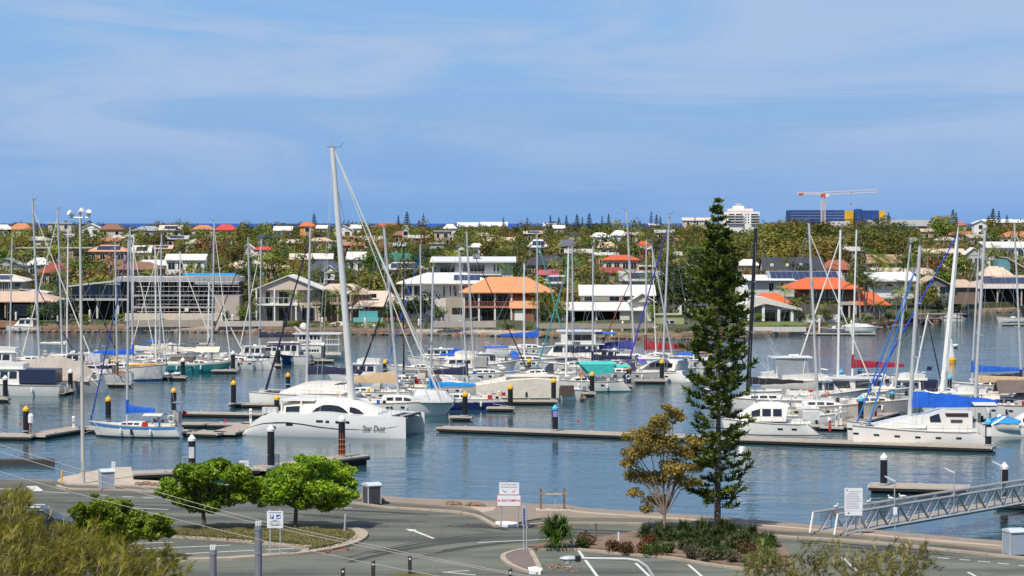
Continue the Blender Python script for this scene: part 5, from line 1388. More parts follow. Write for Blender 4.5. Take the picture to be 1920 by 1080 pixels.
# timber jetty with stairs on the right
c = G(1745, 609, 0); d = c.y; s = FPX / d
t = thing('timber_jetty', 'weathered timber jetty on piles with a stair down to the water', 'jetty', (c.x, d, 0), .0)
zt = Dp(1745, 597, d).z; x0, x1 = (1700 - 1745) / s, (1812 - 1745) / s
for i in range(16): MB().box(lerp(x0, x1, i / 16) + .02, lerp(x0, x1, (i + 1) / 16) - .02, 0, 4, zt - .15, zt).build('plank', M_TIMBER if i % 3 else M_BARKP, t)
for i in range(7):
 for q in (.2, 3.6): MB().tube([(lerp(x0, x1, (i + .3) / 7), q, -1), (lerp(x0, x1, (i + .3) / 7), q, zt + (.1 if i % 2 else .9))], .13, 7).build('pile', M_TIMBER, t)
MB().tube([(x0, 0, zt + .85), (x1, 0, zt + .85)], .05, 5).build('handrail', M_GALV, t); MB().tube([(x0, 4, zt + .85), (x1, 4, zt + .85)], .05, 5).build('handrail', M_GALV, t)
xs = (1738 - 1745) / s
for i in range(5): MB().box(xs + i * .32, xs + .3 + i * .32, -1.0, -.1, zt - .35 - i * .35, zt - .29 - i * .35).build('stair_tread', M_PEDGE, t)
for q in (-1.0, -.1): MB().hexa([(xs, q - .04, zt - .3), (xs + 1.7, q - .04, zt - 2.1), (xs + 1.7, q + .04, zt - 2.1), (xs, q + .04, zt - .3)], [(xs, q - .04, zt), (xs + 1.7, q - .04, zt - 1.8), (xs + 1.7, q + .04, zt - 1.8), (xs, q + .04, zt)]).build('stringer', M_PEDGE, t)
# channel marks
p = G(1783, 680, 0); t = thing('channel_buoy', 'white conical channel buoy on a yellow float', 'buoy', p)
MB().lathe([(.75, -.4), (.8, .5), (.55, .8)], 12).build('float', M_YEL, t, True); MB().lathe([(.6, .8), (.45, 1.8), (.22, 3.0), (.2, 3.3), (.05, 3.5)], 12).build('cone', M_WHITE, t, True)
for a in (-.55, .55): MB().tube([(a, 0, .8), (a * .8, 0, 1.6)], .04, 5).build('lifting_bar', M_GALV, t)
p = G(1786, 652, 0); t = thing('moored_float', 'white moored float carrying a green tubular frame', 'float', p)
MB().lathe([(.35, -.2), (.95, .2), (1.0, .45), (.8, .6)], 14).build('hull', M_WHITE, t, True)
for a in (-.7, -.25, .25, .7): MB().tube([(a, 0, .55), (a * 1.1, 0, 2.0)], .05, 5).build('frame_post', mat((.05, .3, .22), .5), t)
for z_ in (1.2, 2.0): MB().tube([(-.8, 0, z_), (.8, 0, z_)], .05, 5).build('frame_rail', mat((.05, .3, .22), .5), t)
# ------------------------------------------------------------------ boats
class Hull:
 """lofted hull in local coordinates: +x bow, +y port, waterline z = 0"""
 def __init__(s, L, B, fb, bowfb=None, rake=.10, transom=.06, sternw=.72, plumb=False, yoff=0.0, sternfb=None, full=2.2):
  s.L, s.B, s.fb = L, B, fb; s.bf = bowfb or fb * 1.3; s.sf = sternfb or fb
  s.rake = 0.01 if plumb else rake; s.tr = transom; s.sw = sternw; s.yo = yoff; s.full = full
 def half(s, u):
  if u > .42: return s.B / 2 * max(.0, 1 - ((u - .42) / .58) ** s.full)
  return s.B / 2 * (1 - (1 - s.sw) * ((.42 - u) / .42) ** 2)
 def sheer(s, u): return lerp(s.sf, s.bf, u) - (s.sf + s.bf) * .06 * sin(pi * u)
 def pt(s, u, v, side):
  """u 0 stern .. 1 bow, v 0 waterline .. 1 sheer (below 0: underwater)"""
  h = s.sheer(u); z = v * h if v >= 0 else v * .6
  k = max(0.0, min(1.0, v)); w = (.86 + .14 * k ** .7) if v >= 0 else .86 * (1 + v) ** .5 if v > -1 else 0.02
  x = (u - .5) * s.L
  x -= s.rake * s.L * (1 - max(0, v)) * max(0.0, u - .55) / .45 * .9
  x += s.tr * s.L * max(-.3, v) * max(0.0, .25 - u) / .25
  return Vector((x, side * max(.02, s.half(u) * w) + s.yo, z))
 US = (0, .08, .18, .3, .42, .54, .66, .77, .87, .95, 1.0)
 def build(s, t, m, deckm, name='hull'):
  VS = (-1, -.5, 0, .35, .7, 1)
  secs = []
  for u in s.US:
   secs.append([s.pt(u, v, -1) for v in reversed(VS)] + [s.pt(u, v, 1) for v in VS[1:]])
  MB().loft(secs).build(name, m, t, True)
  g = MB(); rows = []
  for u in s.US:
   a, b = s.pt(u, 1, -1), s.pt(u, 1, 1)
   rows.append([a * 1.0 + Vector((0, .03, .012)), (a + b) / 2 + Vector((0, 0, .05)), b + Vector((0, -.03, .012))])
  g.loft(rows, cap0=False, cap1=False); g.build('deck', deckm, t)
 def band(s, t, m, v0, v1, u0=0.0, u1=1.0, name='stripe', sides=(-1, 1), off=.012):
  for sd in sides:
   us = [lerp(u0, u1, i / 12) for i in range(13)]
   P = [[s.pt(u, v0, sd) + Vector((0, sd * off, 0)), s.pt(u, v1, sd) + Vector((0, sd * off, 0))] for u in us]
   MB().loft(P, cap0=False, cap1=False).build(name, m, t)
 def ports(s, t, us, v, w, h, sides=(-1, 1), m=None, name='porthole'):
  for sd in sides:
   for u in us:
    a, b = s.pt(u - w / s.L / 2, v, sd), s.pt(u + w / s.L / 2, v, sd); o = Vector((0, sd * .02, 0)); q = Vector((0, 0, h / 2))
    MB().quad(a - q + o, b - q + o, b + q + o, a + q + o).build(name, m or M_GLASS, t)
def px_t(C, hd, mpx):
 """distance along the boat axis from C at which the photo column mpx is reached"""
 h = Vector((cos(hd), sin(hd), 0)); lo, hi = -30.0, 30.0
 f = lambda q: PJ(C + h * q)[0] - mpx
 if f(lo) > f(hi): lo, hi = hi, lo
 for _ in range(40):
  m_ = (lo + hi) / 2
  if f(m_) > 0: hi = m_
  else: lo = m_
 return (lo + hi) / 2
def rig(t, C, hd, hull, mast, mastm, cover=None, coverm=None, boomz=None, fore=None, foresp=.05, zdeck=1.2, r=.10, boomlen=None, spread=2, stays=True, cover_h=.5, forex=None, wing=False, bimini_clear=0, boommat=None, stack=False):
 """mast standing at photo column mast[0], its head at photo point mast[1:]; boom runs aft"""
 mx = px_t(C, hd, mast[0]); r *= 1.3; foresp *= 1.25
 R = Matrix.Rotation(-hd, 4, 'Z')
 def loc(w): return R @ (w - C)
 base = Vector((mx, hull.yo if hull.yo == 0 else 0, zdeck))
 wb = C + Vector((cos(hd) * mx, sin(hd) * mx, 0))
 top = loc(Dp(mast[1], mast[2], wb.y))
 ax = top - base
 H = ax.length
 if wing:
  secs = []
  for k in range(8):
   u = k / 7; c = base + ax * u; w_ = lerp(.78, .40, u) if u < .98 else .06
   secs.append([c + Vector((w_ * .5, 0, 0)), c + Vector((0, .16, 0)), c + Vector((-w_ * .5, 0, 0)), c + Vector((0, -.16, 0))])
  m_ = MB().loft(secs, closed=True).build('mast', mastm, t, True)
 else:
  m_ = MB().tube([base - Vector((0, 0, .3)), base + ax * .5, top], r, 8, r * .75).build('mast', mastm, t, True)
 side = Vector((0, 1, 0))
 tips = []
 for k in range(spread):
  u = (.38, .68)[k] if spread == 2 else .55
  c = base + ax * u; w = (1.15, .85)[k] * hull.B / 3.4
  MB().tube([c - side * w - Vector((.2, 0, 0)), c, c + side * w - Vector((.2, 0, 0))], .035, 5).build('spreader', M_ALU, t)
  tips.append((c - side * w - Vector((.2, 0, 0)), c + side * w - Vector((.2, 0, 0))))
 MB().tube([top, top + Vector((0, 0, .9))], .012, 4).build('antenna', M_WIRE, m_)
 MB().box(top.x - .28, top.x + .1, -.05, .05, top.z, top.z + .12).build('masthead_light', M_ALUD, m_)
 MB().tube([top + Vector((-.1, 0, .1)), top + Vector((-.5, 0, .35)), top + Vector((-.72, 0, .35))], .018, 4).build('wind_vane', M_BLACK, m_)
 bow = Vector(((forex if forex is not None else .48 * hull.L), 0, hull.sheer(1) + .1)); stern = Vector((-.48 * hull.L, 0, hull.sheer(0) + .1))
 if stays:
  for sd in (0, 1):
   ch = Vector((mx - .3, (hull.B / 2 * .92) * (1 if sd else -1), hull.sheer(.5)))
   P = [ch] + [tp[sd] for tp in tips] + [base + ax * .97]
   MB().tube(P, .016, 3).build('shroud', M_WIRE, t)
   MB().tube([ch + Vector((.35, 0, 0)), base + ax * .38], .014, 3).build('lower_shroud', M_WIRE, t)
  MB().tube([top, stern], .016, 3).build('backstay', M_WIRE, t)
 if fore is not None:
  ft = base + ax * .95
  MB().tube([bow, bow.lerp(ft, .12), bow.lerp(ft, .6), ft], foresp * 1.25, 7, foresp * .55).build('furled_headsail', fore, t, True)
 elif stays:
  MB().tube([bow, base + ax * .97], .016, 3).build('forestay', M_WIRE, t)
 bz = boomz if boomz is not None else zdeck + 1.35
 bl = boomlen or hull.L * .36
 if boomlen != 0:
  b0 = base + ax * ((bz - base.z) / max(.1, ax.z)) - Vector((.15, 0, 0)); b1 = b0 + Vector((-bl, 0, .12))
  MB().tube([b0, b1], .075, 6).build('boom', boommat or mastm, t)
  if cover:
   secs = []
   for k in range(9):
    u = k / 8; c = b0.lerp(b1, u * 1.0); hgt = cover_h * (1 - .62 * u ** .8) + .04 * sin(k * 2.3); wd = .17 * (1 - .3 * u) + .015 * sin(k * 1.7)
    if stack: hgt = cover_h * (1.0 - .62 * u ** 1.25 + .03 * sin(k * 2.1))
    secs.append([c + Vector((0, wd * .8, -.08)), c + Vector((0, wd, hgt * .45)), c + Vector((0, .05, hgt)), c + Vector((0, -.05, hgt)), c + Vector((0, -wd, hgt * .45)), c + Vector((0, -wd * .8, -.08))])
   MB().loft(secs, closed=True).build('sail_cover', coverm, t, True)
   if not stack: MB().loft([[base + ax * ((bz + q - base.z) / ax.z) + Vector((a * .17, b * .17, 0)) for a, b in ((1, 0), (.5, .87), (-.5, .87), (-1, 0), (-.5, -.87), (.5, -.87))] for q in (-.1, cover_h * 1.1, cover_h * 1.6)], closed=True).build('mast_boot', coverm, t, True)
  MB().tube([b1 + Vector((.3, 0, 0)), base + ax * .97], .012, 3).build('topping_lift', M_WIRE, t)
 return base, top, mx
def cabin(t, x0, x1, w0, w1, z0, h, m, slope0=.25, slope1=.9, wins=3, winh=.45, name='cabin', winm=None, taper=.82):
 """coachroof: x0 aft, x1 fore; windows along both sides"""
 g = MB(); secs = []
 N_ = 7
 for k in range(N_):
  u = k / (N_ - 1); x = lerp(x0, x1, u); w = lerp(w0, w1, u)
  hh = h * (1 if .12 < u < .6 else (lerp(1, .18, (u - .6) / .4) if u >= .6 else .9)) if slope1 > .5 else h
  xs = x + (slope0 * (1 if u == 0 else 0))
  secs.append([(xs if k == 0 else x, -w, z0), (x, -w * taper, z0 + hh * .82), (x, -w * .45, z0 + hh), (x, w * .45, z0 + hh), (x, w * taper, z0 + hh * .82), (xs if k == 0 else x, w, z0)])
 c = g.loft(secs).build(name, m, t, True)
 for sd in (-1, 1):
  for i in range(wins):
   u0, u1 = lerp(.1, .72, (i + .1) / wins), lerp(.1, .72, (i + .9) / wins)
   P = []
   for u, v in ((u0, .28), (u1, .28), (u1, .28 + winh), (u0, .28 + winh)):
    x = lerp(x0, x1, u); w = lerp(w0, w1, u) * lerp(1, taper, v / .82); hh = h * (1 if u < .6 else lerp(1, .18, (u - .6) / .4) if slope1 > .5 else 1)
    P.append((x, sd * (w + .02), z0 + hh * v))
   MB().quad(*P).build('window', winm or M_GLASS, c)
 return c
def canopy(t, x0, x1, w, z, m, name='bimini', drop=.0, posts=True, zb=1.0, arch=.18):
 secs = [[(lerp(x0, x1, k / 4), w * a, z + arch * (1 - a * a) - drop * abs(k / 4 - .5) * .6) for a in (-1, -.5, 0, .5, 1)] for k in range(5)]
 b = MB().loft(secs, cap0=False, cap1=False)
 b.loft([[(p[0], p[1], p[2] - .05) for p in c] for c in secs], cap0=False, cap1=False)
 o = b.build(name, m, t, True)
 if posts:
  for x in (x0 + .1, x1 - .1):
   for s in (-1, 1): MB().tube([(x, s * w * .96, zb), (x, s * w * .96, z)], .02, 4).build('frame_tube', M_STEEL, o)
 return o
def dodger(t, x, w, z0, h, m, L=1.3):
 secs = [[(x + a, w * cos(q), z0 + hh * sin(q)) for q in [pi * j / 8 for j in range(9)]] for a, hh in ((L * .9, h * .35), (L * .45, h * .95), (0, h))]
 d = MB().loft(secs, cap1=False, cap0=False).build('dodger', m, t, True)
 MB().quad((x + L * .80, -w * .6, z0 + h * .22), (x + L * .80, w * .6, z0 + h * .22), (x + L * .5, w * .5, z0 + h * .86), (x + L * .5, -w * .5, z0 + h * .86)).build('clear_panel', M_GLASS, d)
def rails(t, hull, u0=.0, u1=1.0, h=.62, n=9, wires=2, sides=(-1, 1)):
 for sd in sides:
  P = [hull.pt(lerp(u0, u1, k / n), 1, sd) + Vector((0, -sd * .06, 0)) for k in range(n + 1)]
  for p in P: MB().tube([p, p + Vector((0, 0, h))], .016, 4).build('stanchion', M_STEEL, t)
  for w in range(wires): MB().tube([p + Vector((0, 0, h * (w + 1) / wires)) for p in P], .009, 3).build('lifeline', M_STEEL, t)
def outboard(t, x, y, z, m=None):
 o = MB().box(x - .28, x + .12, y - .16, y + .16, z + .25, z + .75).build('outboard', m or M_ALUD, t)
 MB().box(x - .14, x + .04, y - .07, y + .07, z - .7, z + .25).build('leg', m or M_ALUD, o)
def ring(t, x, y, z, m, r=.3):
 P = [(x + r * cos(a), y, z + r * sin(a)) for a in [2 * pi * k / 12 for k in range(13)]]
 MB().tube(P, .075, 6).build('lifebuoy', m, t, True)
def inflatable(t, L, W, tubem, z=0.15, name='tube'):
 for s in (-1, 1):
  MB().tube([(-L / 2, s * W / 2, z), (L * .2, s * W / 2, z + .02), (L * .42, s * W * .3, z + .12), (L * .5, 0, z + .2)], .2, 8, .17).build(name, tubem, t, True)
 MB().box(-L / 2 + .1, L * .3, -W / 2 + .1, W / 2 - .1, z - .12, z - .05).build('floor', M_GREYC, t); MB().box(-L / 2, -L / 2 + .12, -W / 2, W / 2, z - .15, z + .3).build('transom', M_GEL, t)

RCL = random.Random(21)
CLM = [M_NAVY, M_GREYC, M_CREAMC, M_BLUEC, M_BROWNC, M_WHITE, M_TANC, M_LGREYC, M_YEL, M_RED, M_BLACK, M_TEALC]
def clutter(t, hl, zd, B):
 """the loose gear that lies about on a cruising yacht"""
 L = hl.L; r = RCL
 for k in range(r.randrange(3, 7)):          # bags, cans and boxes by the rails
  u = r.uniform(.04, .5); sd = r.choice((-1, 1)); p = hl.pt(u, 1, sd); q = r.uniform(.14, .26); h = r.uniform(.25, .5)
  MB().box(p.x - q, p.x + q, p.y - sd * .1 - .12, p.y - sd * .1 + .12, p.z + .02, p.z + h).build(r.choice(('jerry_can', 'deck_bag', 'locker')), r.choice(CLM), t)
 if r.random() < .6:                          # solar panel on a stern arch
  x = -.45 * L; w = B * .34; z = zd + r.uniform(1.7, 2.2)
  for s in (-1, 1): MB().tube([(x, s * w, zd), (x - .1, s * w, z)], .025, 4).build('arch_leg', M_STEEL, t)
  MB().hexa([(x - .5, -w, z), (x + .5, -w, z + .05), (x + .5, w, z + .05), (x - .5, w, z)], [(x - .5, -w, z + .05), (x + .5, -w, z + .1), (x + .5, w, z + .1), (x - .5, w, z + .05)]).build('solar_panel', M_GLASS, t)
 if r.random() < .5: MB().tube([(.28 * L, -.3, zd + .22), (.36 * L, .1, zd + .26), (.43 * L, 0, zd + .3)], r.uniform(.12, .2), 7, .09).build('sail_bag', r.choice(CLM[:8]), t, True)
 if r.random() < .45:
  s = r.choice((-1, 1)); MB().lathe([(.1, 0), (.42, .08), (.46, .25), (.1, .4)], 10, (.22 * L, s * .3, zd + .42)).build('upturned_tender', r.choice((M_GEL, M_LGREYC, M_GREYC)), t, True)
 if r.random() < .5: ring(t, -.45 * L, r.choice((-1, 1)) * B * .3, zd + .55, r.choice((M_ORANGE, M_YEL, M_WHITE, M_RED)), .27)
 for k in range(2): MB().lathe([(.09, 0), (.11, .1), (.07, .18)], 7, (-.2 * L, (-1, 1)[k] * B * .28, zd + .32)).build('winch', M_STEEL, t)
 if r.random() < .4: MB().tube([(-.47 * L, B * .3, zd), (-.47 * L, B * .3, zd + 2.4)], .025, 4).build('wind_generator_pole', M_STEEL, t); 
 if r.random() < .35: MB().quad((-.49 * L, .05, zd + 1.0), (-.53 * L, .05, zd + .9), (-.55 * L, .08, zd + 1.35), (-.50 * L, .05, zd + 1.5)).build('ensign', r.choice((M_RED, M_NAVY)), t)
 for k in range(3):                           # mooring lines to the pontoon
  u = (.04, .5, .94)[k]; sd = r.choice((-1, 1)); p = hl.pt(u, 1, sd)
  MB().tube([p, p + Vector((r.uniform(-1, 1), sd * .7, -.5)), p + Vector((r.uniform(-1.5, 1.5), sd * 1.4, -p.z + .45))], .018, 3).build('mooring_line', M_ROPE, t)
def yacht(label, c, L, head, hullm=M_GEL, fb=1.15, B=None, stripe=None, boot=None, mast=None, mastm=M_ALU, cover=None, cover_h=.55, fore=None, foresp=.07, dod=None, bim=None, cab=M_GEL, name='sailing_yacht', cat='yacht', boomlen=None, plumb=False, transom=.06, deck=M_DECK, boomz=None, ports=3, spread=2, extra=None, wing=False, cabh=.5, railn=9, forex=None, group='sailing yachts in the marina', r=.1, bowfb=None, stack=False, boommat=None):
 hd = radians(head); C = G(c[0], c[1], 0)
 t = thing(name, label, cat, C, hd, group)
 B = B or L * .30
 hl = Hull(L, B, fb, bowfb, plumb=plumb, transom=transom)
 hl.build(t, hullm, deck)
 if stripe: hl.band(t, stripe[0], stripe[1], stripe[2])
 if boot: hl.band(t, boot, -.02, .12, name='boot_stripe')
 hl.band(t, M_TEAK if stripe is None else M_ALU, .955, 1.0, name='toe_rail', off=.02)
 zd = fb * .98
 cabin(t, -.10 * L, .24 * L, B * .30, B * .20, zd, cabh, cab, wins=3)
 MB().box(.26 * L, .31 * L, -.3, .3, zd + .05, zd + .14).build('hatch', M_GLASS, t)
 # cockpit coaming and wheel
 for s in (-1, 1): MB().box(-.40 * L, -.10 * L, s * B * .24 - .12, s * B * .24 + .12, zd, zd + .32).build('coaming', cab, t)
 MB().tube([(-.33 * L + .0, .35 * cos(a), zd + .65 + .35 * sin(a)) for a in [2 * pi * k / 10 for k in range(11)]], .022, 4).build('wheel', M_STEEL, t)
 rails(t, hl, .0, .985, n=railn)
 # pulpit and pushpit
 for u, q in ((.95, 1.0), (.02, 0.0)):
  P = [hl.pt(u, 1, -1) + Vector((0, 0, .66)), hl.pt(q, 1, -1) + Vector((.15 if q else -.1, 0, .72)), hl.pt(q, 1, 1) + Vector((.15 if q else -.1, 0, .72)), hl.pt(u, 1, 1) + Vector((0, 0, .66))]
  MB().tube(P, .022, 5).build('pulpit' if q else 'pushpit', M_STEEL, t)
 if ports: hl.ports(t, [.35 + .12 * k for k in range(ports)], .68, .45, .16)
 if mast: rig(t, C, hd, hl, mast, mastm, cover is not None, cover, boomz, fore, foresp, zd + cabh * .7, r, boomlen, spread, cover_h=cover_h, wing=wing, forex=forex, stack=stack, boommat=boommat)
 if dod: dodger(t, -.14 * L, B * .33, zd + .25, 1.0, dod)
 if bim: canopy(t, -.42 * L, -.17 * L, B * .40, zd + 1.75, bim, zb=zd)
 # fenders along the topsides
 for u in (.3, .5, .62):
  for sd in (-1, 1):
   p = hl.pt(u, .75, sd); MB().lathe([(.04, -.55), (.11, -.45), (.11, -.05), (.03, .05)], 7, (p.x, p.y + sd * .12, p.z)).build('fender', M_NAVY if u == .5 else M_WHITE, t)
 clutter(t, hl, zd, B)
 if extra: extra(t, hl, zd)
 return t, hl
def launch(label, c, L, head, hullm=M_GEL, fb=1.2, B=None, decks=1, cabx=(-.25, .22), cabh=1.4, canvas=None, fly=None, stripe=None, name='motor_cruiser', cat='motor boat', roofm=None, winm=None, extra=None, platform=True, arch=False, group='motor boats in the marina', boot=None, bow=1.45, wins=4):
 hd = radians(head); C = G(c[0], c[1], 0)
 t = thing(name, label, cat, C, hd, group); B = B or L * .32
 hl = Hull(L, B, fb, fb * bow, rake=.12, transom=-.01, sternw=.9); hl.build(t, hullm, M_DECK)
 if stripe: hl.band(t, stripe[0], stripe[1], stripe[2])
 if boot: hl.band(t, boot, -.02, .14, name='boot_stripe')
 hl.band(t, M_ALUD, .93, .99, name='rub_rail', off=.03)
 zd = fb * .97
 x0, x1 = cabx[0] * L, cabx[1] * L
 c_ = MB().loft([[(x0, -B * .4, zd), (x0 + .1, -B * .37, zd + cabh), (x0 + .1, B * .37, zd + cabh), (x0, B * .4, zd)], [(x1 - .1, -B * .36, zd), (x1 - cabh * .75, -B * .33, zd + cabh), (x1 - cabh * .75, B * .33, zd + cabh), (x1 - .1, B * .36, zd)],
     [(x1 + .6, -B * .26, zd), (x1 - cabh * .55, -B * .28, zd + cabh * .98), (x1 - cabh * .55, B * .28, zd + cabh * .98), (x1 + .6, B * .26, zd)]]).build('cabin', M_GEL, t)
 for sd in (-1, 1):
  for i in range(wins):
   a, b = lerp(x0 + .25, x1 - .55, (i + .08) / wins), lerp(x0 + .25, x1 - .55, (i + .92) / wins)
   y = lambda x, v: sd * (lerp(B * .4, B * .36, (x - x0) / (x1 - x0)) - v * B * .03 + .025)
   MB().quad((a, y(a, .45), zd + cabh * .42), (b, y(b, .45), zd + cabh * .42), (b - .1, y(b, .85), zd + cabh * .86), (a - .02, y(a, .85), zd + cabh * .86)).build('window', winm or M_GLASS, c_)
 MB().quad((x1 + .42, -B * .24, zd + cabh * .2), (x1 + .42, B * .24, zd + cabh * .2), (x1 - cabh * .38, B * .25, zd + cabh * .88), (x1 - cabh * .38, -B * .25, zd + cabh * .88)).build('windscreen', winm or M_GLASS, c_)
 MB().box(x0 - .7, x1 - cabh * .5, -B * .41, B * .41, zd + cabh, zd + cabh + .1).build('roof', roofm or M_GEL, t)
 if platform: MB().box(-L * .5 - .7, -L * .5 + .1, -B * .42, B * .42, .22, .34).build('swim_platform', M_TEAK, t)
 if canvas:
  MB().loft([[(x, -B * .40, zd + .25), (x + .0, -B * .40, zd + cabh + .02), (x, B * .40, zd + cabh + .02), (x, B * .40, zd + .25)] for x in (-L * .47, x0 - .02)]).build('cockpit_enclosure', canvas, t)
 if fly:
  zf = zd + cabh + .1
  MB().loft([[(x, -w, zf), (x - .05, -w * 1.03, zf + h_), (x - .05, w * 1.03, zf + h_), (x, w, zf)] for x, w, h_ in ((x0 - .4, B * .34, .55), (x0 + (x1 - x0) * .45, B * .33, .7), (x1 - cabh * .9, B * .24, .55))]).build('flybridge', M_GEL, t)
  if fly != 1: canopy(t, x0 - .2, x0 + (x1 - x0) * .5, B * .34, zf + 2.0, fly, 'bimini', zb=zf + .4)
 if arch:
  for s in (-1, 1): MB().tube([(x0 + .3, s * B * .36, zd + cabh), (x0 - .2, s * B * .34, zd + cabh + 1.0)], .06, 5).build('radar_arch', M_GEL, t)
  MB().box(x0 - .4, x0, -B * .36, B * .36, zd + cabh + .95, zd + cabh + 1.08).build('arch_top', M_GEL, t)
 rails(t, hl, .5, .98, .7, 6, 1)
 MB().tube([hl.pt(.9, 1, -1) + Vector((0, 0, .7)), hl.pt(1, 1, 1) + Vector((.2, 0, .75)), hl.pt(.9, 1, 1) + Vector((0, 0, .7))], .024, 5).build('bow_rail', M_STEEL, t)
 for u in (.25, .5, .7):
  for sd in (-1, 1):
   p = hl.pt(u, .75, sd); MB().lathe([(.04, -.55), (.12, -.45), (.12, -.05), (.03, .05)], 7, (p.x, p.y + sd * .13, p.z)).build('fender', M_WHITE if u != .5 else M_NAVY, t)
 MB().tube([(x0 + .6, B * .2, zd + cabh), (x0 + .4, B * .2, zd + cabh + 2.4)], .014, 4).build('antenna', M_WHITE, t)
 MB().lathe([(.28, 0), (.3, .1), (.12, .2)], 10, (x0 + 1.1, 0, zd + cabh + .1)).build('radome', M_WHITE, t)
 if extra: extra(t, hl, zd)
 return t, hl
def catamaran(label, c, L, head, B=6.5, fb=1.5, hullm=M_GEL, mast=None, mastm=M_ALU, cover=None, fore=None, cab=(-.25, .15, 1.5), winm=None, extra=None, boomlen=None, cover_h=.7, group='catamarans in the marina', hullw=1.7, plumb=True, foresp=.08, stern_step=True, spread=2, boomz=None, wing=False, r=.13, wins=4, forex=None, stack=False, ports=4, name='sailing_catamaran', cabw=.33, bim=None, cabm=None):
 hd = radians(head); C = G(c[0], c[1], 0)
 t = thing(name, label, 'catamaran', C, hd, group)
 hs = []
 for s in (-1, 1):
  hl = Hull(L, hullw, fb, fb * 1.12, plumb=plumb, rake=.05, transom=.16 if stern_step else .05, sternw=.7, yoff=s * (B - hullw) / 2, full=1.7, sternfb=fb * .8)
  hl.build(t, hullm, M_DECK); hs.append(hl)
  hl.band(t, M_ALUD, .95, 1.0, name='gunwale', off=.02)
  if ports: hl.ports(t, [.28 + .14 * k for k in range(ports)], .62, .5, .17)
 zd = fb * .95
 MB().box(-L * .36, L * .12, -B / 2 + hullw * .8, B / 2 - hullw * .8, fb * .5, zd + .02).build('bridge_deck', M_GELB, t)
 MB().tube([(L * .40, -B / 2 + hullw * .5, fb * 1.0), (L * .40, B / 2 - hullw * .5, fb * 1.0)], .09, 7).build('cross_beam', M_ALU, t)
 for k in range(2):
  y0_ = -B * .26 + k * B * .27
  MB().box(L * .12, L * .40, y0_, y0_ + B * .25, zd - .04, zd - .01).build('trampoline', M_BLKC, t)
 cabin(t, cab[0] * L, cab[1] * L, B * cabw, B * cabw * .8, zd, cab[2], cabm or M_GEL, wins=wins, winh=.4, winm=winm)
 bc = Hull(L, B, fb, fb * 1.12)
 for hl in hs: rails(t, hl, .05, .95, .6, 8, 2, sides=(-1 if hl.yo < 0 else 1,))
 if mast: rig(t, C, hd, bc, mast, mastm, cover is not None, cover, boomz or zd + cab[2] + .5, fore, foresp, zd + cab[2] * .6, r, boomlen, spread, cover_h=cover_h, wing=wing, forex=forex if forex is not None else L * .40, stack=stack)
 if bim: canopy(t, (cab[0] - .2) * L, (cab[0] + .02) * L, B * .34, zd + 2.1, bim, zb=zd)
 if extra: extra(t, hs, zd)
 return t, hs
# ------------------------------------------------------------------ the fleet, boat by boat
# --- blue striped yacht in front at left
def ex(t, hl, zd):
 canopy(t, -.30 * hl.L, -.10 * hl.L, hl.B * .36, zd + 1.0, M_LGREYC, 'spray_cover', zb=zd)
 MB().box(-.47 * hl.L, -.40 * hl.L, -.55, .55, zd + .25, zd + 1.35).build('stern_canvas', M_GREYC, t)
 ring(t, -.40 * hl.L, .85, zd + .75, M_CREAMC, .32); ring(t, -.34 * hl.L, -.9, zd + .6, M_LGREYC, .3)
 MB().tube([(-.48 * hl.L, .3, zd), (-.49 * hl.L, .3, zd + 2.0)], .03, 5).build('wind_generator_pole', M_STEEL, t)
 for k in range(5): MB().box(-.30 * hl.L + k * .22, -.30 * hl.L + k * .22 + .16, .3 * (k % 2), .3 * (k % 2) + .3, zd + .4, zd + .62 + .1 * (k % 3)).build('deck_bag', (M_NAVY, M_TANC, M_GREYC, M_BLACK, M_CREAMC)[k], t)
yacht('white sloop with a blue stripe along its side, alone in the left foreground', (255, 819), 9.3, 172, fb=1.12, B=3.0, stripe=(mat((.06, .22, .52), .3), .74, .93), boot=mat((.01, .04, .06), .5), mast=(238, 241, 450), mastm=M_ALU, cover=M_BLUEC, cover_h=.75, fore=mat((.01, .05, .32), .7), foresp=.055, dod=None, boomlen=2.6, extra=ex, ports=0, cabh=.42, spread=1, group=None, boomz=2.35)

# --- the big motor sailing catamaran with the name on its side
hd = radians(-14); C = G(622, 819.5, 0); s_ = FPX / C.y
C = C + Vector((0, 3.3, 0))
t = thing('sailing_catamaran', 'large white sailing catamaran with a black swoosh and name on its hull', 'catamaran', C, hd)
Ls = 16.2
def sdx(px): return (px - 622) / s_ / cos(hd)
M_SD = mat((.74, .725, .69), .22, var=.05, scale=.5, stain=.06); M_SDB = mat((.012, .012, .014), .3, var=.1)
def sdhull(yo):
 prof = [(468, .18), (474, .55), (482, .95), (492, 1.45), (506, 1.92), (525, 2.2), (560, 2.3), (590, 2.26), (610, 2.42), (635, 2.4), (665, 2.22), (700, 2.12), (745, 2.08), (772, 2.05), (777, 1.95)]
 secs = []
 for i, (px, zt) in enumerate(prof):
  x = sdx(px); u = i / (len(prof) - 1)
  w = .95 * (1 - max(0, (px - 640) / 137) ** 1.8 * .94) * (.72 + .28 * min(1, (px - 468) / 70)); w = max(.05, w)
  secs.append([(x, yo - w * .94, zt), (x, yo - w, zt * .6), (x, yo - w * .86, 0.0), (x, yo - w * .4, -.5), (x, yo + w * .4, -.5), (x, yo + w * .86, 0.0), (x, yo + w, zt * .6), (x, yo + w * .94, zt)])
 MB().loft(secs, closed=True).build('hull', M_SD, t, True)
 return prof
for yo in (-3.0, 3.4): sdhull(yo)
def side_pt(px, z, yo=-3.0, off=.02):
 w = .95 * (1 - max(0, (px - 640) / 137) ** 1.8 * .94) * (.72 + .28 * min(1, (px - 468) / 70)); w = max(.05, w)
 return Vector((sdx(px), yo - w * (.86 + .14 * min(1, z / 1.2)) - off, z))
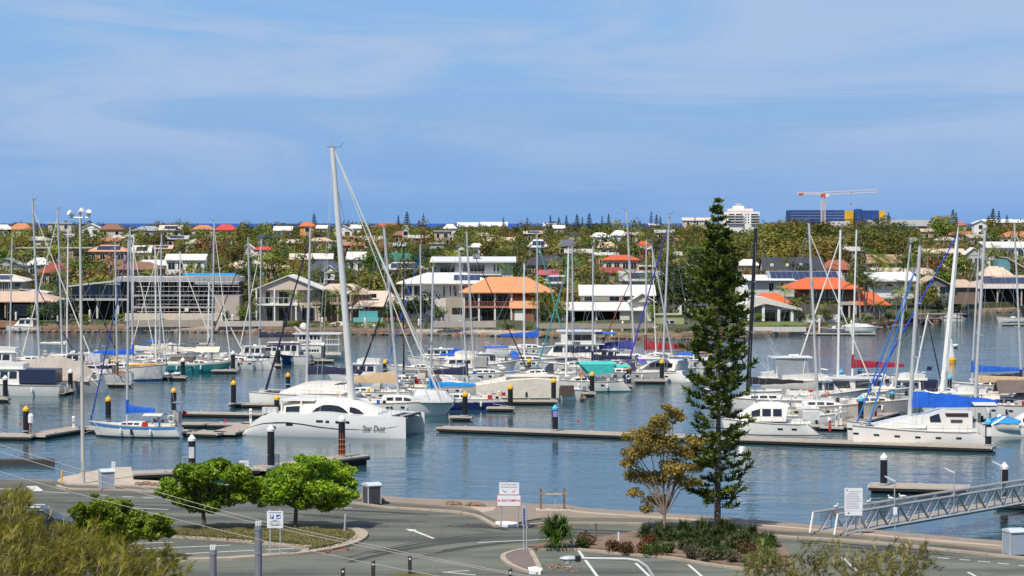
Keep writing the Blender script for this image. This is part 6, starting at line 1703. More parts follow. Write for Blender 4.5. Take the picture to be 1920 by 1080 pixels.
def sdz(py): return (819.5 - py) / s_
sw = [(476, 806, .9), (490, 801, 1.2), (510, 795.5, 1.5), (535, 793, 1.7), (558, 792.6, 1.7), (585, 795, 1.6), (620, 800, 1.4), (655, 803, 1.2), (690, 803.3, .9), (700, 803, .2)]
sw = [(a, b, c) for a, b, c in sw]
MB().loft([[side_pt(a, sdz(b) - c * .5 / s_), side_pt(a, sdz(b) + c * .5 / s_)] for a, b, c in sw], cap0=False, cap1=False).build('swoosh', M_SDB, t)
MB().loft([[side_pt(a, sdz(b) - c * .5 / s_), side_pt(a, sdz(b) + c * .5 / s_)] for a, b, c in ((738, 800.5, .3), (750, 799, .8), (765, 796, .25))], cap0=False, cap1=False).build('swoosh', M_SDB, t)
p0, p1 = side_pt(700, 0.9, off=.05), side_pt(738, 0.9, off=.05)
ang = atan2(p1.y - p0.y, p1.x - p0.x)
text('lettering', 'Star Dust', .78, M_SDB, t, ((p0.x + p1.x) / 2, min(p0.y, p1.y) + (abs(p1.y - p0.y)) / 2 - .03, sdz(801)), (pi / 2, 0, ang), shear=.25, sx=.72, bold=0)
for a, b, y in ((612, 625, 789), (630, 637, 789.5), (649, 660, 790), (668, 675, 790), (554, 567, 796), (521, 534, 802.5)):
 q = 2.2 / s_
 MB().quad(side_pt(a, sdz(y) - q), side_pt(b, sdz(y) - q), side_pt(b, sdz(y) + q), side_pt(a, sdz(y) + q)).build('hull_window', M_GLASS, t)
# bridge deck, fore deck overhang
MB().loft([[(sdx(px), -2.2, z0), (sdx(px), -2.2, z1), (sdx(px), 2.6, z1), (sdx(px), 2.6, z0)] for px, z0, z1 in ((505, 1.1, 2.0), (640, .95, 2.25), (720, 1.0, 2.1), (745, 1.5, 2.1))]).build('bridge_deck', M_SD, t)
MB().box(sdx(745), sdx(772), -2.6, 3.0, 1.9, 1.98).build('trampoline', M_BLKC, t)
MB().tube([(sdx(768), -3.0, 2.08), (sdx(768), 3.4, 2.08)], .11, 7).build('cross_beam', M_ALU, t)
# coachroof: long arched shell
cs = []
for px, zt, w in ((536, 3.1, 2.5), (560, 3.3, 2.7), (590, 3.46, 2.75), (620, 3.52, 2.7), (650, 3.44, 2.55), (675, 3.1, 2.3), (695, 2.7, 2.0), (716, 2.3, 1.7)):
 x = sdx(px); zb = 2.1
 cs.append([(x, -w, zb), (x, -w * .93, lerp(zb, zt, .72)), (x, -w * .6, zt), (x, .2, zt + .06), (x, w * .6 + .4, zt), (x, w * .93 + .4, lerp(zb, zt, .72)), (x, w + .4, zb)])
c_ = MB().loft(cs).build('coachroof', mat((.80, .76, .68), .25, var=.04), t, True)
def cside(px, v, off=.03):
 K = [536, 560, 590, 620, 650, 675, 695, 716]
 for i in range(7):
  if K[i] <= px <= K[i + 1]:
   u = (px - K[i]) / (K[i + 1] - K[i])
   a = [Vector(q) for q in cs[i]]; b = [Vector(q) for q in cs[i + 1]]
   lo, mi = a[0].lerp(b[0], u), a[1].lerp(b[1], u)
   return lo.lerp(mi, v) + Vector((0, -off, 0))
arc = [(594, .1, .14), (604, .1, .62), (618, .1, .9), (632, .1, .93), (646, .1, .86), (656, .12, .62), (664, .14, .2)]
MB().loft([[cside(a, b), cside(a, c)] for a, b, c in arc], cap0=False, cap1=False).build('side_window', M_GLASS, c_)
MB().loft([[cside(a, b), cside(a, c)] for a, b, c in ((666, .30, .93), (676, .12, .93), (684, .12, .75), (692, .12, .2))], cap0=False, cap1=False).build('front_window', M_GLASS, c_)
MB().loft([[cside(a, .1), cside(a, .86)] for a in (544, 558, 572)], cap0=False, cap1=False).build('side_window', M_GLASS, c_)
MB().box(sdx(534), sdx(600), -2.7, 3.0, 3.36, 3.46).build('hardtop', mat((.80, .76, .68), .25, var=.04), t)
for a in (537, 575):
 for y in (-2.6, 2.9): MB().box(sdx(a) - .08, sdx(a) + .08, y - .06, y + .06, 2.1, 3.38).build('hardtop_post', M_GEL, t)
for a in (505, 515, 524): MB().box(sdx(a), sdx(a) + .45, -3.5, -2.9, 2.2, 2.75).build('stern_locker', M_LGREYC, t)
for k in range(9):
 px = 700 + k * 8.5; MB().tube([(sdx(px), -3.2, 2.05), (sdx(px), -3.2, 2.65)], .016, 4).build('stanchion', M_STEEL, t)
MB().tube([(sdx(700), -3.2, 2.65), (sdx(770), -3.1, 2.65)], .012, 4).build('lifeline', M_STEEL, t)
R_ = Matrix.Rotation(-hd, 4, 'Z')
mb = Vector((sdx(659) , 0.2, 3.6)); wb = C + Matrix.Rotation(hd, 4, 'Z') @ mb
mb = R_ @ (Dp(660, 746, wb.y) - C); mt = R_ @ (Dp(623, 277, wb.y) - C)
ms_ = MB().tube([mb - Vector((0, 0, .5)), mb.lerp(mt, .5), mt], .37, 12, .24).build('mast', mat((.62, .61, .57), .35, var=.05), t, True)
MB().tube([mt, mt + Vector((0, 0, 1.2))], .015, 4).build('antenna', M_WIRE, ms_); MB().box(mt.x - .5, mt.x + .2, mt.y - .06, mt.y + .06, mt.z, mt.z + .15).build('masthead_light', M_ALUD, ms_); MB().tube([mt, mt + Vector((.9, 0, .1)), mt + Vector((1.1, 0, .5))], .02, 4).build('wind_vane', M_BLACK, ms_)
def sdp(px, py, y): # point above the boat at photo position, y metres to port of the boat axis
 w = C.y + y
 return R_ @ (Dp(px, py, w) - C)
for (fx, fy, yy, rr, tp, mm) in ((806, 752, 1.5, .07, .98, M_ROPE), (829, 753, 2.4, .13, .985, M_MASTW), (836, 752, 2.4, .05, .97, M_MASTW)):
 a = sdp(fx, fy, yy); b = mb.lerp(mt, tp) + Vector((.25, 0, 0))
 MB().tube([a, a.lerp(b, .15), a.lerp(b, .6), b], rr, 6, rr * .5).build('furled_headsail', mm, t, True)
for fx, fy in ((590, 768), (600, 772)): MB().tube([sdp(fx, fy, -3), mb.lerp(mt, .97)], .02, 3).build('shroud', M_WIRE, t)
MB().tube([sdp(720, 745, 3), mb.lerp(mt, .9)], .02, 3).build('shroud', M_WIRE, t)
bm0 = mb + Vector((-.3, 0, .6)); MB().tube([bm0, bm0 + Vector((-5.6, .2, .25))], .12, 8).build('boom', M_MASTW, t)

# --- behind it
catamaran('white catamaran with a large grey covered tender on deck behind the swoosh hull', (590, 757), 14, 174, B=7, fb=1.35, mast=(575, 582, 428), mastm=M_ALU, cover=M_NAVY, cover_h=.95, fore=M_NAVY, foresp=.10, cab=(-.30, .26, 1.35), boomlen=6.2, boomz=3.4, wins=0, ports=2, stack=True, cabw=.36, cabm=mat((.56, .53, .47), .5, var=.08))
def ex(t, hl, zd):
 b = MB().loft([[(x, w * cos(q), zd + .1 + hh * sin(q)) for q in [pi * j / 8 for j in range(9)]] for x, w, hh in ((.14 * hl.L, 1.2, .3), (.18 * hl.L, 1.8, 1.35), (.42 * hl.L, 1.5, 1.15), (.49 * hl.L, .9, .2))]).build('fore_tent', M_LGREYC, t, True)
yacht('white yacht with tan sail cover and grey foredeck tent behind the swoosh hull', (742, 778), 13.0, -8, fb=1.4, B=4.6, mast=(748, 720, 428), mastm=M_ALU, cover=M_TANC, cover_h=1.3, fore=None, boomlen=5.0, boomz=3.4, extra=ex, cabh=.8, r=.13, stack=True)
yacht('pale blue hulled yacht with a black mast and black furled headsail', (770, 733), 13.5, 178, hullm=mat((.55, .62, .68), .25, var=.05), fb=1.35, mast=(757, 757, 462), mastm=M_BLACK, fore=M_BLACK, foresp=.09, boomlen=0, dod=M_TAUPE, bim=None, cabh=.7, forex=6.3)
yacht('yacht under a brown boom tent with a navy sail cover', (842, 745), 13, -4, fb=1.3, mast=(877, 861, 470), cover=M_NAVY, cover_h=1.0, boomlen=4.2, boomz=2.7, bim=M_BROWNC, dod=M_BROWNC, cabh=.7)
def ex(t, hl, zd):
 outboard(t, -.50 * hl.L, .5, .9); outboard(t, -.50 * hl.L, -.3, .9)
 MB().box(-.47 * hl.L, -.43 * hl.L, -1.2, -.8, zd + .2, zd + .55).build('crate', M_RED, t)
 for k in range(3): MB().lathe([(.05, 0), (.18, .12), (.18, .3), (.05, .42)], 8, (-.40 * hl.L, -1.0 + k * .3, zd + .1)).build('buoy', mat((.62, .28, .18), .7), t)
yacht('navy hulled yacht with a bright blue sail cover and two outboards astern', (862, 767), 11.0, 186, hullm=mat((.02, .03, .14), .2, var=.08), fb=1.2, stripe=(M_GEL, .7, .95), mast=(807, 812, 500), cover=M_SKYC, cover_h=.65, boomlen=4.7, boomz=2.5, extra=ex, cabh=.6, transom=.09)
def ex(t, hl, zd):
 MB().loft([[(x, -w, zd - .9), (x, -w * .98, zd + h_ * .7), (x, 0, zd + h_), (x, w * .98, zd + h_ * .7), (x, w, zd - .9)] for x, w, h_ in ((-.30 * hl.L, hl.B * .51, 1.6), (-.1 * hl.L, hl.B * .51, 1.9), (.12 * hl.L, hl.B * .5, 1.7), (.34 * hl.L, hl.B * .36, 1.1), (.46 * hl.L, hl.B * .16, .7))]).build('boat_cover', mat((.62, .56, .47), .85, var=.1, bump=.6, bscale=1.4), t, True)
 MB().quad((-.44 * hl.L, hl.B * .49, .6), (-.31 * hl.L, hl.B * .52, .6), (-.31 * hl.L, hl.B * .52, zd + .55), (-.44 * hl.L, hl.B * .49, zd + .55)).build('cockpit_opening', mat((.09, .06, .045), .8), t)
 MB().box(-.52 * hl.L, -.40 * hl.L, -hl.B * .3, hl.B * .3, .75, .82).build('teal_mat', M_TEALC, t)
launch('cruiser shrouded in a beige cover with an open brown cockpit', (985, 749), 12.5, 183, fb=1.25, B=4.4, cabx=(-.22, .25), cabh=1.5, extra=ex, canvas=None, group=None)
yacht('long white sloop with blue dodger and pale blue furled sail', (985, 692), 14, -3, fb=1.35, mast=(983, 983, 495), mastm=M_MASTW, fore=None, dod=M_BLUEC, bim=M_BLUEC, boomlen=4.5, cabh=.6, ports=4, r=.11)
yacht('sloop with a royal blue sail cover behind the white motor yacht', (985, 668), 13, 4, fb=1.3, mast=(1008, 1007, 438), cover=M_BLUEC, cover_h=.9, fore=mat((.05, .33, .33), .7), foresp=.09, boomlen=5.6, boomz=3.0, cabh=.6)
def ex(t, hl, zd):
 MB().loft([[(x, -w, zd + 1.9), (x, -w, zd + 3.7), (x, w, zd + 3.7), (x, w, zd + 1.9)] for x, w in ((-.30 * hl.L, 1.8), (.05 * hl.L, 1.8))]).build('upper_cabin', M_GEL, t)
 for sd in (-1, 1): MB().quad((-.26 * hl.L, sd * 1.83, zd + 2.5), (-.02 * hl.L, sd * 1.83, zd + 2.5), (-.02 * hl.L, sd * 1.83, zd + 3.35), (-.26 * hl.L, sd * 1.83, zd + 3.35)).build('window', M_GLASS, t)
 MB().box(-.36 * hl.L, .10 * hl.L, -2.0, 2.0, zd + 3.7, zd + 3.85).build('hardtop', M_GEL, t); canopy(t, -.50 * hl.L, -.30 * hl.L, 1.9, zd + 3.4, M_BLUEC, 'awning', zb=zd)
launch('tall white flybridge motor yacht with dark windows and blue awning', (1062, 689), 14, 176, fb=1.5, B=4.6, cabx=(-.34, .18), cabh=1.9, extra=ex, arch=False)
def ex(t, hl, zd):
 canopy(t, -.30 * hl.L, .10 * hl.L, hl.B * .46, zd + 2.1, M_TEALC, 'awning', zb=zd, arch=.3)
 canopy(t, -.46 * hl.L, -.26 * hl.L, hl.B * .44, zd + 1.75, M_TEALC, 'bimini', zb=zd, arch=.25)
 for sd in (-1, 1):
  MB().quad((-.28 * hl.L, sd * hl.B * .46, zd + 1.1), (-.02 * hl.L, sd * hl.B * .46, zd + .8), (.08 * hl.L, sd * hl.B * .46, zd + 2.05), (-.28 * hl.L, sd * hl.B * .46, zd + 2.05)).build('side_curtain', M_TEALC, t)
 ring(t, .08 * hl.L, hl.B * .45, zd + .9, M_ORANGE, .3)
 MB().tube([(-.45 * hl.L, 1.0, zd), (-.47 * hl.L, 1.0, zd + 2.6)], .03, 5).build('wind_generator_pole', M_STEEL, t); ring(t, -.47 * hl.L, -.6, zd + .5, M_NAVY, .35)
yacht('yacht hung with turquoise awnings, its open stern towards the channel', (1100, 734), 11, 188, fb=1.3, B=3.6, boot=mat((.03, .25, .2), .5), mast=(1061, 1066, 465), mastm=M_MASTW, boomlen=4.4, extra=ex, transom=.12, cabh=.6, ports=2, boomz=3.0)
t = thing('dinghy', 'small white dinghy with a teal gunwale beside the turquoise yacht', 'dinghy', G(1068, 741, 0), radians(176)); hl = Hull(3.3, 1.5, .62, .8, rake=.12, transom=.02); hl.build(t, M_GEL, mat((.05, .35, .35), .7)); hl.band(t, mat((.02, .28, .30), .6), .8, 1.0); MB().box(-.3, .1, -.6, .6, .45, .52).build('thwart', M_TEAK, t); outboard(t, -1.7, 0, .3)
yacht('grey hulled sloop with a dark navy boom, moored right of the turquoise awnings', (1165, 716), 12, 186, hullm=mat((.50, .50, .49), .3, var=.05), fb=1.3, mast=(1111, 1112, 462), mastm=M_ALU, cover=M_NAVY, cover_h=.7, boomlen=5, boomz=2.9, dod=M_NAVY, bim=M_LGREYC, transom=.1)
yacht('sloop with a long violet blue sail cover on its boom', (1170, 690), 15, -3, fb=1.5, mast=(1190, 1175, 395), mastm=M_ALU, cover=M_VIOL, cover_h=1.35, boomlen=6.6, boomz=2.6, stack=True, cabh=.7, r=.12, dod=M_NAVY)
yacht('sloop with a crimson sail cover behind the white catamaran sterns', (1240, 688), 13, 178, fb=1.4, mast=(1210, 1212, 450), mastm=M_ALU, cover=M_REDC, cover_h=1.3, boomlen=6.0, boomz=2.5, fore=mat((.25, .02, .04), .7), cabh=.7, forex=9.0)
catamaran('white catamaran showing its twin sterns between the crimson cover and the pine', (1236, 713), 11.5, 150, B=6.2, fb=1.5, mast=(1243, 1255, 403), mastm=M_ALU, fore=mat((.06, .05, .40), .7), foresp=.09, boomlen=0, cab=(-.3, .2, 1.4), bim=M_BLUEC)
yacht('white sloop half hidden behind the big pine', (1300, 690), 11, 182, fb=1.2, mast=(1262, 1221, 458), mastm=M_ALU, boomlen=0, fore=M_ROPE, bim=M_BLUEC)

# --- left group
def ex(t, hl, zd):
 for k in range(6): MB().tube([(-.5 * hl.L - .65, -1.5 + .6 * k, .34), (-.5 * hl.L - .65, -1.5 + .6 * k, 1.1)], .03, 4).build('stern_rail_post', M_WHITE, t)
 MB().tube([(-.5 * hl.L - .65, -1.5, 1.1), (-.5 * hl.L - .65, 1.5, 1.1)], .035, 5).build('stern_rail', M_WHITE, t)
 MB().box(-.42 * hl.L, -.36 * hl.L, .8, 1.3, zd + .3, zd + .8).build('cooler', M_BLUEC, t)
launch('white cruiser with navy canvas cockpit enclosure at the left edge', (20, 740), 12.5, 176, fb=1.25, B=4.0, cabx=(-.12, .3), cabh=1.9, canvas=mat((.02, .03, .07), .35, var=.1), extra=ex, fly=1)
yacht('grey hulled yacht under a big peaked taupe boat cover', (96, 734), 14, 172, hullm=mat((.30, .31, .32), .35, var=.06), fb=1.5, mast=(76, 61, 376), mastm=M_ALU, fore=M_ROPE, foresp=.06, boomlen=4.5, boomz=3.4, boommat=M_ALUD, cabh=.8, r=.13, forex=-6.0,
  extra=lambda t, hl, zd: MB().loft([[(x, -hl.B * .48, zd - .1), (x, -.15, zd + h_), (x, .15, zd + h_), (x, hl.B * .48, zd - .1)] for x, h_ in ((-.38 * hl.L, .9), (-.30 * hl.L, 1.9), (-.08 * hl.L, 2.9), (.12 * hl.L, 2.6), (.34 * hl.L, 2.0))]).build('boat_cover', M_TAUPE, t))
launch('white flybridge cruiser with smoked side windows at the far left', (-18, 700), 11, 178, fb=1.2, cabx=(-.3, .2), cabh=1.7, fly=1, winm=mat((.03, .025, .025), .2))
yacht('cream sail covered ketch behind the navy enclosure', (60, 690), 13, 3, fb=1.2, mast=(18, 23, 447), mastm=M_ALU, cover=M_CREAMC, cover_h=.5, fore=M_NAVY, boomlen=4.6, boomz=2.5)
yacht('white sloop with twin headstays left of the floodlight pole', (120, 690), 12.5, 176, fb=1.3, mast=(117, 108, 393), mastm=M_ALU, boomlen=0, fore=M_ROPE, dod=M_LGREYC, r=.12, cabh=.7)
yacht('white sloop close behind the floodlight pole', (150, 682), 11, 4, fb=1.2, mast=(125, 128, 427), mastm=M_MASTW, fore=M_NAVY, boomlen=4.0, cover=M_CREAMC, cover_h=.4)
yacht('white plumb ended sloop low in the water right of the floodlight pole', (158, 722), 12, 2, hullm=M_GEL, fb=1.35, plumb=True, mast=(220, 216, 456), mastm=M_ALU, cover=M_NAVY, cover_h=.45, boomlen=4.4, boomz=2.1, cabh=.5, extra=lambda t, hl, zd: (ring(t, .40 * hl.L, -.9, zd + .2, M_ORANGE, .34), MB().box(.3 * hl.L, .36 * hl.L, -.9, .2, zd + .1, zd + 1.1).build('canvas_screen', M_BROWNC, t)))
yacht('white sloop with a bright blue sail cover behind the floodlight pole', (215, 700), 12, -2, fb=1.25, mast=(250, 244, 428), mastm=M_ALU, cover=M_BLUEC, cover_h=.85, fore=M_ROPE, foresp=.06, boomlen=5.4, boomz=2.6, extra=lambda t, hl, zd: [MB().tube([(-.1 * hl.L + k * .7, -.8, zd + .45), (-.1 * hl.L + k * .7 + .8, -.8, zd + .6)], .13, 6).build('kayak_roll', M_YEL, t) for k in range(3)])
yacht('white yacht with flared bow and dark blue bottom, yellow gear on deck', (236, 713), 11.5, -10, fb=1.75, B=3.7, bowfb=2.2, boot=mat((.01, .05, .2), .5), mast=(293, 291, 462), mastm=M_MASTW, fore=M_ROPE, foresp=.06, boomlen=0, deck=M_DECK, cabh=.6,
  extra=lambda t, hl, zd: [MB().tube([(.05 * hl.L + k * .2, -.9 + k * .5, zd + .35), (.22 * hl.L + k * .2, -.9 + k * .5, zd + .42), (.38 * hl.L, -.7 + k * .4, zd + .5)], .16, 7, .08).build('kayak', M_YEL, t) for k in range(2)])
yacht('sloop with its white mainsail flaked on the boom in the left group', (318, 694), 12, 178, fb=1.2, mast=(299, 303, 440), mastm=M_ALU, cover=M_CREAMC, cover_h=.95, boomlen=5.6, boomz=2.6, fore=M_ROPE, foresp=.06)
yacht('sloop with grey deck covers behind the flaked white mainsail', (275, 688), 11, 176, fb=1.2, mast=(248, 251, 440), mastm=M_MASTW, cover=M_CREAMC, cover_h=.7, boomlen=4.8, boomz=2.4)
yacht('small sloop with a white mast behind the grey inflatable', (345, 690), 10, -4, fb=1.1, mast=(337, 338, 473), mastm=M_MASTW, fore=M_ROPE, boomlen=0)
t = thing('inflatable_boat', 'grey white inflatable tender with navy outboard on a finger pontoon', 'inflatable boat', G(324, 703.5, .5), radians(10)); inflatable(t, 3.0, 1.5, mat((.55, .54, .52), .6)); outboard(t, -1.5, 0, .35, M_NAVY); MB().box(-.6, .1, -.4, .4, .15, .7).build('console', M_NAVY, t)
yacht('teal hulled yacht with white deck in the left group', (365, 698), 10.5, -6, hullm=mat((.02, .20, .21), .3, var=.08), fb=1.25, B=3.3, stripe=(M_GEL, .84, 1.0), mast=(397, 402, 415), mastm=M_ALU, fore=M_ROPE, foresp=.06, boomlen=3.8, cabh=.5, r=.12, ports=0,
  extra=lambda t, hl, zd: (MB().slab([(-.9, zd + 1.6), (0, zd + 2.3), (.9, zd + 1.6)], 'x', .02 * hl.L, .34 * hl.L).build('boom_tent', mat((.72, .60, .44), .85, var=.1), t), MB().box(-.3 * hl.L, .0, -.9, .9, zd + .3, zd + .9).build('deck_gear', M_BROWNC, t)))
yacht('short masted ketch beside the teal hulled yacht', (400, 690), 9.5, 4, fb=1.1, mast=(390, 392, 528), mastm=M_MASTW, boomlen=0, fore=M_ROPE)
def ex(t, hl, zd):
 for k, m_ in enumerate((M_BLUEC, M_NAVY)): MB().tube([(-.40 * hl.L, -.8, zd + .35 + k * .0), (-.25 * hl.L, -.9 + k * 1.5, zd + .4), (-.12 * hl.L, -.7 + k * 1.2, zd + .45)], .2, 8, .14).build('rolled_inflatable', m_, t, True)
 MB().lathe([(.1, -.2), (.55, 0), (.5, .25), (.1, .35)], 10, (-.30 * hl.L, .2, zd + .6)).build('upturned_tender', M_GEL, t, True)
yacht('white round sterned yacht with a blue inflatable on deck', (448, 691), 10.5, 184, fb=1.2, B=3.4, mast=(470, 465, 446), mastm=M_ALU, fore=M_NAVY, boomlen=3.6, extra=ex, transom=.13, ports=2)
yacht('sloop with a dark navy sail cover behind the trawler', (520, 666), 12, 176, fb=1.2, mast=(487, 490, 450), mastm=M_ALU, cover=M_NAVY, cover_h=.8, boomlen=5.4, boomz=2.8, fore=M_ROPE)
MRT = mat((.45, .05, .05), .6)
launch('white trawler with a red edged wheelhouse roof', (520, 683), 9.5, 176, fb=1.3, B=3.4, cabx=(-.35, .22), cabh=1.8, roofm=MRT, wins=5, group=None, extra=lambda t, hl, zd: (MB().box(-.42 * hl.L, .14 * hl.L, -1.45, 1.45, zd + 1.9, zd + 1.98).build('roof_top', M_GEL, t), canopy(t, -.50 * hl.L, -.34 * hl.L, 1.3, zd + 1.9, M_BROWNC, 'awning', zb=zd)))
launch('dark blue hulled launch facing the camera beside the houseboat', (550, 683), 6.5, -120, hullm=mat((.012, .03, .13), .25, var=.1), fb=1.1, B=2.6, cabx=(-.2, .12), cabh=.9, platform=False, group=None, extra=lambda t, hl, zd: MB().lathe([(.02, -.4), (.3, -.15), (.3, .15), (.02, .35)], 10, (.50 * hl.L, .0, .75)).build('bow_fender', M_CREAMC, t, True))
# two decked houseboat
hd = radians(0); C = G(598, 673, 0); t = thing('houseboat', 'white two decked houseboat with rows of small windows and stern balconies', 'houseboat', C, radians(-3))
s_ = FPX / C.y
def hx(px): return (px - 598) / s_
def hz(py): return (673 - py) / s_
hl = Hull(8.0, 3.6, 1.0, 1.2, rake=.03, transom=0, sternw=.98); hl.build(t, M_GEL, M_DECK)
MB().box(hx(556), hx(612), -1.7, 1.7, .9, hz(645)).build('lower_cabin', M_GEL, t); MB().box(hx(560), hx(606), -1.6, 1.6, hz(645), hz(626)).build('upper_cabin', M_GEL, t); MB().box(hx(552), hx(642), -1.85, 1.85, hz(626), hz(624)).build('roof', M_GEL, t); MB().box(hx(556), hx(640), -1.8, 1.8, hz(646), hz(644.5)).build('upper_deck', M_GEL, t)
for k in range(6): MB().box(hx(563 + k * 7), hx(568 + k * 7), -1.64, -1.58, hz(635), hz(628)).build('window', M_GLASS, t)
for k in range(8): MB().box(hx(562 + k * 5), hx(565.5 + k * 5), -1.74, -1.68, hz(658), hz(654)).build('window', M_GLASS, t)
for z0, z1, a, b in ((645, 635, 612, 640), (668, 659, 612, 642)):
 MB().tube([(hx(a), -1.75, hz(z1)), (hx(b), -1.75, hz(z1)), (hx(b), 1.75, hz(z1))], .035, 5).build('balcony_rail', M_WHITE, t)
 for k in range(7): MB().tube([(hx(lerp(a, b, k / 6)), -1.75, hz(z0)), (hx(lerp(a, b, k / 6)), -1.75, hz(z1))], .028, 4).build('baluster', M_WHITE, t)
MB().box(hx(612), hx(642), -1.75, 1.75, .7, 1.0).build('stern_deck', M_DECK, t)
for px in (616, 638): MB().tube([(hx(px), -1.7, 1), (hx(px), -1.7, hz(625))], .04, 5).build('deck_post', M_WHITE, t)
MB().loft([[(hx(566), -1.4, hz(624)), (hx(566), 1.4, hz(624))], [(hx(552), -1.2, hz(612)), (hx(552), 1.2, hz(612))]], cap0=False, cap1=False).build('sloping_screen', M_LGREYC, t); MB().lathe([(.3, 0), (.55, .3), (.5, .7), (.1, .95)], 10, (hx(569), 0, hz(617))).build('radome', M_WHITE, t, True)

# --- right group
def ex(t, hs, zd):
 for hl in hs[:1] + hs[1:]:
  hl.band(t, M_BLACK, .12, .17, name='waterline_stripe', sides=(-1 if hl.yo < 0 else 1,))
 MB().box(-.46 * 10, -.30 * 10, -.9, .9, zd + .1, zd + .9).build('cockpit_seat', M_LGREYC, t)
catamaran('smooth white power catamaran with arched windows right of the big pine', (1446, 816), 9.6, 176, B=4.6, fb=1.55, hullw=1.6, cab=(-.16, .36, 1.75), wins=3, extra=ex, plumb=False, ports=2, name='power_catamaran', cabw=.42)
t, hl = launch('white runabout with a maroon windscreen behind the power catamaran', (1530, 797), 6.6, -6, fb=.95, B=2.4, cabx=(-.2, .1), cabh=.75, winm=mat((.10, .03, .05), .15), group=None)
t = thing('inflatable_boat', 'upturned white tender with outboard beside the power catamaran stern', 'inflatable boat', G(1495, 803, 0), radians(20)); inflatable(t, 2.8, 1.5, M_GEL, .3); outboard(t, -1.4, 0, .5, M_WHITE)
yacht('cream hulled sloop with a grey sail cover and gold sheer line', (1528, 789), 13.6, -4, hullm=mat((.66, .61, .52), .25, var=.05), fb=1.6, stripe=(mat((.50, .33, .12), .5), .90, .96), mast=(1533, 1517, 420), mastm=M_ALU, cover=M_GREYC, cover_h=.75, boomlen=5.6, boomz=3.3, fore=M_ROPE, foresp=.06, cabh=.6, r=.12, boommat=M_GREYC)
def ex(t, hl, zd):
 z = zd + 2.0
 for x in (-.30, -.08):
  for s in (-1, 1): MB().tube([(x * hl.L, s * 1.3, z + .3), (x * hl.L + .25, s * 1.2, z + 2.2)], .05, 5).build('tower_leg', M_WHITE, t)
 MB().box(-.34 * hl.L, .0 * hl.L, -1.4, 1.4, z + 2.2, z + 2.32).build('tower_roof', M_WHITE, t)
 MB().loft([[(-.32 * hl.L, -1.3, z + .5), (-.30 * hl.L, -1.3, z + 2.2)], [(-.02 * hl.L, -1.2, z + .5), (-.05 * hl.L, -1.2, z + 2.2)]], cap0=False, cap1=False).build('clear_curtain', mat((.30, .33, .35), .15), t)
 MB().box(-.18 * hl.L, -.10 * hl.L, -.3, .3, z + 2.4, z + 2.55).build('radar_bar', M_WHITE, t)
 for k in range(4): MB().tube([(-.30 * hl.L + k * .25, -1.0 + k * .5, z + 2.3), (-.42 * hl.L + k * .25, -1.2 + k * .6, z + 5.2)], .02, 4, .008).build('fishing_rod', M_WHITE, t)
 for s in (-1, 1): MB().tube([(-.20 * hl.L, s * 1.6, zd + 1.0), (-.62 * hl.L, s * 2.6, zd + 6.5)], .028, 4, .012).build('outrigger', M_WHITE, t)
launch('white game fishing boat with a clear sided tower, rods and outriggers', (1520, 766), 13.5, 3, fb=1.5, B=4.4, cabx=(-.22, .22), cabh=1.7, fly=1, extra=ex, winm=mat((.03, .035, .045), .1))
launch('white sleek motor yacht with a wide smoked window band', (1610, 762), 13, 2, fb=1.5, B=4.2, cabx=(-.36, .24), cabh=1.7, winm=mat((.03, .033, .04), .1), wins=2)
yacht('sloop with a black mast and black sail cover behind the power catamaran', (1440, 772), 14, 178, fb=1.4, mast=(1402, 1417, 428), mastm=M_BLACK, cover=M_BLKC, cover_h=.8, boomlen=5.8, boomz=3.0, r=.19, cabh=.6)
yacht('cream decked sloop with a white mast behind the game boat', (1600, 738), 15, 180, fb=1.4, mast=(1571, 1576, 432), mastm=M_MASTW, fore=M_ROPE, foresp=.09, boomlen=0, deck=M_TEAK, cabh=.7, cab=M_CREAM, r=.13)
yacht('sloop with a dark crimson sail cover among the right hand boats', (1640, 728), 13, 178, fb=1.3, mast=(1598, 1606, 432), mastm=M_MASTW, cover=M_REDC, cover_h=1.0, boomlen=6.2, boomz=2.6, cabh=.6)
yacht('grey hulled sloop whose bow points at the blue sail cover', (1630, 779), 12, -10, hullm=mat((.28, .29, .30), .3, var=.06), fb=1.5, bowfb=2.0, mast=(1676, 1708, 452), mastm=M_ALU, boomlen=0, fore=None, cabh=.6, deck=M_DECK)
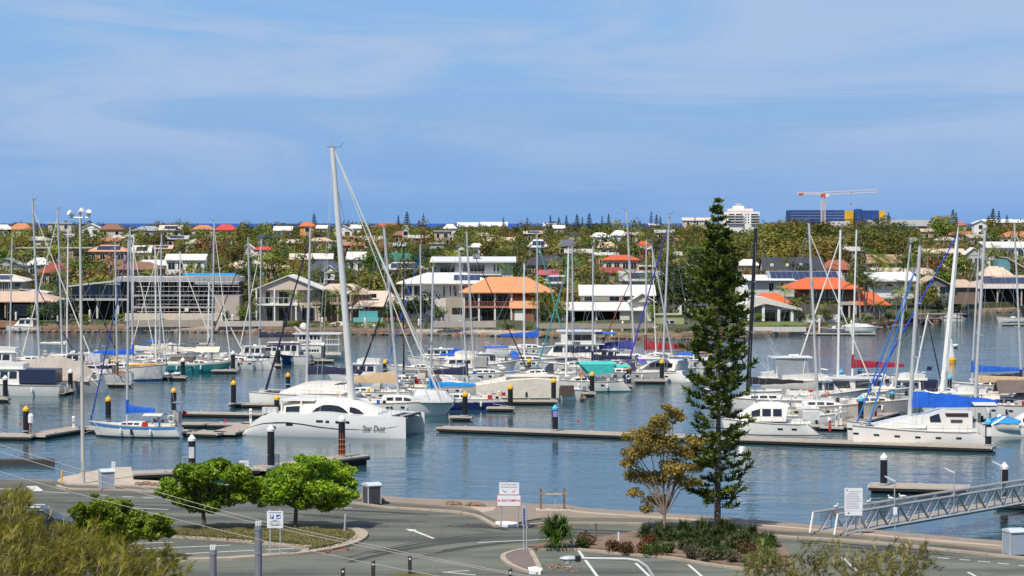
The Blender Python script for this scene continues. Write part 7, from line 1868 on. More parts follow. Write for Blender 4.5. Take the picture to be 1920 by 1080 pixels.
def ex(t, hs, zd):
 L_ = hs[0].L
 for y, x0 in ((-.9, .44), (.9, .37)):
  a = Vector((x0 * L_, y, zd + .35)); 
  MB().tube([a, a.lerp(TOPC, .1), a.lerp(TOPC, .7), TOPC], .10, 7, .04).build('furled_headsail', mat((.02, .16, .52), .7, var=.1), t, True)
 # raised saloon with big slanted windows
 c_ = MB().loft([[(x, -1.9, zd), (x, -1.8, zd + h_), (x, 1.8, zd + h_), (x, 1.9, zd)] for x, h_ in ((-.33 * L_, 1.5), (-.13 * L_, 1.62), (-.04 * L_, 1.2), (.14 * L_, .8), (.34 * L_, .15))]).build('saloon', M_GEL, t)
 for sd in (-1, 1):
  MB().quad((-.30 * L_, sd * 1.88, zd + 1.05), (-.15 * L_, sd * 1.87, zd + 1.05), (-.14 * L_, sd * 1.85, zd + 1.38), (-.30 * L_, sd * 1.85, zd + 1.38)).build('window', mat((.05, .02, .025), .15), c_)
  MB().quad((-.26 * L_, sd * 1.91, zd + .5), (-.18 * L_, sd * 1.91, zd + .5), (-.18 * L_, sd * 1.9, zd + .78), (-.26 * L_, sd * 1.9, zd + .78)).build('window', mat((.08, .06, .06), .2), c_)
  MB().add([(-.115 * L_, sd * 1.9, zd + .55), (-.04 * L_, sd * 1.9, zd + .55), (-.035 * L_, sd * 1.87, zd + 1.05), (-.10 * L_, sd * 1.86, zd + 1.35)], [(0, 1, 2, 3)]).build('window', M_GLASS, c_)
 canopy(t, -.50 * L_, -.34 * L_, 2.0, zd + 2.1, M_LGREYC, 'targa_cover', zb=zd)
 for k in range(7): MB().box(-.46 * L_ + .3 * k, -.46 * L_ + .3 * k + .22, -1.6 + .35 * (k % 3), -1.2 + .35 * (k % 3), zd + .3, zd + .6 + .3 * (k % 3)).build('deck_gear', (M_GREYC, M_NAVY, M_CREAMC, M_BROWNC)[k % 4], t)
 for s in (-1, 1): MB().tube([(-.44 * L_, s * 1.2, zd), (-.56 * L_, s * 1.2, zd + 1.0), (-.62 * L_, s * 1.2, zd + .9)], .05, 5).build('davit', M_STEEL, t)
 MB().box(-.03 * L_, .01 * L_, -hs[0].B * 1.9, -hs[0].B * 1.8, .2, .9).build('boarding_step', M_TEAK, t)
hdc = radians(178); Cc = G(1728, 833, 0); wbm = Cc.y
TOPC = Matrix.Rotation(-hdc, 4, 'Z') @ (Dp(1716, 505, wbm) - Cc)
catamaran('big white cruising catamaran under a huge royal blue sail cover', (1728, 833), 13.3, 178, B=6.8, fb=1.75, hullm=mat((.76, .73, .68), .22, var=.05, stain=.08), hullw=1.9, mast=(1704, 1725, 462), mastm=M_ALU, cover=M_BLUEC, cover_h=1.45, boomlen=7.9, boomz=3.45, cab=(-.02, .28, .5), wins=0, extra=ex, stack=True, ports=6, r=.16)
t = thing('dinghy', 'dinghy under a sky blue cover hung at the stern of the big catamaran', 'dinghy', G(1880, 818, 0) + Vector((0, 0, .8)), radians(160)); hl = Hull(3.4, 1.5, .55, .75, rake=.12); hl.build(t, M_GEL, M_GEL)
MB().loft([[(x, -w, .5), (x, -w * .6, .5 + h_), (x, w * .6, .5 + h_), (x, w, .5)] for x, w, h_ in ((-1.65, .6, .25), (-.6, .8, .6), (.6, .75, .55), (1.6, .25, .3))]).build('cover', M_SKYC, t, True)
yacht('sloop with a thick white wing mast behind the blue sail cover', (1790, 768), 15, 178, fb=1.4, mast=(1768, 1797, 424), mastm=M_MASTW, fore=mat((.01, .05, .45), .7), foresp=.09, boomlen=0, wing=True, spread=0, cabh=.7, forex=9.3)
yacht('white sloop with tan sail bag and grey shade cloths at the right edge', (1880, 788), 15, 178, fb=1.7, mast=(1828, 1847, 432), mastm=M_ALU, cover=M_TANC, cover_h=.65, boomlen=8, boomz=4.0, bim=M_BROWNC, dod=M_GREYC, cabh=.8, r=.14, stack=True,
  extra=lambda t, hl, zd: MB().loft([[(.05 * hl.L, -1.8, zd + 1.2), (.05 * hl.L, 0, zd + 2.6), (.05 * hl.L, 1.8, zd + 1.2)], [(-.3 * hl.L, -2.0, zd + 1.5), (-.3 * hl.L, 0, zd + 2.6), (-.3 * hl.L, 2.0, zd + 1.5)]], cap0=False, cap1=False).build('shade_cloth', M_BROWNC, t))
yacht('sloop with a blue sail cover behind the tan sail bag', (1870, 742), 13, 176, fb=1.3, mast=(1822, 1835, 470), mastm=M_ALU, cover=M_BLUEC, cover_h=.8, boomlen=6, boomz=2.9)
yacht('sloop cut off by the right edge of the picture', (1935, 760), 13, 2, fb=1.4, mast=(1916, 1902, 420), mastm=M_ALU, boomlen=4, cover=M_NAVY, cover_h=.6, fore=M_ROPE)
catamaran('low white catamaran stern with red stripe at the right edge', (1930, 815), 10, 176, B=5.5, fb=1.1, cab=(-.2, .2, 1.2), bim=M_TANC, ports=2)
# further masts showing between the others
yacht('small sloop with a slim grey mast beside the grey flat roofed house', (800, 705), 11, 176, fb=1.15, mast=(790, 788, 460), mastm=M_ALU, fore=M_BLUEC, foresp=.05, boomlen=3.8, bim=M_BLUEC)
yacht('sloop with a dark furled headsail left of the blue dodger', (905, 716), 12, -2, fb=1.2, mast=(889, 875, 436), mastm=M_ALU, fore=M_BLACK, foresp=.06, boomlen=4.4, bim=M_LGREYC, cover=M_CREAMC, cover_h=.5)
yacht('sloop with a pale grey mast right beside the turquoise yacht mast', (1090, 700), 12, 176, fb=1.2, mast=(1074, 1073, 462), mastm=M_ALU, boomlen=4.6, cover=M_NAVY, cover_h=.6, fore=mat((.03, .30, .32), .7), foresp=.08)
yacht('short rigged white sloop among the right hand masts', (1690, 745), 10, 4, fb=1.1, mast=(1712, 1740, 590), mastm=M_MASTW, boomlen=0, fore=M_NAVY)
# hulls packed between the others
for a in (('white mastless hull with grey boom tent behind the tan sail cover', (690, 752), 11, 176, M_GREYC, M_LGREYC), ('white hull with brown dodger between the navy cover and the beige cruiser', (925, 738), 11, 184, M_BROWNC, None), ('white hull with navy bimini behind the beige cruiser', (1015, 716), 11, 182, M_NAVY, M_NAVY), ('white hull with grey bimini behind the turquoise awnings', (1130, 706), 10.5, 178, None, M_LGREYC),
   ('white hull with blue dodger left of the crimson cover', (1215, 700), 10, 2, M_BLUEC, None), ('white hull with cream dodger between the cream sloop and the motor yacht', (1600, 778), 11, 176, M_CREAMC, M_CREAMC), ('white hull with navy dodger behind the wing mast', (1755, 752), 11, 4, M_NAVY, None), ('white hull with tan bimini left of the tan sail bag', (1830, 772), 11, 176, None, M_TANC), ('low white hull with taupe dodger in the left group', (185, 706), 10.5, 178, M_TAUPE, None), ('white hull with grey bimini beside the teal yacht', (425, 682), 10, 6, None, M_GREYC), ('white hull with blue bimini at the back of the left group', (255, 676), 10, 176, M_BLUEC, M_BLUEC), ('white hull with grey dodger at the back of the centre group', (860, 690), 10.5, 2, M_GREYC, None)):
 yacht(a[0], a[1], a[2], a[3], dod=a[4], bim=a[5], name='laid_up_yacht', group='unrigged hulls in the marina')
for a in (('white launch with a blue topped wheelhouse at the back of the centre group', (815, 690), 8, 178, M_BLUEC), ('launch under a grey canvas at the back of the centre group', (858, 706), 8.5, 176, M_GREYC), ('white cabin launch left of the white sloop', (915, 700), 8, 4, None), ('white cabin launch behind the tan sail cover', (675, 722), 8.5, 178, None), ('white launch with taupe canvas before the violet cover', (1140, 692), 8, 176, M_TAUPE), ('white launch behind the black sail cover', (1470, 752), 9, 2, None),
   ('white launch with navy canvas between the motor yachts', (1690, 756), 8.5, 178, M_NAVY), ('small white launch at the back of the left group', (330, 680), 7.5, 4, M_CREAMC), ('small white launch right of the teal hull', (470, 684), 7, 176, None), ('white launch with grey canvas behind the floodlight pole', (140, 700), 8, 176, M_LGREYC), ('white launch with cream canvas left of the tan sail bag', (1800, 786), 8.5, 178, M_CREAMC), ('white launch before the crimson sail cover at centre right', (1265, 706), 8, 176, None)):
 launch(a[0], a[1], a[2], a[3], fb=1.2, cabx=(-.25, .2), cabh=1.5, canvas=a[4], fly=1 if a[2] > 8 else None, wins=3)
# tenders and craft on the far shore
def small(label, c, L, head, m, cover=None, z=0.0, cab=False, group='small craft on the far shore'):
 p = G(c[0], c[1], 0); t = thing('tender', label, 'small boat', p + Vector((0, 0, z)), radians(head), group); hl = Hull(L, L * .36, .6 if L < 5 else .8, rake=.1, transom=0, sternw=.9); hl.build(t, m, M_DECK); hl.band(t, M_ALUD, .9, 1.0, name='rub_rail')
 if cover: MB().loft([[(x * L, -w, hl.fb), (x * L, -w * .5, hl.fb + h_), (x * L, w * .5, hl.fb + h_), (x * L, w, hl.fb)] for x, w, h_ in ((-.46, L * .16, .3), (-.1, L * .18, .75), (.2, L * .15, .55), (.44, L * .04, .15))]).build('cover', cover, t)
 if not cover: outboard(t, -L / 2, 0, .4); MB().box(-.15 * L, .0, -.4, .4, .5, 1.1).build('console', M_GEL, t); MB().quad((.01 * L, -.4, 1.05), (.01 * L, .4, 1.05), (-.05 * L, .38, 1.5), (-.05 * L, -.38, 1.5)).build('windscreen', M_GLASS, t)
launch('white half cabin cruiser tied up at the left end of the far shore', (40, 622), 7.6, 180, fb=1.0, B=2.8, cabx=(-.32, .12), cabh=1.4, group=None, wins=2)
small('white tender with blue cover edge before the brick house', (640, 621), 5.5, 10, M_GEL, M_CREAMC, .3); small('shrouded tender beside the pool wall', (690, 621), 4.5, 170, M_GEL, M_LGREYC, .3); small('black dinghy on the ramp by the white hip roofed house', (905, 621), 4.5, 25, M_ALUD, M_BLACK, .3); small('runabout under a grey cover on the pontoon by the palms', (1612, 624), 7, -10, M_GEL, M_LGREYC, .25)
small('open dinghy drawn up on the pontoon by the villa wall', (1560, 625), 4.5, 178, M_ALUD, None, .3); small('orange kayak like tender by the white hip roofed house', (757, 623), 3.6, 0, M_ORANGE, M_ORANGE, .3); small('small work boat with gear at the right edge channel', (1895, 606), 6, 176, M_GEL, None, .3); small('tender with a folded cover near the timber jetty', (1785, 604), 5, 150, M_GEL, M_GREYC, .1); small('blue topped tender before the weatherboard house', (1090, 632), 6, 176, M_GEL, M_BLUEC, .1); small('white runabout before the cream house', (548, 620), 6, 178, M_GEL, None, .25); small('upturned tender below the scaffolded house', (300, 619), 3.4, 12, M_GREYC, M_LGREYC, .2)
# ------------------------------------------------------------------ foreground trees
rf = random.Random(4)
def plobes(lst, d, s, jd=.5):
 o = []
 for (px, py, r) in lst:
  p = Dp(px, py, d + rf.uniform(-jd, jd) * r / s * 1.6)
  o.append((p, (r / s * 1.06, r / s * 1.2, r / s * .8)))
 return o
L_NEAR = leafmat('leaf_near', ['#3a5a0e', '#74951f', '#b2c43e'], rough=.4, transl=.35, scale=1.6)
L_NEAR2 = leafmat('leaf_near_dry', ['#42540f', '#73891e', '#a0ac38'], rough=.45, transl=.35, scale=1.6)
def sublobes(LB, n=8, k=.5, fl=.75):
 o = [(c, tuple(r * .78 for r in R)) for c, R in LB]
 for c, R in LB:
  for _ in range(n):
   d = rvec(rf); d.z = abs(d.z) * .9 - .15; q = rf.uniform(.45, .98)
   kk = k * rf.uniform(.55, 1.15)
   o.append((Vector((c[0] + d.x * R[0] * q, c[1] + d.y * R[1] * q, c[2] + d.z * R[2] * q)), (R[0] * kk, R[1] * kk, R[2] * kk * fl)))
 return o
def near_tree(label, base, lobes, leafm, nleaf, leaf, fork, r0=.16, bark=M_BARK, name='shade_tree', tr=None, shell=.5, up=.4):
 b = G(base[0], base[1], GZ + .12); s = FPX / b.y
 t = thing(name, label, 'tree', b)
 LB = plobes(lobes, b.y, s)
 LB = [(p - b, R) for p, R in LB]
 crown(rf, sublobes(LB, fl=1.15 if name == 'paperbark_tree' else .75), nleaf, leaf, up=up, shell=shell).build('crown', leafm, t)
 f = Dp(fork[0], fork[1], b.y) - b
 g = MB().tube([(0, 0, -.15), (f.x * .3, 0, f.z * .45), f], r0, 9, r0 * .7)
 limbs(rf, f, [p for p, R in LB], r0 * .5, g, 6)
 g.build('trunk', bark, t, True)
 return t
near_tree('round crowned bright green tree on the median, the left one', (383, 991), [(330, 915, 30), (365, 890, 36), (400, 882, 34), (440, 890, 32), (462, 908, 24), (343, 935, 28), (385, 925, 38), (425, 930, 34), (312, 924, 19), (450, 930, 24), (365, 950, 20), (398, 950, 22), (415, 868, 14), (345, 885, 16)], L_NEAR, 21000, .105, (381, 962))
near_tree('round crowned bright green tree on the median, the right one', (554, 989), [(500, 915, 33), (540, 890, 36), (585, 875, 34), (620, 885, 36), (645, 915, 28), (560, 915, 42), (600, 920, 40), (520, 932, 30), (635, 938, 26), (490, 938, 22), (655, 930, 16), (570, 940, 28), (610, 948, 22), (565, 862, 14), (480, 920, 16)], L_NEAR, 24000, .105, (555, 952))
near_tree('wide low green tree beside the dark car at left', (238, 1042), [(150, 962, 24), (190, 952, 27), (225, 950, 24), (170, 985, 32), (215, 980, 38), (260, 972, 28), (300, 978, 23), (240, 1000, 32), (285, 998, 28), (315, 1000, 13), (200, 1010, 28), (145, 1000, 26), (205, 938, 9), (178, 930, 8)], L_NEAR2, 19000, .105, (232, 1022), .12)
L_GOLD = leafmat('leaf_gold', ['#585a2a', '#8c7c38', '#b39b52'], transl=.3, scale=.7)
near_tree('sparse multi stemmed tree with golden brown leaves left of the pine', (1245, 992), [(1190, 850, 26), (1235, 800, 28), (1262, 782, 24), (1215, 822, 30), (1250, 838, 32), (1288, 850, 26), (1200, 895, 24), (1230, 900, 28), (1285, 905, 24), (1180, 870, 18), (1262, 880, 30), (1228, 940, 20), (1300, 830, 20), (1175, 820, 14), (1250, 765, 12), (1215, 955, 14), (1298, 880, 18), (1190, 925, 15)], L_GOLD, 17000, .08, (1246, 965), .13, M_BARKP, 'paperbark_tree', shell=.25, up=.2)

# tall norfolk pine
b = G(1345, 989, GZ + .12); s = FPX / b.y; HP = Dp(1345, 371, b.y).z - b.z
t = thing('norfolk_pine', 'tall dark norfolk pine rising from the garden bed across the marina', 'pine tree', b)
L_PINE = leafmat('leaf_pine', ['#212e0e', '#3f5018', '#7f8a30'], rough=.5, transl=.12, scale=1.3)
prof = [(0, .06), (.03, .30), (.07, .55), (.13, 1.0), (.21, 1.4), (.29, 1.85), (.37, 2.1), (.46, 2.25), (.55, 2.2), (.70, 2.1), (.82, 2.05), (.91, 1.8), (.96, 1.3)]
def prad(q):
 for (a, x), (c, y) in zip(prof, prof[1:]):
  if a <= q <= c: return lerp(x, y, (q - a) / (c - a))
 return prof[-1][1]
gl, gb = MB(), MB()
q = .012
while q < .955:
 R = prad(q); nb = 7 if q < .5 else 6; a0 = rf.uniform(0, 6.28)
 for k in range(nb):
  if q > .3 and rf.random() < (.08 if q < .6 else .2): continue
  z = HP * (1 - q) + rf.uniform(-.26, .26) * min(1, q * 6)
  a = a0 + 2 * pi * k / nb + rf.uniform(-.45, .45); L = R * rf.uniform(.62, 1.15); dp = rf.uniform(-.28, .02); cu = rf.uniform(.18, .5)
  d = Vector((cos(a), sin(a), 0)); sd = Vector((-sin(a), cos(a), 0))
  P = [Vector((0, 0, z)) + d * L * u + Vector((0, 0, L * (dp * u + cu * u * u * u))) for u in (0, .25, .5, .75, 1.0)]
  gb.tube(P, .03 * (1 - q * .2) + .008, 4, .008)
  n = int((9 if q < .35 else 7) + (14 if q < .35 else 12 if q < .65 else 10) * L)
  for j in range(n):
   u = lerp(.30 if q > .35 else .10, 1.0, ((j + rf.random()) / n) ** .8)
   i = min(3, int(u * 4)); p = P[i].lerp(P[i + 1], u * 4 - i)
   cl = rf.uniform(.6, 1.25)
   for m_ in range(3):
    ln = rf.uniform(.22, .46) * cl * (.7 if q < .2 else 1.1)
    dr = (d * rf.uniform(-.1, .9) + sd * rf.uniform(-1, 1) + Vector((0, 0, rf.uniform(-.15, 1.15)))).normalized()
    e = p + dr * ln; wv = dr.cross(rvec(rf)).normalized() * .055
    o = len(gl.v); md = p + dr * ln * .5
    gl.v += [tuple(p), tuple(md + wv), tuple(e), tuple(md - wv)]; gl.f.append((o, o + 1, o + 2, o + 3))
 q += (.018 if q < .3 else .0225) * rf.uniform(.6, 1.4)
gl.build('crown', L_PINE, t); gb.build('branches', M_BARK, t)['kind'] = 'stuff'
MB().tube([(0, 0, -.2), (.05, 0, HP * .3), (0, 0, HP * .7), (0, 0, HP)], .22, 10, .02).build('trunk', mat((.13, .10, .085), .95, var=.3, scale=4, bump=.5, bscale=7), t, True)

# casuarinas close to the camera: tall trees whose tops reach into the picture
def casuarina(label, d, blobs, colm, n, ln, px0, lean, wd=.010):
 s = FPX / d
 b = Vector((X(px0, d), d, GZ)); t = thing('casuarina_tree', label, 'tree', b)
 g = MB(); br = MB()
 C0 = Dp(px0, max(p[1] for p in blobs) + 60, d) - b
 tot = sum(r * r for _, _, r in blobs)
 for (px, py, r) in blobs:
  c = Dp(px, py, d + rf.uniform(-1, 1)) - b; R = r / s
  br.tube([C0 + Vector((0, 0, -1.2)), C0.lerp(c, .5) + Vector((0, 0, -.3)), c], .035, 5, .008)
  for _ in range(int(n * r * r / tot)):
   p = c + rvec(rf) * R * (.35 + .65 * rf.random() ** .7) * (1 if rf.random() < .8 else 1.35)
   ax = (lean + rvec(rf) * .8).normalized()
   br.tube([p - ax * ln * .5, p + ax * ln * .25], .006, 3, caps=False)
   for k in range(9):
    q0 = p + ax * ln * rf.uniform(-.35, .3); dr = (ax + rvec(rf) * .55).normalized(); e = q0 + dr * ln * rf.uniform(.6, 1.15) + Vector((0, 0, -.05 * ln))
    wv = dr.cross(Vector((0, 1, .2))).normalized() * wd
    o = len(g.v); g.v += [tuple(q0 - wv), tuple(q0 + wv), tuple(e)]; g.f.append((o, o + 1, o + 2))
 g.build('crown', colm, t)
 MB().tube([(0, 0, -.2), (C0.x * .5, C0.y * .5, C0.z * .5), C0 + Vector((0, 0, -1.0))], .16, 8, .06).build('trunk', M_BARKP, t)
 br.build('branches', M_BARKP, t)['kind'] = 'stuff'
L_CAS = leafmat('leaf_casuarina', ['#55561e', '#8d8830', '#bcac4a'], transl=.25, scale=1.6)
L_CAS2 = leafmat('leaf_casuarina_grey', ['#4c4c26', '#7d7838', '#a39558'], transl=.25, scale=1.6)
casuarina('feathery olive gold casuarina filling the lower left corner', 62, [(28, 940, 34), (10, 990, 60), (45, 1000, 34), (110, 1028, 40), (20, 1045, 70), (90, 1050, 70), (165, 1040, 44), (150, 1070, 70), (215, 1050, 50), (230, 1085, 60), (60, 1090, 90), (270, 1062, 34), (310, 1055, 26), (322, 1080, 32), (-30, 960, 60), (-40, 1050, 80)], L_CAS, 2300, .34, 60, Vector((.55, 0, .75)))
casuarina('wispy grey green casuarina tops along the lower right edge', 72, [(1430, 1060, 34), (1470, 1072, 36), (1520, 1042, 26), (1540, 1070, 40), (1600, 1072, 38), (1565, 1030, 18), (1650, 1062, 40), (1690, 1050, 36), (1725, 1072, 34), (1735, 1040, 18), (1510, 1095, 50), (1620, 1100, 60), (1700, 1100, 50), (1420, 1090, 40)], L_CAS2, 800, .28, 1600, Vector((.15, 0, .75)))

# ------------------------------------------------------------------ garden bed plants
def blades(g, c, n, L, w, spread, r, up=.6, droop=.35):
 for _ in range(n):
  a = r.uniform(0, 2 * pi); e = r.uniform(spread, 1.45)
  d = Vector((cos(a) * cos(e), sin(a) * cos(e), sin(e))); ll = L * r.uniform(.7, 1.15); sd = Vector((-sin(a), cos(a), 0)) * w
  p1 = c + d * ll * .55; p2 = c + d * ll + Vector((0, 0, -droop * ll * cos(e)))
  g.add([c - sd * .6, c + sd * .6, p1 + sd, p2, p1 - sd], [(0, 1, 2, 4), (4, 2, 3)])
L_YUC = leafmat('leaf_yucca', ['#26400f', '#44661c', '#7f9638'], transl=.15, scale=2); L_STRAP = leafmat('leaf_strap', ['#1e2b12', '#37461d', '#5d6a35'], transl=.15, scale=1.2)
L_SHR = leafmat('leaf_shrub', ['#22320f', '#3c5519', '#5e7527'], transl=.2, scale=1.5); L_SHRB = leafmat('leaf_shrub_brown', ['#3b2a16', '#5e4426', '#74603a'], transl=.2, scale=1.5); L_SHRR = leafmat('leaf_shrub_red', ['#2c2c12', '#5a3a1c', '#7a3a20'], transl=.2, scale=1.5); L_SHRG = leafmat('leaf_shrub_grey', ['#3d3a2c', '#5d5844', '#7b7258'], transl=.2, scale=1.5)
c = G(1043, 1027, GZ + .1); t = thing('yucca', 'spiky green yucca clump at the tip of the garden bed', 'plant', c)
g = MB()
for (px, py) in ((1043, 985), (1030, 990), (1056, 988), (1038, 1002), (1050, 1005), (1028, 1005), (1060, 1003), (1045, 1015)): blades(g, Dp(px, py, c.y + rf.uniform(-.5, .5)) - c, 90, .95, .035, -.4, rf)
g.build('leaves', L_YUC, t); MB().tube([(0, 0, -.1), (.05, 0, 1.1)], .14, 8, .1).build('stem', M_BARK, t)
for i, (px, py, n, L) in enumerate(((1228, 1000, 60, .8), (1250, 1005, 70, .85), (1275, 1000, 70, .9), (1300, 1006, 80, .9), (1322, 1000, 70, .95), (1345, 1012, 80, .9), (1365, 1004, 80, .95), (1390, 1012, 70, .9), (1335, 1022, 60, .8), (1290, 1018, 60, .8), (1410, 1006, 60, .8), (1425, 1020, 60, .8), (1265, 1014, 50, .7), (1375, 1022, 60, .8), (1238, 1012, 60, .85), (1312, 1014, 60, .9), (1352, 998, 70, 1.0), (1400, 1022, 60, .9), (1440, 1024, 60, .9), (1322, 1030, 50, .8), (1358, 1030, 50, .8), (1282, 1030, 50, .7), (1215, 1006, 50, .8), (1380, 1036, 50, .8))):
 c = G(px, py, GZ + .12); t = thing('strap_leaf_plant', 'clump of dark strap leaved plant under the pine, one of the dense row', 'plant', c, 0, 'strap leaved plants under the pine')
 g = MB()
 for k in range(3): blades(g, Vector((rf.uniform(-.4, .4), rf.uniform(-.4, .4), 0)), n, L * 1.2, .032, .2, rf, droop=.6)
 g.build('leaves', L_STRAP, t)
for (px, py, r, m_, lab) in ((1098, 1022, 22, L_SHRB, 'dry brown and green mound beside the yucca'), (1092, 1026, 14, L_SHR, 'small green mound right of the yucca'), (1152, 1034, 20, L_SHRR, 'reddish green shrub at the bed kerb'), (1176, 1037, 22, L_SHRR, 'red tinged shrub second along the bed kerb'), (1200, 1037, 20, L_SHRR, 'dark red shrub third along the bed kerb'), (1228, 1041, 24, L_SHR, 'green domed shrub at the bed kerb'), (1248, 1036, 20, L_SHR, 'green domed shrub before the strap leaves'), (1215, 1020, 18, L_SHRR, 'rusty shrub left of the strap leaves'),
       (1300, 1046, 22, L_SHRG, 'grey dry shrub at the bed kerb'), (1322, 1050, 20, L_SHRG, 'grey purple shrub beside the dark green one'), (1346, 1050, 26, L_SHR, 'dark green shrub below the pine trunk'), (1376, 1054, 22, L_SHRG, 'grey brown shrub right of the pine trunk'), (1400, 1040, 26, L_SHRB, 'brown tipped shrub at the right of the bed'), (1432, 1034, 26, L_SHR, 'leafy shrub at the right end of the bed'), (1440, 1058, 28, L_SHR, 'light green shrub at the right kerb corner'), (1410, 1064, 24, L_SHR, 'low green shrub near the bottom of the bed')):
 c = G(px, py, GZ + .11); s = FPX / c.y; R = r / s; t = thing('shrub', lab, 'shrub', c)
 lb = [((rf.uniform(-.5, .5) * R, rf.uniform(-.4, .4) * R, rf.uniform(.35, .75) * R), (R * rf.uniform(.45, .65),) * 2 + (R * rf.uniform(.4, .6),)) for _ in range(7)]
 crown(rf, lb, 900, .055, shell=.6).build('foliage', m_, t)
# ------------------------------------------------------------------ signs, bins, lamps and posts
def post(t, x, y, z0, z1, r=.035, m_=None, name='post'): return MB().tube([(x, y, z0), (x, y, z1)], r, 7).build(name, m_ or M_GALV, t)
M_SIGN = mat((.72, .74, .76), .45, var=.04); M_BLU = mat((.01, .05, .30), .5); M_INK = mat((.05, .05, .06), .6); M_GREYT = mat((.30, .31, .33), .6)
def bin_(label, px, py, pm, rz, hgt=1.35):
 c = G(px, py, GZ + .10); t = thing('bin_enclosure', label, 'bin', c, rz); w = .46
 for x in (-w, w):
  for y in (-w, w): MB().box(x - .035, x + .035, y - .035, y + .035, 0, hgt - .12).build('frame_post', M_ALU, t)
 for (a, b_) in (((-w + .036, w - .036), (-w - .01, -w + .02)), ((-w + .036, w - .036), (w - .02, w + .01))): MB().box(a[0], a[1], b_[0], b_[1], .06, hgt - .22).build('side_panel', pm, t)
 for s in (-1, 1): MB().box(s * w - .02, s * w + .015, -w + .036, w - .036, .06, hgt - .22).build('side_panel', pm, t)
 MB().box(-w - .03, w + .03, -w - .03, w + .03, hgt - .2, hgt - .12).build('top_frame', M_ALU, t)
 P = [[(x, (w + .08) * cos(a), hgt - .12 + .2 * sin(a)) for a in [pi * k / 8 for k in range(9)]] for x in (-w - .06, w + .06)]
 MB().loft(P).build('curved_lid', mat((.60, .66, .68), .35, metal=.2, var=.05), t, True)
BLG = mat((.30, .35, .42), .5, var=.08); DKG = mat((.055, .055, .068), .5, var=.1)
bin_('grey blue bin enclosure with curved lid beside the floodlight pole', 200, 916, BLG, radians(20)); bin_('charcoal bin enclosure with curved lid on the kerb in the middle', 697, 943.5, DKG, radians(28)); bin_('grey blue bin enclosure with curved lid at the right edge', 1901, 1040, BLG, radians(16), 1.45)
# floodlight pole
c = G(156, 906, GZ + .1); t = thing('floodlight_pole', 'tall pale floodlight pole carrying three white lamps', 'light pole', c)
zt = Dp(152, 408, c.y).z - c.z; dxp = Dp(150, 408, c.y).x - c.x
MB().tube([(0, 0, 0), (dxp, 0, zt)], .155, 12, .085).build('pole', mat((.50, .47, .42), .6, var=.08), t, True); MB().box(-.25, .25, -.25, .25, -.02, .04).build('base_plate', M_GALV, t); MB().box(-.12, .12, -.2, -.14, 1.0, 1.6).build('access_door', M_GALV, t); MB().box(-.19, -.12, -.1, .1, 7.4, 7.8).build('junction_box', M_ALUD, t)
MB().tube([(dxp - .75, 0, zt), (dxp + .75, 0, zt)], .05, 6).build('cross_arm', M_GALV, t)
for x, a in ((-.62, -.5), (.02, .5), (.62, .15)):
 o = MB().lathe([(.07, -.30), (.11, -.16), (.18, .08), (.20, .26), (.16, .28)], 10).build('lamp', M_WHITE, t, True); o.location = (dxp + x, 0, zt + (.42 if x == .02 else .26)); o.rotation_euler = (.7, a * 1.9, 0)
 MB().tube([(dxp + x, 0, zt), (dxp + x, 0, zt + .3)], .05, 5).build('bracket', M_ALUD, t)
# little signs and posts on the left
c = G(213, 914, GZ + .1); t = thing('path_sign', 'small pale sign on a thin post behind the left bin', 'sign', c); post(t, 0, 0, 0, 1.85); MB().box(-.13, .13, -.03, 0, 1.35, 1.85).build('panel', M_SIGN, t)
for k in range(3): MB().box(-.09, .09, -.036, -.031, 1.45 + k * .12, 1.49 + k * .12).build('print_line', M_GREYT, t)
c = G(116, 906, GZ + .02); t = thing('yellow_post', 'yellow post at the head of the boat ramp', 'post', c); MB().tube([(0, 0, 0), (0, 0, .85)], .06, 8).build('shaft', M_YEL, t); MB().lathe([(.06, 0), (.05, .05), (.01, .08)], 8, (0, 0, .85)).build('cap', M_YEL, t)
c = G(458, 922, GZ + .1); t = thing('notice_sign', 'white notice board showing above the left round tree', 'sign', c, radians(-8)); 
for x in (-.28, .28): post(t, x, 0, 0, 2.2)
MB().box(-.33, .33, -.06, -.03, 1.6, 2.2).build('panel', M_SIGN, t)
for k in range(5): MB().box(-.26, .26, -.067, -.061, 1.68 + k * .1, 1.72 + k * .1).build('print_line', M_GREYT, t)
c = G(661, 938, GZ + .1); t = thing('notice_sign', 'small white sign leaning beside the right round tree', 'sign', c); MB().tube([(.05, 0, 0), (-.08, 0, 1.9)], .03, 6).build('post', M_GALV, t); MB().hexa([(-.13, -.05, 1.35), (.08, -.05, 1.35), (.08, -.03, 1.35), (-.13, -.03, 1.35)], [(-.2, -.05, 1.9), (.0, -.05, 1.9), (.0, -.03, 1.9), (-.2, -.03, 1.9)]).build('panel', M_SIGN, t)
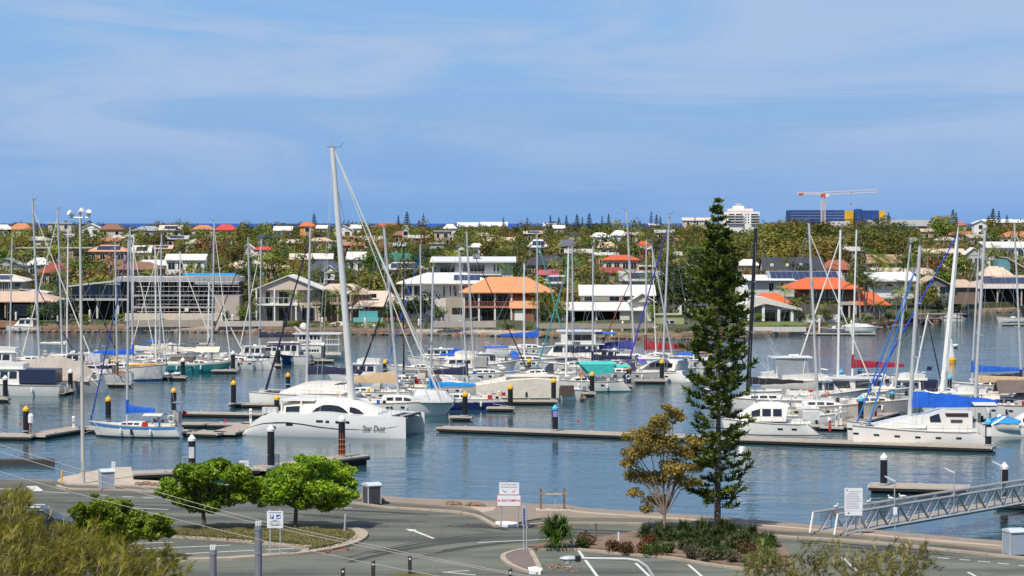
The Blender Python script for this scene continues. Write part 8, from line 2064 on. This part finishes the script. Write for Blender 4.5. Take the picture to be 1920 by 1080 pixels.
# parking sign
c = G(516, 1040, GZ + .13); s = FPX / c.y; t = thing('parking_sign', 'white parking sign with a blue P and trailer symbol on two posts', 'sign', c)
zz0, zz1 = Dp(516, 990, c.y).z - c.z, Dp(516, 958, c.y).z - c.z; w = 15.2 / s
for x in (-9.5 / s, 9.5 / s): post(t, x, .03, 0, zz1 + .1, .04)
pn = MB().box(-w, w, -.03, -.005, zz0, zz1).build('panel', M_SIGN, t)
hh = zz1 - zz0; q = .012
MB().box(-w * .62, -w * .16, -.036, -.031, zz0 + hh * .54, zz0 + hh * .78).build('blue_square', M_BLU, t); text('lettering', 'P', .26, M_SIGN, t, (-w * .39, -.042, zz0 + hh * .66), (pi / 2, 0, 0), bold=.008)
MB().box(w * .14, w * .68, -.036, -.031, zz0 + hh * .54, zz0 + hh * .78).build('blue_square', M_BLU, t); MB().slab([(w * .2, zz0 + hh * .59), (w * .62, zz0 + hh * .59), (w * .62, zz0 + hh * .74), (w * .42, zz0 + hh * .66), (w * .2, zz0 + hh * .66)], 'y', -.042, -.037).build('trailer_symbol', M_SIGN, t)
for k, (a, z_) in enumerate(((.8, .88), (.3, .44), (.62, .35), (.7, .22), (.5, .14))): MB().box(-w * a, w * a, -.036, -.031, zz0 + hh * z_, zz0 + hh * (z_ + .035)).build('print_line', M_INK, t)
# boat ramps sign
c = G(954, 988, GZ + .16); s = FPX / c.y; t = thing('boat_ramps_sign', 'white double sign reading BOAT RAMPS in red with arrows', 'sign', c, radians(-4))
def sz(py): return Dp(954, py, c.y).z - c.z
for x in (-15 / s, 17 / s): post(t, x, .04, 0, sz(906), .05)
MB().box(-18 / s, 19.5 / s, -.03, 0, sz(927), sz(904.5)).build('upper_panel', M_SIGN, t); MB().box(-22.5 / s, 23 / s, -.03, 0, sz(949.5), sz(927.8)).build('red_border', M_RED, t); MB().box(-21.6 / s, 22.1 / s, -.036, -.03, sz(948.6), sz(928.7)).build('lower_panel', M_SIGN, t)
text('lettering', 'DO NOT PARK CARS IN', .115, M_INK, t, (.02, -.034, sz(908.5)), (pi / 2, 0, 0), sx=.82); text('lettering', 'CAR TRAILER ONLY BAYS', .115, M_INK, t, (.02, -.034, sz(913.3)), (pi / 2, 0, 0), sx=.78); text('lettering', 'BOAT RAMPS', .215, M_RED, t, (.02, -.041, sz(938.5)), (pi / 2, 0, 0), sx=.72, bold=.004)
for sg, x in ((-1, -8.5 / s), (1, 9.5 / s)): MB().slab([(x + .10 * sg, sz(918)), (x - .10 * sg, sz(923)), (x - .10 * sg, sz(920.6)), (x - .02 * sg, sz(922.6)), (x - .10 * sg, sz(923.4)), (x - .06 * sg, sz(923.4)), (x + .13 * sg, sz(918.6))], 'y', -.035, -.031).build('arrow', M_INK if sg < 0 else M_RED, t)
for sg, x in ((-1, -18.5 / s), (1, 18.7 / s)): MB().slab([(x + sg * .09, sz(938.5)), (x - sg * .03, sz(936.5)), (x - sg * .03, sz(937.8)), (x - sg * .10, sz(937.8)), (x - sg * .10, sz(939.2)), (x - sg * .03, sz(939.2)), (x - sg * .03, sz(940.5))], 'y', -.042, -.037).build('arrow', M_RED, t)
# street name post on the traffic island
c = G(984, 1034, GZ + .1); s = FPX / c.y; t = thing('name_post', 'grey post with narrow lettered blades on the traffic island', 'sign post', c)
post(t, -.07, 0, 0, 2.75, .035); post(t, .10, 0, 0, 2.6, .035)
MB().hexa([(-.16, -.06, 1.5), (.02, -.02, 1.5), (.02, 0, 1.5), (-.16, -.04, 1.5)], [(-.16, -.06, 2.65), (.02, -.02, 2.65), (.02, 0, 2.65), (-.16, -.04, 2.65)]).build('blade', mat((.45, .48, .52), .5), t)
for k in range(6): MB().box(-.10, .0, -.075, -.062, 1.6 + k * .16, 1.69 + k * .16).build('print_line', M_BLU, t)
# timber frame by the water
c = G(1036, 956, GZ + .1); s = FPX / c.y; t = thing('fish_cleaning_bench', 'timber frame bench standing at the water edge', 'bench', c)
for x in (-22 / s, 22 / s): MB().box(x - .07, x + .07, -.07, .07, 0, 1.45).build('post', M_TIMBER, t)
MB().box(-25 / s, 26 / s, -.10, -.071, .98, 1.14).build('rail', M_BARKP, t); MB().box(-14 / s, 17 / s, -.35, -.101, 1.02, 1.1).build('bench_top', mat((.42, .34, .29), .7), t); post(t, .2, -.2, 0, 1.02, .03); MB().box(-1.1, .95, -.8, .6, 0, .06).build('slab', M_PALEC, t)
# small posts: (px, base row, height, radius, material, label)
for (px, py, h, r, m_, lab) in ((646, 996, .95, .06, M_GALV, 'leaning grey metal post on the median'), (1117, 1015, 1.0, .07, M_TIMBER, 'weathered timber post behind the brown mound'), (1160, 1014, .55, .05, M_WHITE, 'short white peg post in the garden bed'), (1072, 1024, .3, .08, M_WHITE, 'low white tap box beside the yucca')):
 c = G(px, py, GZ + .1); t = thing('marker_post', lab, 'post', c); MB().tube([(0, 0, 0), (.05 if px == 646 else 0, 0, h)], r, 8).build('shaft', m_, t); MB().lathe([(r * 1.2, 0), (r * 1.1, .05), (.01, .1)], 8, (.05 if px == 646 else 0, 0, h)).build('cap', m_ if px != 1160 else M_BLU, t)
for i, (px, yt) in enumerate(((768, 1047), (699, 1058), (642, 1072), (957, 1074))):
 d = 19.0 * FPX / (yt + 33 - 418); c = Vector((X(px, d), d, GZ)); t = thing('bollard', ('tallest showing black bollard with reflector', 'second black bollard with reflector left of the tallest', 'black bollard top at the bottom edge, far left one', 'black bollard top at the bottom edge beside the traffic island')[i], 'bollard', c, 0, 'black bollards along the verge')
 MB().loft([[(-.10, -.10, 0), (.10, -.10, 0), (.10, .10, 0), (-.10, .10, 0)], [(-.10, -.10, 1.0), (.10, -.10, 1.08), (.10, .10, 1.08), (-.10, .10, 1.0)]], closed=True).build('shaft', mat((.035, .028, .024), .8, var=.2), t); MB().tube([(0, -.115, .88), (0, -.101, .88)], .055, 8).build('reflector', M_WHITE, t)
raised('verge', [(738, 1079), (770, 1076.5), (800, 1078), (840, 1095), (700, 1100)], GZ - .05, GZ + .06, M_GRASS)
# grey poles near the camera
for (px, yt, d, r, lab) in ((484.5, 979, 82, .125, 'grey banded steel pole rising from the bottom edge beside the parking sign'), (399.5, 1024, 78, .115, 'shorter grey steel pole with a ribbed cap at the bottom edge')):
 p = Dp(px, yt, d); t = thing('steel_pole', lab, 'pole', (p.x, d, GZ)); H_ = p.z - GZ
 MB().tube([(0, 0, 0), (0, 0, H_ - .12)], r, 14).build('shaft', mat((.20, .19, .21), .5, metal=.2, var=.15, scale=1.2), t, True)
 for z_ in (H_ - .22, H_ - 1.05): MB().lathe([(r * 1.12, -.05), (r * 1.12, .05)], 14, (0, 0, z_)).build('band', M_ALUD, t)
 for k in range(8): a = 2 * pi * k / 8; MB().box(r * .7 * cos(a) - .015, r * .7 * cos(a) + .015, r * .7 * sin(a) - .015, r * .7 * sin(a) + .015, H_ - .12, H_ + .04).build('cap_rib', M_WHITE, t)
# street lamp
d = 76; t = thing('street_lamp', 'curved arm street lamp reaching in from the bottom edge', 'street lamp', (X(1240, d), d, GZ)); s = FPX / d
def lp(px, py): p = Dp(px, py, d); return Vector((p.x - X(1240, d), 0, p.z - GZ))
MB().tube([(0, 0, 0), lp(1240, 1150), lp(1236, 1110), lp(1224, 1080), lp(1212, 1062), lp(1196, 1051.5), lp(1175, 1048.2), lp(1088, 1047)], .065, 10, .045).build('arm', M_ALU, t, True)
a = lp(1084, 1047.5); MB().box(a.x - .10, a.x + .08, -.1, .1, a.z - .09, a.z + .09).build('coupling', M_BLACK, t)
a = lp(1066, 1047.5); MB().loft([[(a.x + x, w * cos(q), a.z + (h_ if sin(q) > 0 else h_ * .8) * sin(q)) for q in [2 * pi * k / 10 for k in range(10)]] for x, w, h_ in ((.24, .09, .07), (.1, .15, .10), (-.12, .15, .09), (-.28, .05, .04))], closed=True).build('lamp_housing', mat((.42, .42, .45), .4, var=.05), t, True)
MB().lathe([(.02, -.16), (.10, -.12), (.13, -.03)], 10, (a.x - .02, 0, a.z - .03)).build('lens', mat((.65, .66, .68), .1, var=0), t, True)
# overhead wires and their two poles outside the picture
for i, pts in enumerate((((-420, 700), (0, 834), (240, 906), (480, 974), (700, 1023), (920, 1067), (1500, 1170)), ((-420, 712), (0, 847), (240, 917), (480, 981), (700, 1028), (920, 1070), (1500, 1172)), ((-420, 745), (0, 884), (250, 953), (480, 1010), (640, 1045), (815, 1079), (1500, 1200)))):
 P = [Dp(px, py, 96 - (px + 420) / 1920 * 36) for px, py in dense(pts, 5)]
 MB().tube(P, .009, 4).build('overhead_wire', mat((.38, .35, .32), .6, var=0)); o = bpy.context.scene.objects[-1] if False else COL.objects[-1]
 tag(o, ('uppermost overhead wire crossing the lower left', 'second overhead wire just below the uppermost', 'lowest overhead wire crossing the lower left')[i], 'wire', 'overhead wires')
for (px, d, py, lab) in ((-420, 96, 690, 'timber power pole holding the wires beyond the left edge'), (1500, 60, 1165, 'timber power pole holding the wires below the bottom edge')):
 p = Dp(px, py, d); t = thing('power_pole', lab, 'power pole', (p.x, d, GZ)); MB().tube([(0, 0, 0), (0, 0, p.z - GZ + .4)], .16, 10, .12).build('shaft', M_TIMBER, t); MB().box(-.9, .9, -.06, .06, p.z - GZ - .25, p.z - GZ - .1).build('cross_arm', M_TIMBER, t)
# parked car, mostly behind the foliage
c = G(72, 1004, GZ); t = thing('parked_car', 'dark grey wagon with a roof rack half hidden by foliage', 'car', c, radians(-4))
M_CAR = mat((.03, .032, .036), .15, metal=.5, var=.05)
prof = [(-2.25, .35), (-2.3, .8), (-2.2, 1.05), (-1.95, 1.62), (-1.4, 1.72), (.2, 1.70), (.75, 1.55), (1.35, 1.12), (2.2, .98), (2.35, .7), (2.3, .35)]
P = [[(x, -.88 * (1 if z < 1.1 else .86), z) for x, z in prof], [(x, -.55, z + (.03 if z > 1.5 else 0)) for x, z in prof], [(x, .55, z + (.03 if z > 1.5 else 0)) for x, z in prof], [(x, .88 * (1 if z < 1.1 else .86), z) for x, z in prof]]
MB().loft(P).build('body', M_CAR, t, True)
for sd in (-1, 1):
 for (a, b_) in ((-1.8, -.95), (-.88, -.08), (.0, .75)): MB().quad((a, sd * .90, 1.12), (b_ + (.25 if b_ > .5 else 0), sd * .90, 1.12), (b_ - .1, sd * .79, 1.58), (a + .08, sd * .79, 1.58)).build('window', M_GLASS, t)
 for x in (-1.4, 1.4):
  o = MB().tube([(x, sd * .74, .34), (x, sd * .93, .34)], .34, 14).build('wheel', M_RUB, t); MB().tube([(x, sd * .93, .34), (x, sd * .945, .34)], .2, 10).build('rim', M_ALU, o)
 MB().tube([(-1.5, sd * .62, 1.80), (.3, sd * .62, 1.80)], .025, 5).build('roof_rail', M_ALU, t); MB().box(-2.33, -2.2, sd * .55 - .2, sd * .55 + .2, .85, 1.05).build('tail_light', M_RED, t)
 MB().tube([(-1.75, sd * .80, 1.62), (.5, sd * .80, 1.64), (1.3, sd * .86, 1.14)], .02, 4).build('chrome_trim', M_STEEL, t)
for x in (-1.2, 0): MB().tube([(x, -.7, 1.86), (x, .7, 1.86)], .03, 5).build('roof_bar', M_ALU, t)
MB().tube([(-1.7, -.55, 1.92), (.6, -.55, 1.92)], .06, 8).build('awning_roll', M_ALUD, t); MB().quad((.8, -.7, 1.5), (.8, .7, 1.5), (1.3, .75, 1.14), (1.3, -.75, 1.14)).build('windscreen', M_GLASS, t)

# ------------------------------------------------------------------ aluminium gangway on the right
A, B = G(1584, 1003, 1.5), G(1926, 938, 1.25); dv = B - A; L = hypot(dv.x, dv.y) + 4.5; rz = atan2(dv.y, dv.x)
t = thing('gangway', 'aluminium truss gangway leading from the promenade down to the pontoon', 'gangway', (A.x, A.y, 1.62), rz); gw_ = 1.7; sl_ = -.018
def gp(x, y, z): return (x, y, z + x * sl_)
M_GW = mat((.46, .45, .43), .45, metal=.3, var=.08)
MB().hexa([gp(0, 0, -.06), gp(L, 0, -.06), gp(L, gw_, -.06), gp(0, gw_, -.06)], [gp(0, 0, 0), gp(L, 0, 0), gp(L, gw_, 0), gp(0, gw_, 0)]).build('deck', mat((.33, .29, .25), .8, var=.15, wave=('X', 6, .4)), t)
NP_ = int(L / 2.7)
for y in (0, gw_):
 MB().tube([gp(-.1, y, -.03), gp(L, y, -.03)], .16, 4).build('bottom_chord', M_GW, t); MB().tube([gp(-.9, y, 1.2), gp(L, y, 1.2)], .09, 6).build('handrail', M_GW, t); MB().tube([gp(0, y, .62), gp(L, y, .62)], .02, 4).build('mid_rail', M_GW, t)
 MB().tube([gp(-1.3, y, 0), gp(-.9, y, 1.2)], .06, 6).build('end_post', M_WHITE, t)
 for k in range(NP_):
  x0, x1 = L * k / NP_, L * (k + 1) / NP_
  MB().tube([gp(x0, y, 0), gp((x0 + x1) / 2, y, 1.2)], .095, 4).build('diagonal', M_GW, t); MB().tube([gp((x0 + x1) / 2, y, 1.2), gp(x1, y, 0)], .095, 4).build('diagonal', M_GW, t); MB().tube([gp((x0 + x1) / 2, y, 0), gp((x0 + x1) / 2, y, 1.2)], .045, 4).build('upright', M_GW, t)
 for k in range(NP_): MB().box(L * k / NP_ + .05, L * (k + 1) / NP_ - .05, y - .006 + (.05 if y else -.05), y + .006 + (.05 if y else -.05), .66 + L * k / NP_ * sl_, 1.16 + L * (k + 1) / NP_ * sl_).build('mesh_panel', mat((.42, .42, .42), .5, metal=.3, var=.1, alpha=.22), t)
for i, (px, k) in enumerate(((1668, 1.2), (1777, 2.0), (1871, 3.0))):
 x = lerp(0, hypot(dv.x, dv.y), (px - 1584) / (1926 - 1584) * 1.0); q = thing('gangway_lamp', ('lamp post nearest the promenade end of the gangway', 'middle lamp post on the gangway', 'lamp post farthest out on the gangway')[i], 'lamp post', Vector((A.x, A.y, 1.62)) + Vector((dv.x, dv.y, 0)).normalized() * x + Vector((0, -.08, x * sl_)), 0, 'lamp posts along the gangway')
 post(q, 0, -.04, -.05, 2.75, .04); MB().hexa([(-.62, -.1, 3.02), (.04, -.1, 2.70), (.04, .02, 2.70), (-.62, .02, 3.02)], [(-.62, -.1, 3.1), (.04, -.1, 2.8), (.04, .02, 2.8), (-.62, .02, 3.1)]).build('lamp_tube', M_SIGN, q)
for x in (2.9, 4.0): MB().tube([gp(x, gw_ * .5, -.08), (x, gw_ * .5, -3.5)], .22, 10).build('pier', M_CONC, t)
c = G(1600, 1003, GZ + .1); s = FPX / c.y; t = thing('information_board', 'white information board with a small crest before the gangway', 'sign', c)
def sz(py): return Dp(1600, py, c.y).z - c.z
for x in (-13 / s, 13 / s): post(t, x, .04, 0, sz(912), .045)
MB().box(-17 / s, 17 / s, -.03, 0, sz(957.5), sz(915)).build('panel', M_SIGN, t); MB().box(-16.5 / s, 16.5 / s, -.03, 0, sz(966.5), sz(958.4)).build('lower_panel', M_SIGN, t); MB().tube([(-12 / s, -.04, sz(919)), (-12 / s, -.031, sz(919))], .06, 8).build('crest', mat((.2, .35, .3), .6), t); MB().tube([(-9 / s, -.04, sz(962)), (-9 / s, -.031, sz(962))], .05, 8).build('crest', M_INK, t)
for k in range(11): MB().box(-14.5 / s if k > 1 else -9 / s, (14 - (k * 5) % 6) / s, -.037, -.031, sz(922 + k * 3.1), sz(921.2 + k * 3.1)).build('print_line', M_GREYT, t)
c = G(1678, 1010, GZ + .1); t = thing('gate_sign', 'small white sign on the gangway side', 'sign', Vector((c.x, c.y, c.z))); post(t, 0, 0, 0, 1.9, .03); MB().box(-.12, .12, -.04, -.01, 1.45, 1.9).build('panel', M_SIGN, t)
# gulls on the rails
gm = MB().loft([[(x, w * cos(a), .09 + h_ * sin(a)) for a in [2 * pi * k / 6 for k in range(6)]] for x, w, h_ in ((-.22, .01, .02), (-.1, .055, .06), (.05, .07, .07), (.13, .045, .055), (.17, .035, .04))], closed=True)
gm.lathe([(.01, -.05), (.045, 0), (.03, .05)], 6, (.17, 0, .18)); gm = gm.mesh('gull', M_WHITE)
for i, (x, y) in enumerate(((1.9, gw_), (3.6, gw_), (4.0, gw_), (6.1, gw_), (9.0, gw_), (10.6, gw_))):
 u = Vector((dv.x, dv.y, 0)).normalized(); n_ = Vector((-u.y, u.x, 0)); p = Vector((A.x, A.y, 1.62)) + u * x + n_ * y + Vector((0, 0, 1.25 + x * sl_))
 o = link('seagull', gm, None, p, rz + (i % 3) * 1.2, 1.25); tag(o, 'small white gull perched on the far gangway rail', 'gull', 'gulls on the gangway rail')
# fallen leaves along the kerbs
g = MB()
for (px, py, sx_, sy_, n) in ((640, 1030, 40, 6, 90), (605, 1036, 40, 4, 60), (1045, 1062, 22, 5, 70), (1075, 1070, 12, 3, 20), (830, 957, 40, 3, 50), (880, 966, 15, 4, 30), (470, 1000, 140, 9, 40), (600, 1003, 60, 9, 40), (1030, 986, 40, 3, 50), (760, 990, 120, 20, 60)):
 for _ in range(n):
  p = G(px + rf.gauss(0, .5) * sx_, py + rf.gauss(0, .5) * sy_, GZ + .16 if 330 < px < 660 and 985 < py < 1025 else GZ + .02); leafquad(g, p, (Vector((0, 0, 1)) + rvec(rf) * .3).normalized(), .09, .06, rf)
tag(g.build('fallen_leaves', mat((.34, .15, .05), .9, var=.3, scale=3)), 'rust coloured fallen leaves along the kerbs', 'leaves', kind='stuff')
# grass tufts on the median
g = MB()
for _ in range(2600):
 px, py = rf.uniform(328, 672), rf.uniform(989, 1034)
 ins = False; j = len(gpts) - 1
 for i in range(len(gpts)):
  if (gpts[i][1] > py) != (gpts[j][1] > py) and px < (gpts[j][0] - gpts[i][0]) * (py - gpts[i][1]) / (gpts[j][1] - gpts[i][1]) + gpts[i][0]: ins = not ins
  j = i
 if ins: blades(g, G(px, py, GZ + .12), 4, .09, .02, .5, rf)
tag(g.build('median_grass', leafmat('leaf_grass', ['#3a4516', '#5f6426', '#857a3a'], scale=.8)), 'short dry grass on the median', 'grass', kind='stuff')
# loose rocks at the bank
for i, (px, py) in enumerate(((258, 908.5), (266, 909.5), (275, 909), (284, 910), (291, 910.8), (299, 911.5), (716, 939.5), (880, 947.6), (892, 948.2), (905, 949), (860, 947), (845, 946.6))):
 p = G(px, py, GZ + .1); o = link('bank_rock', RK[i % 6], None, p, i * 1.1, .28 + .08 * (i % 3)); tag(o, 'pale boulder on the promenade bank, one of the few along the edge', 'rock', 'boulders on the promenade edge')
bpy.context.view_layer.update()
